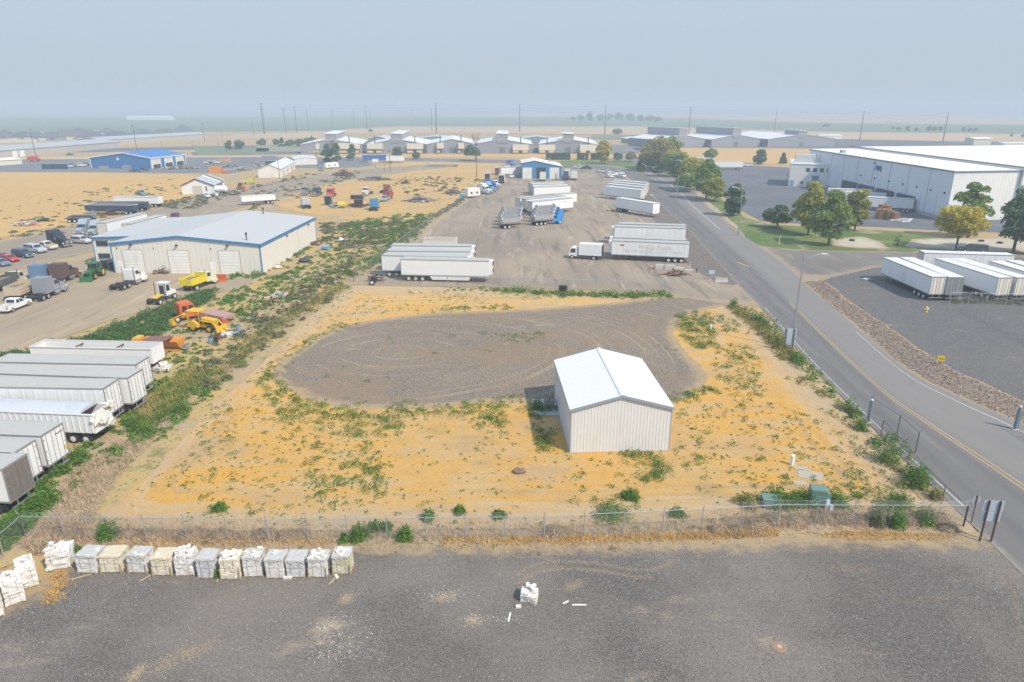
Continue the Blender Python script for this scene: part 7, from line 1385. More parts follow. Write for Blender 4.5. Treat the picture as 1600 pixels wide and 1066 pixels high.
for i, (px, py, w, hk, m, lab) in enumerate([
 (169,841,32,1.1,WEED,'round green bush at the fence above the second and third brick pallets'),(563,842,30,.9,WEED,'green bush touching the fence just right of the brick row'),(540,845,22,.5,WEED,'low spreading green bush left of the one by the brick row end'),(633,844,27,1.0,WEED,'round green bush at the fence between two posts, mid lot'),(586,828,24,.7,WEED,'green bush just inside the fence, left of a pair'),(603,828,22,.6,WEED,'green bush just inside the fence, right of a pair'),(669,812,22,.8,WEED,'yellowish green bush behind the fence rail, mid lot'),(718,803,16,1.0,WEED,'slim green bush behind the fence in the golden grass'),(780,808,22,.5,WEED,'flat green bush at the fence rail left of the shed line'),(955,806,60,.35,WEED,'wide flat green bush behind the fence below the shed'),(1058,806,26,.55,WEED,'flat green bush behind the fence right of the shed line'),(985,778,30,.45,WEED,'low green bush in the golden grass below the shed'),
 (1367,820,31,1.0,WEED_S,'sage-green bush at the fence, left of three'),(1399,822,33,1.05,WEED,'dark green bush at the fence, middle of three'),(1443,817,34,.85,WEED,'dark green bush at the fence, right of three'),(1222,792,40,.75,WEED,'big green bush left of the tall green utility box'),(1253,789,34,.85,WEED,'green bush touching the tall green utility box'),(1305,790,36,.75,WEED,'bright green bush right of the tall green utility box'),(1168,788,40,.4,WEED_Y,'low yellow-green bush left of the utility boxes'),(1385,722,44,1.0,WEED,'large green bush by the bend in the road fence'),(1430,760,42,1.1,WEED,'largest green bush beside the road fence'),(1462,780,20,1.0,WEED_Y,'small yellow-green bush near the road fence end'),(1345,672,22,1.0,WEED,'green bush at the foot of the thick gate post'),(1405,790,40,.6,WEED,'spreading bush inside the fence corner'),
 (67,795,42,.75,WEED,'bright green bush between the old trailers and the dry grass'),(32,783,26,.9,WEED,'green bush beneath the nearest old trailer'),(91,742,26,.8,WEED,'green bush in front of the lettered trailer doors'),(124,720,34,.7,WEED,'green bush under the ribbed hopper trailer'),(285,645,28,.8,WEED,'green bush at the edge of the mown track, upper'),(232,680,28,.8,WEED,'green bush at the edge of the mown track, lower'),(212,668,26,.8,WEED,'green bush between the hopper trailer and the mown track'),(20,835,46,.8,WEED,'large green bush at the left border above the fence corner'),(122,868,20,.9,WEED,'green bush between the first two brick pallets'),(341,903,10,1.6,WEED,'small green sprig between two brick pallets'),(343,797,24,.5,WEED,'green bush in the field behind the fence, left part'),(858,640,28,1.0,WEED_S,'grey-green bush at the back corner of the shed'),(838,640,24,.9,WEED,'green bush left of the shed apron'),(1187,505,18,1.2,WEED,'green bush at the top of the roadside weeds'),(1146,480,14,1.2,WEED,'dark bush marking the corner of the driveway')]):
    bush_src('bush', lab, px, py, w, hk, m, 1100 if w < 30 else 1800, i, .07, GB if py > 770 else None)
# tumbleweeds caught on the fence
for i, (px, py, w) in enumerate(((100,830,40),(240,838,44),(300,838,48),(345,838,40),(415,838,44),(450,840,40),(470,838,36),(868,834,44),(1120,830,30),(1180,822,44),(1210,815,50),(1240,818,42),(1290,812,52),(1320,812,50),(1345,816,38),(1420,815,36),(1480,828,34),(200,836,30))):
    b = P(px,py); zc_ = b.y*CP+CAM_H*SP; r = w*zc_/F_PX/2; k = 800; v = rng.normal(size=(k,3)); v /= np.linalg.norm(v,axis=1)[:,None]; v[:,2] = np.abs(v[:,2]); st = v*np.array([r,r*.8,r*.55])*(.4+.6*rng.random(k)**.5)[:,None]; t = rng.normal(size=(k,3)); t /= np.linalg.norm(t,axis=1)[:,None]; L_ = .18*t; w_ = np.cross(t,v); w_ /= np.linalg.norm(w_,axis=1)[:,None]+1e-6; w_ *= .014; st[:,2] += .05
    V = np.stack([st-L_-w_, st-L_+w_, st+L_+w_*.3, st+L_-w_*.3],1).reshape(-1,3); V[:,2] = np.maximum(V[:,2],.02); me = quads('tumbleweed', V, TUMBLE, np.repeat(rng.random(k),4)); o = bpy.data.objects.new('tumbleweed', me); COL.objects.link(o); o.location = b
    pos = ('just inside the left fence corner','above the third brick pallet','above the sixth brick pallet','above the eighth brick pallet','above the tenth brick pallet','above the eleventh brick pallet','above the brick row end','below the left corner of the shed','below the right side of the shed','left of the low green box','under the low green box','left of the tall green box','below the tall green box','right of the white pedestals','left of the three fence bushes','between the fence bushes','in the right fence corner','above the second brick pallet')[i]
    tag(o, 'dead tan tumbleweed caught on the fence ' + pos, 'tumbleweed', 'tumbleweeds caught on the fence')
# stones
def stones(name, pos, s0, s1, m):
    n = len(pos); s = s0+(s1-s0)*rng.random(n)**2.5; tet = np.array([[1,0,-.35],[-.5,.87,-.3],[-.5,-.87,-.35],[.1,.05,.8]]); tri = np.array([[0,1,3],[1,2,3],[2,0,3]])
    a = rng.random(n)*6.283; c, sn = np.cos(a), np.sin(a); j = 1+.5*rng.normal(size=(n,4,3))*.6; V = tet[None]*j*s[:,None,None]; X = V[:,:,0]*c[:,None]-V[:,:,1]*sn[:,None]; Y = V[:,:,0]*sn[:,None]+V[:,:,1]*c[:,None]
    V = np.stack([X+pos[:,0:1], Y+pos[:,1:2], V[:,:,2]*.8+.06+s[:,None]*.2],2); F = V[:,tri,:].reshape(-1,3); me = quads(name, F, m, np.repeat(rng.random(n),9), 3); o = bpy.data.objects.new(name, me); COL.objects.link(o); return tag(o, kind='stuff')
def mat_stone(name, cs):
    n = NT(name); r = n.attr('tint'); c = n.mix(n.step(r,.0,.6), cs[0], cs[1]); c = n.mix(n.step(r,.8,.97), c, cs[2]); return n.fin(c, .9, spec=.15)
stones('rubble', np.concatenate([in_poly([(1254,441),(1285,439),(1340,479),(1395,518),(1450,556),(1500,585),(1560,611),(1610,635),(1690,690),(1600,661),(1560,647),(1507,623),(1450,597),(1400,565),(1360,529),(1307,483)], 8000)]), .05, .20, mat_stone('rock_mix', ((.15,.11,.085),(.26,.20,.15),(.44,.38,.31))))
stones('rubble', np.concatenate([along([(1062,352),(1085,380),(1120,415),(1150,440)], 1400, 1.2)]), .05, .18, bpy.data.materials['rock_mix'])
stones('gravel', np.concatenate([in_poly([(-40,960),(120,870),(400,856),(1300,846),(1560,880),(1700,1080),(-40,1080)], 26000)]), .012, .045, mat_stone('pebble_mix', ((.09,.085,.08),(.20,.19,.18),(.58,.55,.50))))
blades('dry_grass', in_poly([(150,700),(230,640),(330,560),(420,480),(520,420),(560,395),(545,440),(440,510),(350,575),(262,650),(190,715)], 9000), .26, .03, TUMBLE, .8)
stuff('weeds', [C(in_poly([(250,620),(330,560),(420,480),(520,400),(540,440),(440,505),(350,570),(270,640)], 420), .08, .4, .8, 150), C(in_poly([(330,520),(420,440),(520,380),(640,345),(660,350),(560,410),(420,500)], 260), .08, .4, .8, 140)], WEED_Y, .09)
stuff('weeds', [C(in_poly([(200,680),(262,620),(330,570),(345,578),(262,655),(215,700)], 130), .12, .55, 1.2, 150)], WEED, .08)
# ------------------------------------------------------------------ wire fences
WIRE = paint('wire_mesh', (.40,.41,.42), .5, .5, .1); POST = paint('fence_pipe', (.46,.47,.48), .5, .5, .25, (.3,.27,.22), 1)
POSTD = paint('dull_fence_pipe', (.17,.175,.18), .6, .3, .2)
def fence(label, pts, h=1.85, step=3.05, arm=.5, rail=True, wires=0, mesh=True, post_r=.038, dia=.085, wr=.0035, group=None, mid=False, name='chain_link_fence', cat='fence', tops=None, col=None):
    """pts in world space; chain link drawn as straight crossing wires"""
    a0 = pts[0]; r = thing(name, label, cat, (a0.x,a0.y,0), 0, group); mw = MB(); rl = MB(); bw = MB()
    for a, b in zip(pts[:-1], pts[1:]):
        L = (b-a).length; d = (b-a)/L; nn = Vector((-d.y,d.x,0)); n = max(1, round(L/step)); o = Vector((a0.x,a0.y,0))
        for i in range(n+(1 if b is pts[-1] else 0)):
            p = a+d*L*i/n-o; q = MB(); q.cyl(p, p+Vector((0,0,h+.03)), post_r*(1.6 if i == 0 or i == n else 1), 7)
            if arm: q.cyl(p+Vector((0,0,h)), p+nn*(-.22)+Vector((0,0,h+arm)), .022, 5)
            q.build('post', col or POST, r)
        if rail: rl.cyl(a-o+Vector((0,0,h)), b-o+Vector((0,0,h)), .026 if col is None else .036, 6)
        if mid: rl.cyl(a-o+Vector((0,0,h*.5)), b-o+Vector((0,0,h*.5)), .02, 6)
        for k in range(wires):
            z = h+arm*(k+1)/wires; off = nn*(-.22*(k+1)/wires); m_ = int(L/4)+1
            for i in range(m_): bw.cyl(a-o+d*L*i/m_+off+Vector((0,0,z)), a-o+d*L*(i+1)/m_+off+Vector((0,0,z)), .006, 3, 0, None, False)
        if mesh:
            k = int((L+h)/dia)
            for i in range(k):
                for sgn in (1,-1):
                    s0 = i*dia-h if sgn > 0 else i*dia; s1 = s0+sgn*h; z0, z1 = .05, h
                    if sgn > 0 and s0 < 0: z0 = .05-s0; s0 = 0
                    if sgn > 0 and s1 > L: z1 = h-(s1-L); s1 = L
                    if sgn < 0 and s0 > L: z0 = .05+(s0-L); s0 = L
                    if sgn < 0 and s1 < 0: z1 = h+s1; s1 = 0
                    if z1-z0 < .02: continue
                    p, q = a-o+d*s0+Vector((0,0,z0)), a-o+d*s1+Vector((0,0,z1)); t = Vector((0,0,wr)); u = d*wr
                    mw.add([p-u+t*0, p+u, q+u, q-u], [(0,1,2,3)])
    if rail or mid: rl.build('rail', col or POST, r)
    if wires: bw.build('barbed_wire', WIRE, r)
    if mesh: mw.build('wire_mesh', WIRE, r)
    return r
fence('long chain link fence with barbed wire arms between gravel lot and golden field', [P(40,841), P(420,846), P(850,841), P(1215,822), P(1505,823)], wires=3, mid=False)
fence('chain link fence corner section running off at the left border', [P(40,841), P(-30,905)], wires=3)
fence('bare-railed chain link fence along the road verge', [P(1505,823), P(1440,757), P(1376,682)], h=1.75, arm=0, dia=.10, col=POSTD)
fence('rolling gate panel standing against the road with tall posts', [P(1430,708), P(1401,681), P(1357,650)], h=2.1, arm=.35, dia=.10, step=3.6, col=POSTD, name='sliding_gate', cat='gate')
fence('chain link fence at the right border beside the rock strip', [P(1590,672), P(1690,735)], h=2.0, arm=.3)
fence('chain link fence between truck yard and the field, along its bottom edge', [P(553,441), P(700,449), P(880,453), P(1038,457)], h=1.9, arm=.35, dia=.12, wr=.004, wires=1, step=6.0)
fence('chain link fence up the left side of the truck yard', [P(553,441), P(580,421), P(640,375), P(702,330), P(740,301), P(772,279)], h=1.9, arm=.35, dia=.16, wr=.006, wires=1, step=5)
fence('chain link fence with weeds grown into it on the dark gravel', [P(1483,475), P(1600,478), P(1700,480)], h=1.9, arm=.35, dia=.12, wr=.004, wires=1)
fence('sagging wire fence cutting across the dark gravel at right', [P(1500,485), P(1540,505), P(1600,535), P(1680,575)], h=1.5, arm=0, rail=False, dia=.14, wr=.004)
stuff('weeds', [C(along([(1487,474),(1520,472),(1600,475),(1680,477)], 110, .5), .35, .9, 1.1, 100)], WEED_S, .11)
for px, py, lab in ((1356,661,'thick grey gate post beside the road, field side'),(1585,672,'thick grey gate post across the road, rock strip side')):
    r = thing('gate_post', lab, 'post', P(px,py), 0, 'thick gate posts by the road'); MB().cyl((0,0,0),(0,0,2.5),.16,12).build('shaft', paint('post_slate', (.16,.22,.27), .6, .1, .4), r); MB().cyl((0,0,2.5),(0,0,2.62),.18,12,0,.10).build('cap', paint('post_cap_pale', (.5,.52,.52), .6), r); MB().box(-.3,.3,-.3,.3,0,.15).build('base', CONCRETE, r)
# ------------------------------------------------------------------ signs
SIGNB = paint('sign_back_aluminium', (.52,.60,.68), .35, .3, .2); BROWN = paint('brown_sign_post', (.09,.045,.035), .7)
def sign(label, px, py, ptop, panels, W=1.15, gap=.55, rz=0.0):
    b = P(px,py); h = hgt(px,py,ptop); r = thing('road_sign', label, 'sign', b, rz, 'two-post road signs seen from behind')
    for s in (-1,1): MB().box(s*gap/2-.05,s*gap/2+.05,-.05,.05,0,h).build('post', BROWN, r)
    for z0, z1, w in panels: MB().box(-w/2,w/2,.06,.09,h*z0,h*z1).build('panel', SIGNB, r)
    return r
sign('back of a stacked blue-grey road sign on brown posts at the lot corner', 1539, 847, 783, ((.50,.72,1.25),(.74,.99,1.35)), gap=.75, rz=R(-8))
sign('back of a stacked blue-grey road sign beside the tall street lamp', 1231, 549, 514, ((.28,.60,1.25),(.62,1.0,1.55)), gap=1.0, rz=R(-8))
r = thing('stop_sign', 'back of an eight-sided sign on a thin post by the fence corner', 'sign', P(1517,818)); q = MB(); q.cyl((0,.03,2.05),(0,.06,2.05),.38,8); q.build('panel', paint('sign_back_dull', (.36,.37,.38), .6, .2, .4), r); MB().cyl((0,0,0),(0,0,2.45),.035,6).build('post', DARKSTEEL, r)
r = thing('marker_sign', 'small square yellow marker sign with dark smudges on the rock strip', 'sign', P(1468,571), R(-12)); MB().box(-.40,.40,-.02,.02,.55,1.25).build('panel', paint('sign_yellow', (.74,.47,.01), .5), r); MB().box(-.04,.04,.03,.09,0,1.2).build('post', DARKSTEEL, r); q = MB(); q.box(-.22,-.04,-.03,-.021,.86,.98); q.box(.06,.24,-.03,-.021,.80,.92); q.box(.1,.2,-.03,-.021,.93,.97); q.build('marking', BLACK, r)
r = thing('small_sign', 'small pale blue sign board on a post by the yard exit', 'sign', P(1111,437)); MB().box(-.55,.55,-.02,.02,1.0,1.75).build('panel', SIGNB, r); [MB().box(s*.4-.04,s*.4+.04,.03,.1,0,1.6).build('post', WOOD, r) for s in (-1,1)]
r = thing('hanging_sign', 'white board on a slender post in the salvage grass', 'sign', P(587,262)); MB().box(-1.6,1.6,-.1,.1,2.8,4.4).build('panel', WHITE, r); MB().cyl((0,.2,0),(0,.2,4.6),.09).build('post', POLEWOOD, r)
# ------------------------------------------------------------------ utility boxes, pipes, slabs
UG = paint('utility_green', (.13,.22,.18), .55, 0, .3, (.3,.28,.2), 1)
r = thing('transformer_box', 'tall grey-green utility box at the edge of the lot', 'utility box', P(1278,790), R(-14)); MB().prism([(-.75,0),(.75,0),(.75,1.25),(.35,1.62),(-.75,1.62)],-.55,.55,'y').build('cabinet', UG, r, bevel=.03); MB().box(-.8,.8,-.6,.6,0,.12).build('plinth', CONCRETE, r); MB().box(-.6,.6,-.585,-.55,.2,1.15).build('door', paint('utility_green_door', (.16,.26,.21), .5), r)
r = thing('junction_cabinet', 'low flat green utility box half hidden by bushes', 'utility box', P(1204,791), R(-5)); MB().box(-.7,.7,-.5,.5,0,.75).build('cabinet', UG, r, bevel=.04); MB().box(-.74,.74,-.54,.54,.75,.83).build('lid', UG, r)
for px, py, h, lab in ((1291,800,1.15,'white utility pedestal beside the tall green box, taller one'),(1297,803,.85,'white utility pedestal beside the tall green box, shorter one')):
    r = thing('utility_pedestal', lab, 'pedestal', P(px,py), R(-10)); MB().prism([(-.13,0),(.13,0),(.13,h-.1),(0,h),(-.13,h-.1)],-.11,.11,'y').build('housing', paint('pedestal_blue_white', (.55,.63,.72), .5), r, bevel=.02); MB().box(-.1,.1,-.125,-.11,.2,h-.3).build('cover', WHITE, r)
r = thing('vent_pipe', 'short white pipe standing in the golden grass by the slab', 'pipe', P(1237,727)); MB().cyl((0,0,0),(0,0,.95),.17,14).build('shaft', WHITE, r); MB().cyl((0,0,.95),(0,0,1.03),.20,14,0,.15).build('cap', WHITE, r)
r = thing('marker_post', 'small white marker post in the grass near the driveway corner', 'post', P(1110,517)); MB().cyl((0,0,0),(0,0,1.05),.13,10).build('shaft', WHITE, r); MB().cyl((0,0,1.05),(0,0,1.1),.15,10).build('cap', STEEL, r)
for px, py, W, D, rz, lab in ((1266,743,2.0,1.5,-.35,'pale concrete slab in the grass above the tall green box'),(1252,732,1.2,.8,-.3,'small pale slab beside the white pipe'),(1250,755,1.1,.7,0,'small pale slab left of the tall green box')): tag(MB().box(-W/2,W/2,-D/2,D/2,0,.06).build('concrete_slab', paint('sandy_slab', (.40,.35,.27), .9, 0, .6, (.5,.38,.2), 2), None, P(px,py), rz, .02), lab, 'slab')
r = thing('manhole', 'round rusty manhole cover in the gravel lot', 'manhole', P(1217,1013) + Vector((0,0,.05))); q = MB(); q.cyl((0,0,0),(0,0,.035),.46,24); q.build('frame', paint('dull_ring', (.27,.22,.17), .9), r); q = MB(); q.cyl((0,0,.03),(0,0,.055),.36,24); q.build('cover', paint('rusty_cover', (.36,.20,.12), .9, .1, .4, (.2,.1,.06), 5), r); MB().cyl((.03,.02,.05),(.03,.02,.07),.14,14).build('hub', paint('pale_hub', (.42,.38,.31), .9), r)
r = thing('hydrant', 'yellow fire hydrant alone on the dark gravel', 'hydrant', P(1447,488)); HY = paint('hydrant_yellow', (.66,.50,.06), .5); q = MB(); q.cyl((0,0,0),(0,0,.75),.15,12); q.cyl((0,0,.75),(0,0,.95),.19,12,0,.06); q.cyl((0,0,0),(0,0,.08),.24,12); q.build('barrel', HY, r); q = MB(); q.cyl((-.3,0,.55),(.3,0,.55),.08,8); q.cyl((0,-.3,.5),(0,0,.5),.1,8); q.build('nozzle', WHITE, r)
r = thing('survey_stake', 'slim white stake on the lawn edge by the maples', 'stake', P(1217,383)); MB().box(-.06,.06,-.04,.04,0,2.0).build('shaft', CREAM, r); MB().box(-.1,.1,-.06,.06,1.75,1.9).build('cap', GREYTRIM, r)
# ------------------------------------------------------------------ brick pallets
def mat_brick(name, c, c2):
    n = NT(name); r = n.attr('tint'); a = n.noise(n.obj, 2.2, 4, .65); c_ = n.mix(n.step(r,.2,.9), c, c2); c_ = n.mix(n.math('MULTIPLY', n.step(a,.52,.72), .35), c_, (.40,.35,.28)); return n.fin(c_, .85, spec=.15)
BR_W = mat_brick('white_block', (.66,.635,.585), (.76,.735,.69)); BR_C = mat_brick('cream_block', (.70,.62,.47), (.76,.70,.58)); BR_G = mat_brick('greyish_block', (.52,.52,.53), (.66,.65,.64)); BR_M = mat_brick('mossy_block', (.62,.60,.50), (.52,.47,.24))
WRAP = paint('torn_grey_wrap', (.46,.44,.41), .5, 0, .7, (.66,.62,.55), 4.5, .3); WRAPC = paint('torn_cream_wrap', (.60,.51,.36), .5, 0, .6, (.40,.34,.25), 4.5, .3); PALW = paint('pallet_wood', (.42,.33,.21), .85, 0, .4, (.25,.2,.14), 4)
def bricks(parent, W, D, H, m, seed, jit=.012, z0=.14, cols=5, rows=8, ragged=0.0, lean=0):
    g = random.Random(seed); q = MB(); tt = []; hz_ = H/rows; dw = W/cols; nd = max(2, round(D/.42)); dd = D/nd
    for k in range(rows):
        off = 0 if k % 2 else dw*.5
        for j in range(nd):
            if 0 < j < nd-1 and k < rows-1: continue
            for i in range(cols+1):
                x0 = -W/2+i*dw-(dw-off if off else 0)+0; x1 = x0+dw; x0 = max(x0,-W/2); x1 = min(x1,W/2)
                if x1-x0 < .05: continue
                if k >= rows-1-int(ragged*2) and g.random() < ragged: continue
                jx, jy, jz = g.uniform(-jit,jit), g.uniform(-jit,jit)*2, g.uniform(0,.006); ln = lean*k*hz_
                q.box(x0+jx+.006+ln, x1+jx-.006+ln, -D/2+j*dd+jy+.006, -D/2+(j+1)*dd+jy-.006, z0+k*hz_+jz, z0+(k+1)*hz_-.010+jz); tt += [g.random()]*8
    for x0, x1, y0, y1 in ((-W/2+.06,W/2-.06,-D/2+.06,D/2-.06),): q.box(x0,x1,y0,y1,z0+.01,z0+H*(1-1/rows)-.03); tt += [.5]*8
    o = q.build('bricks', m, parent); at = o.data.attributes.new('tint','FLOAT','POINT'); at.data.foreach_set('value', tt[:len(o.data.vertices)]); return o
def pallet(parent, W, D):
    q = MB(); [q.box(-W/2,W/2,y,y+.1,.105,.125) for y in np.linspace(-D/2,D/2-.1,6)]; [q.box(x,x+.09,-D/2,D/2,.02,.104) for x in (-W/2,-.045,W/2-.09)]; q.build('pallet', PALW, parent)
def brick_stack(label, px, py, Wpx, hpx, D, m, rz=0, wrap=None, loose=0, seed=0, ragged=0, jit=.012, boards=False, lean=0, pal=True, cols=5, rows=8):
    b = P(px,py); zc_ = b.y*CP+CAM_H*SP; W = Wpx*zc_/F_PX*.87; H = hpx*zc_/F_PX/math.cos(math.atan((py-HORIZON)/F_PX)); fw = Vector((-math.sin(rz), math.cos(rz), 0)); c = b+fw*D/2
    r = thing('brick_pallet' if pal else 'brick_stack', label, 'brick stack', c, rz, 'pallets of pale bricks on the gravel lot' if pal else None); g = random.Random(seed)
    if pal: pallet(r, W*1.03, D*1.03)
    H -= .12; bricks(r, W, D, H, m, seed, jit, .13 if pal else .02, cols, rows, ragged, lean)
    if wrap:   # torn sheet over the top, folding a little way down each side
        q = MB(); z = .13+H+.012; n = 9; up = []
        for i in range(n+1):
            for j in range(n+1): up.append((-W/2-.03+(W+.06)*i/n, -D/2-.03+(D+.06)*j/n, z+.05*g.random()+(.02 if 0 < i < n and 0 < j < n else 0)))
        q.add(up, [(i*(n+1)+j,(i+1)*(n+1)+j,(i+1)*(n+1)+j+1,i*(n+1)+j+1) for i in range(n) for j in range(n)])
        def skirt(fn, nseg=12):
            vs = []
            for i in range(nseg+1): t = i/nseg; x, y, nx, ny = fn(t); d = .03+.22*g.random()**3*H; vs += [(x,y,z),(x+nx*.05*g.random(),y+ny*.05*g.random(),z-d)]
            q.add(vs, [(2*i,2*i+2,2*i+3,2*i+1) for i in range(nseg)])
        skirt(lambda t: (-W/2-.03+(W+.06)*t, -D/2-.035, 0, -1)); skirt(lambda t: (W/2+.035, -D/2-.03+(D+.06)*t, 1, 0)); skirt(lambda t: (-W/2-.035, -D/2-.03+(D+.06)*t, -1, 0))
        q.build('torn_wrap', wrap, r)
    for k in range(loose):
        M = Matrix.Translation((g.uniform(-W*.4,W*.4), g.uniform(-D*.4,D*.4), .13+H+.06+.02*(k%3))) @ Matrix.Rotation(g.random()*3.1,4,'Z') @ Matrix.Rotation(g.uniform(-.2,.2),4,'X')
        o = MB().box(-.17,.17,-.10,.10,-.05,.07,0,M).build('loose_brick', BR_W, r)
    if boards:
        for s in (-1,1): MB().box(s*W*.5-.03,s*W*.5+.04,-D/2-.10,-D/2-.05,.0,.13+H*.55).build('edge_board', PALW, r)
    q = MB(); [q.box(x-.006,x+.006,-D/2-.034,-D/2-.028,.13,.13+H) for x in (-W*.25,W*.25)]; q.box(-W/2,W/2,-D/2-.036,-D/2-.030,.13+H*.55,.13+H*.556); q.build('strap', DARKSTEEL, r)
    return r
BS = [(137,897,36,26,1.25,BR_W,WRAP,1,'brick pallet under a grey wrap with one loose brick, second in the long row',0,False),(175,896,36,25,1.25,BR_C,WRAPC,0,'cream brick pallet with tan wrapped top, third in the long row',0,True),(216,896.5,33,26,1.1,BR_W,WRAP,2,'white brick pallet with low grey top and a leaning board, fourth in the row',0,True),(254.5,900.5,33,26,1.25,BR_C,WRAPC,1,'cream brick pallet with one round loose lump on top, fifth in the row',0,True),(290,901,32,32,1.1,BR_W,None,5,'unwrapped white brick pallet with jagged top, sixth in the row',.35,False),(323,905,31,29,1.2,BR_G,WRAP,0,'grey-wrapped brick pallet, seventh in the row',0,False),(361,906.5,33,31,1.1,BR_C,None,7,'cream brick pallet piled with white loose bricks, eighth in the row',.2,True),(396,902.5,32,29,1.1,BR_W,WRAP,6,'white brick pallet with a heap of loose bricks, ninth in the row',0,False),(430.5,905,32,29,1.1,BR_W,WRAP,2,'white brick pallet with two loose bricks on its grey top, tenth in the row',0,False),(462.5,903.5,32,26,1.2,BR_G,WRAP,0,'flat-topped grey-wrapped brick pallet, eleventh in the row',0,False),(497,903.5,32,27,1.15,BR_W,WRAP,11,'brick pallet with many loose white bricks on a grey top, second from the row end',0,True),(534.5,898.5,31,27,1.15,BR_M,WRAP,7,'mossy stained brick pallet closing the right end of the row',0,True)]
for i, (px, py, w, h, D, m, wr, lo, lab, rg, bd) in enumerate(BS): brick_stack(lab, px, py, w, h, D, m, R((-4,2,-3,1,3,-2,2,4,-1,0,-2,1)[i]), wr, lo, i+3, rg, .012 if wr else .03, bd)
brick_stack('collapsed brick pallet with bursting grey wrap at the left end of the row', 93, 891, 38, 29, 1.3, BR_W, R(20), None, 5, 31, .45, .05, False, .10)
brick_stack('tall ragged white brick pallet nearest the lower left corner', 26, 945, 30, 34, 1.6, BR_W, R(38), None, 2, 32, .35, .04, False, 0, True, 3, 11)
brick_stack('ragged white brick pallet between the corner one and the collapsed one', 47, 920, 28, 31, 1.6, BR_W, R(38), None, 2, 33, .35, .04, False, .01, True, 3, 11)
brick_stack('pale brick pallet just cut by the lower left border', -8, 968, 30, 30, 1.5, BR_W, R(38), None, 1, 34, .3, .04, False, 0, True, 3, 11)
bs = brick_stack('small leftover stack of white bricks alone on the gravel lot', 825, 944, 29, 17, .75, BR_W, R(-14), None, 4, 35, .35, .03, False, 0, False, 4, 4)
for i, (px, py) in enumerate(((447,905),(454,904),(526,903),(810,950))): tag(MB().box(-.17,.17,-.1,.1,0,.13).build('loose_brick', BR_W, None, P(px,py)+Vector((0,0,.05)), i*1.1), ('white loose brick fallen beside the tenth pallet','white loose brick next to the other fallen one by the eleventh pallet','white loose brick at the foot of the mossy pallet','white loose brick lying by the lone brick stack')[i], 'brick')
for i, (px, py, L, rz, lab) in enumerate(((233,902,1.3,1.0,'grey plank leaning at the fourth brick pallet'),(128,903,1.2,.5,'flat grey plank lying before the second brick pallet'),(345,902,1.2,1.5,'narrow plank beside the small green sprig'),(521,908,1.0,1.2,'short plank lying at the foot of the row end'),(796,966,.8,1.4,'short white plank lying on the gravel lot'),(905,947,.9,0,'thin pale stick lying right of the lone brick stack'),(884,943,.45,.6,'small pale slat near the lone brick stack'))):
    tag(MB().box(-L/2,L/2,-.05,.05,0,.04).build('plank', PALW if i < 4 else WHITE, None, P(px,py)+Vector((0,0,.07)), rz), lab, 'plank', 'loose planks on the gravel lot')
# patches of spilled sand and chips on the lot
SANDP = []
chips = np.concatenate([rng.normal(size=(n_,2))*np.array(s_)+np.array(tuple(P(px,py).xy)) for px,py,n_,s_ in ((525,1015,420,(.8,.7)),(505,985,130,(.6,.4)),(530,970,90,(.5,.4)),(690,932,260,(.8,.35)),(740,970,200,(.35,.25)),(775,970,90,(.8,.15)),(560,985,120,(1.2,.6)),(580,1020,100,(.6,.5)))])
stones('rubble', chips, .01, .045, mat_stone('white_chips', ((.58,.55,.48),(.70,.66,.58),(.80,.78,.72))))
for i, poly in enumerate([[(235,1052),(262,1028),(300,1014),(330,1010),(345,1005),(320,1022),(285,1035),(250,1058)],[(676,936),(700,930),(712,926),(708,934),(690,940)],[(730,968),(742,964),(750,970),(742,977),(732,975)],[(880,920),(900,910),(920,906),(905,916),(890,924)],[(1320,845),(1360,845),(1420,858),(1400,868),(1345,872),(1320,862)],[(1430,838),(1500,836),(1520,852),(1500,858),(1460,850)],[(200,1062),(215,1048),(228,1040),(220,1054),(208,1066)],[(533,940),(545,928),(548,934),(538,944)],[(1385,935),(1420,940),(1460,930),(1500,922),(1470,940),(1410,946)],[(1290,885),(1330,885),(1380,892),(1340,897),(1300,893)]]):
    q_ = in_poly(poly, 1200); SANDP.append(q_ + rng.normal(size=q_.shape)*.22)
trk = np.concatenate([along([(800,905),(830,885),(865,878),(930,880),(980,890),(1010,893),(1040,885),(1062,874)], 3200, .13), along([(808,915),(840,893),(880,889),(940,893),(990,903),(1020,903)], 2600, .13), along([(1575,900),(1582,930),(1590,960),(1598,1000)], 1500, .14), along([(215,1055),(300,1015),(345,1000)], 900, .4)])
stones('sand', np.concatenate(SANDP + [trk]), .008, .04, mat_stone('sand_grains', ((.32,.26,.18),(.42,.34,.23),(.52,.44,.32))))
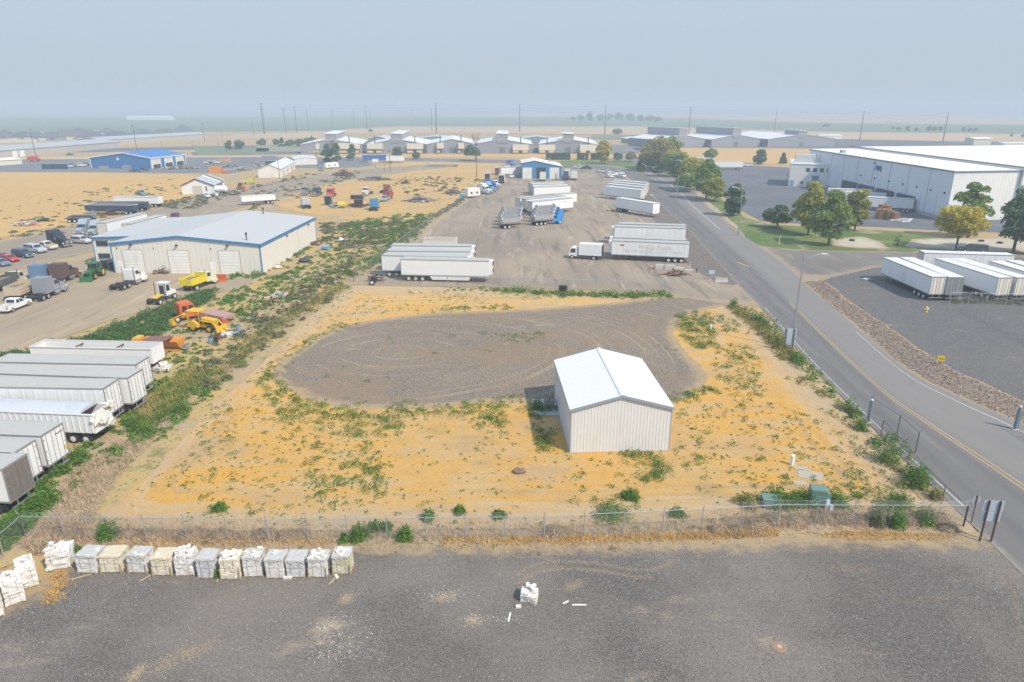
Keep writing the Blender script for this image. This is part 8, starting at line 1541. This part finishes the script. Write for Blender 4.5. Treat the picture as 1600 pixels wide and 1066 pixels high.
# ------------------------------------------------------------------ yard odds and ends
for i, (px, py, L, h, lab) in enumerate(((1031.5,420.5,2.1,.85,'tall grey concrete block, left one beside the supermarket trailer'),(1046,421,2.1,.85,'tall grey concrete block, right of its twin beside the trailer'),(1060,422,1.9,.5,'low grey concrete block ending the row beside the trailer'),(1076,422.5,1.7,.12,'flat pale slab at the end of the concrete blocks'))):
    tag(MB().box(-L/2,L/2,-.4,.4,0,h).build('concrete_block', CONCRETE, None, P(px,py), R(-3), .03), lab, 'concrete block', 'concrete blocks beside the trailers')
tag(MB().prism([(-.32,0),(.32,0),(.15,.45),(.12,.8),(-.12,.8),(-.15,.45)],-1.1,1.1,'y').build('jersey_barrier', CONCRETE, None, P(1127,441), R(80), .03), 'pale concrete barrier at the yard exit by the road', 'barrier')
r = thing('traffic_cone', 'orange traffic cone left of the concrete blocks', 'cone', P(1017,420.5)); q = MB(); q.cyl((0,0,.04),(0,0,1.1),.20,12,0,.04); q.build('cone', paint('cone_orange', (.70,.17,.03), .6), r); MB().box(-.28,.28,-.28,.28,0,.05).build('base', BLACK, r); q = MB(); q.cyl((0,0,.55),(0,0,.72),.127,12,0,.101); q.build('stripe', WHITE, r)
r = thing('delineator', 'red and white delineator post at the trailer rear', 'post', P(1077.5,421)); MB().cyl((0,0,0),(0,0,1.5),.06,8).build('shaft', WHITE, r); MB().cyl((0,0,1.1),(0,0,1.35),.09,8).build('band', paint('cone_orange', (.7,.2,.05)), r); MB().box(-.25,.25,-.25,.25,0,.06).build('base', BLACK, r)
r = thing('bollard', 'short black post right of the concrete blocks', 'post', P(1088,426.5)); MB().cyl((0,0,0),(0,0,.9),.09,8).build('shaft', BLACK, r); MB().cyl((0,0,.9),(0,0,.95),.11,8).build('cap', BLACK, r)
r = thing('yellow_jack', 'small yellow landing jack near the lone trailer', 'jack', P(953,330)); q = MB(); q.box(-.9,.9,-.3,.3,.25,.55); q.cyl((.2,0,.5),(.2,0,.9),.12); q.build('body', HY, r); [wheel(r, x, s*.35, .25, .12, RIMY) for x in (-.6,.6) for s in (-1,1)]
for i, (px, py) in enumerate(((877,456),(882.5,456.5))):
    r = thing('tyre_stack', ('left','right')[i] + ' dark tyre of two standing in the green weeds by the gate fence', 'tyres', P(px,py)); q = MB(); [q.cyl((0,0,k*.28),(0,0,k*.28+.26),.42,16) for k in range(4)]; q.build('tyres', TYRE, r)
def scrap(label, px, py, wpx, dep, h, cols, seed, n=60, name='scrap_heap', long_=1.0):
    b = P(px,py); zc_ = b.y*CP+CAM_H*SP; W = wpx*zc_/F_PX; g = random.Random(seed); r = thing(name, label, 'scrap heap', b)
    for ci, c in enumerate(cols):
        q = MB()
        for k in range(n//len(cols)):
            x, y = g.gauss(0,.25)*W, dep/2+g.gauss(0,.25)*dep; e = max(0,1-abs(x)/(W*.6)); z = g.random()*h*e
            if g.random() < .6: L = g.uniform(.5,2.2)*long_; a = g.gauss(0,.5); q.cyl((x-L/2*math.cos(a),y-L/2*math.sin(a),max(.05,z)), (x+L/2*math.cos(a),y+L/2*math.sin(a),max(.05,z+g.uniform(-.3,.4))), g.uniform(.05,.16), 5)
            else: M = Matrix.Translation((x,y,z*.6+.15)) @ Matrix.Rotation(g.random()*3,4,'Z') @ Matrix.Rotation(g.uniform(-.6,.6),4,'X'); s = g.uniform(.2,.6); q.box(-s,s,-s*.7,s*.7,-s*.4,s*.4,0,M)
        q.build('pieces', c, r)
    return r
PALEJ = paint('pale_junk', (.55,.52,.48), .8); MIDJ = paint('mid_junk', (.25,.235,.22), .85)
scrap('tangled dark axle and wheel scrap at the yard fence corner', 585, 441, 20, 3, 1.6, [DARKSTEEL, RUST, MIDJ], 1, 40); r = thing('axle_wheels', 'loose dual wheels of an axle by the yard fence corner', 'axle', P(583,444)); wheel(r,0,-.8,.5,.5,RIMW); wheel(r,0,.8,.5,.5,RIMW); MB().cyl((0,-.8,.5),(0,.8,.5),.08).build('axle', RUST, r)
scrap('brown rubble and branch heap below the concrete blocks', 1060, 432, 24, 2.5, .9, [RUST, paint('brown_debris', (.16,.11,.08), .9)], 2, 50)
scrap('mound of rusty brown scrap by the dirt road', 534, 276, 32, 8, 3.2, [RUST, paint('brown_debris', (.2,.1,.1))], 3, 110, long_=2); scrap('long dark beam pile in the salvage grass', 582, 283, 40, 10, 1.5, [DARKSTEEL, MIDJ], 4, 80, long_=4)
scrap('small rust-red scrap clump in the dry salvage grass', 633, 288, 12, 4, 2.2, [RUST], 5, 30); scrap('grey pile of pallets and pipes in front of the yard fence', 652, 317, 46, 10, 1.4, [MIDJ, DARKSTEEL, PALEJ], 6, 120, long_=2); scrap('pale cluttered junk heap below the red derelict truck', 520, 326, 26, 7, 1.3, [PALEJ, MIDJ, RUST], 7, 90); scrap('mixed junk heap left of the sky-blue derelict tractor', 556, 324, 30, 7, 1.3, [PALEJ, RUST, DARKSTEEL], 8, 90)
scrap('dark brush-like scrap piled along the yard fence', 705, 305, 24, 9, 1.8, [DARKSTEEL, MIDJ], 9, 70, long_=1.5); scrap('red and white junk at the stubble edge, far left', 30, 355, 36, 6, 1.5, [PALEJ, REDBOX, TRROOF], 10, 70); scrap('dark implements lying between the junk and black flatbeds', 60, 347, 30, 3, 1.2, [DARKSTEEL, JG], 11, 40, long_=2)
scrap('dark scrap heap behind the black flatbeds', 165, 338, 22, 5, 1.8, [DARKSTEEL, RUST], 12, 60); scrap('clutter stacked in front of the far blue warehouse bays', 275, 265, 60, 8, 1.4, [MIDJ, PALEJ, DARKSTEEL, RUST], 13, 140, long_=1.6); scrap('pale pipe stacks beyond the bays of the far blue warehouse', 372, 266.5, 46, 8, 1.4, [PALEJ, MIDJ], 14, 120, long_=2); scrap('steel and timber stacks right of the bright orange container', 355, 262, 24, 8, 1.8, [DARKSTEEL, STEEL], 15, 60); scrap('reddish stacks between container and whitewashed shed', 397, 261, 20, 10, 2.0, [RUST, PALEJ], 16, 70)
scrap('old fittings and boxes along the workshop right wall', 487, 384, 22, 3, 1.0, [MIDJ, PALEJ, RUST], 17, 50); scrap('white litter heap in the weeds right of the yellow truck', 432, 466, 24, 3, .5, [PALEJ, MIDJ], 18, 22); scrap('brown rack and pallets before the workshop doors', 251, 429, 22, 2.5, 1.6, [RUST, MIDJ], 19, 40)
scrap('scattered boards and litter in front of the left scrap drums', 350, 528, 22, 2, .5, [PALEJ, MIDJ], 20, 20); scrap('white torn insulation bundle behind the left trailer row', 246, 580, 18, 1.6, .9, [WHITE, PALEJ], 21, 50); scrap('small machinery by the tank and the white barn', 336, 306, 10, 3, 1.2, [STEEL, PALEJ], 22, 25)
r = thing('water_tank', 'small yellow tank among the junk heaps', 'tank', P(534,325)); MB().cyl((-1,0,1),(1.2,0,1),.9,14).build('tank', HY, r); MB().box(-.9,1.1,-.6,.6,0,.3).build('cradle', DARKSTEEL, r)
for px, py, W, H, lab in ((513,321,2.4,3.0,'upright dark cabinet at the left of the junk heaps'),(560,325,2.6,2.6,'dark brown box between junk heap and blue tractor'),(558,312,4.5,1.6,'long dark crate standing in the salvage grass')): r = thing('scrap_crate', lab, 'crate', P(px,py)); MB().box(-W/2,W/2,0,1.6,0,H).build('body', MIDJ if 'brown' not in lab else RUST, r); MB().box(-W/2+.15,W/2-.15,-.04,.02,.15,H-.15).build('panel', BLACK, r)
r = thing('folding_chair', 'small pale blue plastic tub upside down in the weeds by the workshop', 'tub', P(509,391)); q = MB(); q.prism([(-.9,0),(-.7,0),(-.6,.7),(.6,.7),(.7,0),(.9,0),(.8,.95),(-.8,.95)],-.7,.7,'y'); q.build('shell', paint('pale_blue_plastic', (.16,.36,.62), .5), r); r.name = 'plastic_tub'
r = thing('engine_block', 'dark tarp-covered lump in the weeds right of the workshop', 'lump', P(476,410)); MB().lump((0,0,.45),.9,4,(1.5,.9,.6)).build('cover', paint('dark_blue_tarp', (.04,.06,.09), .6), r); r.name = 'covered_lump'
tag(MB().lump((0,0,.3),.7,6,(1.3,.9,.6),0,.5).build('foam_heap', paint('cream_foam', (.66,.58,.44), .9), None, P(434,420)), 'cream lump of foam against the workshop corner weeds', 'lump')
tag(MB().lump((0,0,.3),.7,9,(1.0,.5,.9),0,.6).build('white_sack', WHITE, None, P(533,377)), 'white crumpled sack in the sage weeds by the workshop', 'sack')
for k, (px, py, W, lab) in enumerate(((168,421,2.4,'grey-green air unit standing left of the workshop man door'),(176,424,1.6,'second smaller air unit by the workshop corner'))): r = thing('air_unit', lab, 'air unit', P(px,py)); MB().box(-W/2,W/2,0,1.4,.1,1.9).build('housing', paint('air_unit_green', (.16,.20,.17), .6), r, bevel=.05); MB().box(-W/2+.15,W/2-.15,-.03,.0,.3,1.7).build('grille', BLACK, r)
# wood pallet stacks in front of the cold store
PO = paint('orange_pallet_wood', (.40,.22,.11), .85, 0, .4, (.25,.15,.09), 2)
for k, (px, py, n, lab) in enumerate(((1372,341,14,'tallest wooden pallet stack at the left of the cold store yard group'),(1380,343,16,'wooden pallet stack second from left by the cold store'),(1389,344,15,'wooden pallet stack in the middle front by the cold store'),(1398,345,13,'wooden pallet stack at the right front by the cold store'),(1376,336,17,'wooden pallet stack in the rear left by the cold store'),(1386,337,16,'wooden pallet stack in the rear right by the cold store'))):
    r = thing('pallet_stack', lab, 'pallet stack', P(px,py), k*.1, 'wooden pallet stacks by the cold store'); q = MB()
    for j in range(n): q.box(-.6,.6,-.5,.5,j*.15+.09,j*.15+.13); [q.box(x,x+.1,-.5,.5,j*.15,j*.15+.09) for x in (-.6,-.05,.5)]
    q.build('pallets', PO, r); r.scale = (1.25,1.25,1.25)
scrap('flat boards and packing litter right of the wooden pallet stacks', 1412, 347, 36, 4, .5, [PALEJ, STEEL], 24, 40, long_=1.4)
for k, (px, py, lab) in enumerate(((1331,377,'dark tyre lying on the bare dirt below the maples'),(1533,378,'dark tyre on the pale dirt left of two, by the golden maple'),(1562,381,'dark tyre on the pale dirt right of two, by the big tree'))): r = thing('discarded_rubber_ring', lab, 'tyre', P(px,py)); q = MB(); q.cyl((0,0,.06),(0,0,.45),.6,16); q.build('tyre', TYRE, r)
for k, (px, py, lab) in enumerate(((985,300,'pale concrete lump left one on the road verge'),(1018,306,'white slab on the road verge near the lone trailer'),(1354,437.5,'white flat slab on the dark gravel corner'))): tag(MB().box(-.9,.9,-.5,.5,0,.3).build('verge_slab', CONCRETE, None, P(px,py), .3*k, .04), lab, 'slab')
# wall of pale boards and low fences in the far left
longshed('garden_wall', 'long pale garden wall below the hazy houses', (-40,223), (58,222), 1.0, 2.2, 2.3, CREAM, CREAM)
tag(MB().lump((0,0,.2),.45,3,(1.2,.9,.6),0,.5).build('boulder', paint('brown_boulder', (.22,.15,.11), .9), None, P(811,739)), 'brown boulder lying in the golden grass left of the shed', 'boulder')
# ------------------------------------------------------------------ smoke in the air
hz = MB(); hz.box(-15500, 15500, -400, 21500, -1.0, 48.0)
hm = bpy.data.materials.new('smoke_haze'); hm.use_nodes = True; ht = hm.node_tree; ht.nodes.clear()
ho = ht.nodes.new('ShaderNodeOutputMaterial'); hv = ht.nodes.new('ShaderNodeVolumePrincipled')
hv.inputs['Density'].default_value = 0.0007; hv.inputs['Color'].default_value = (.84, .935, 1.0, 1); hv.inputs['Anisotropy'].default_value = 0.0
ht.links.new(hv.outputs[0], ho.inputs['Volume'])
tag(hz.build('haze', hm), kind='stuff')
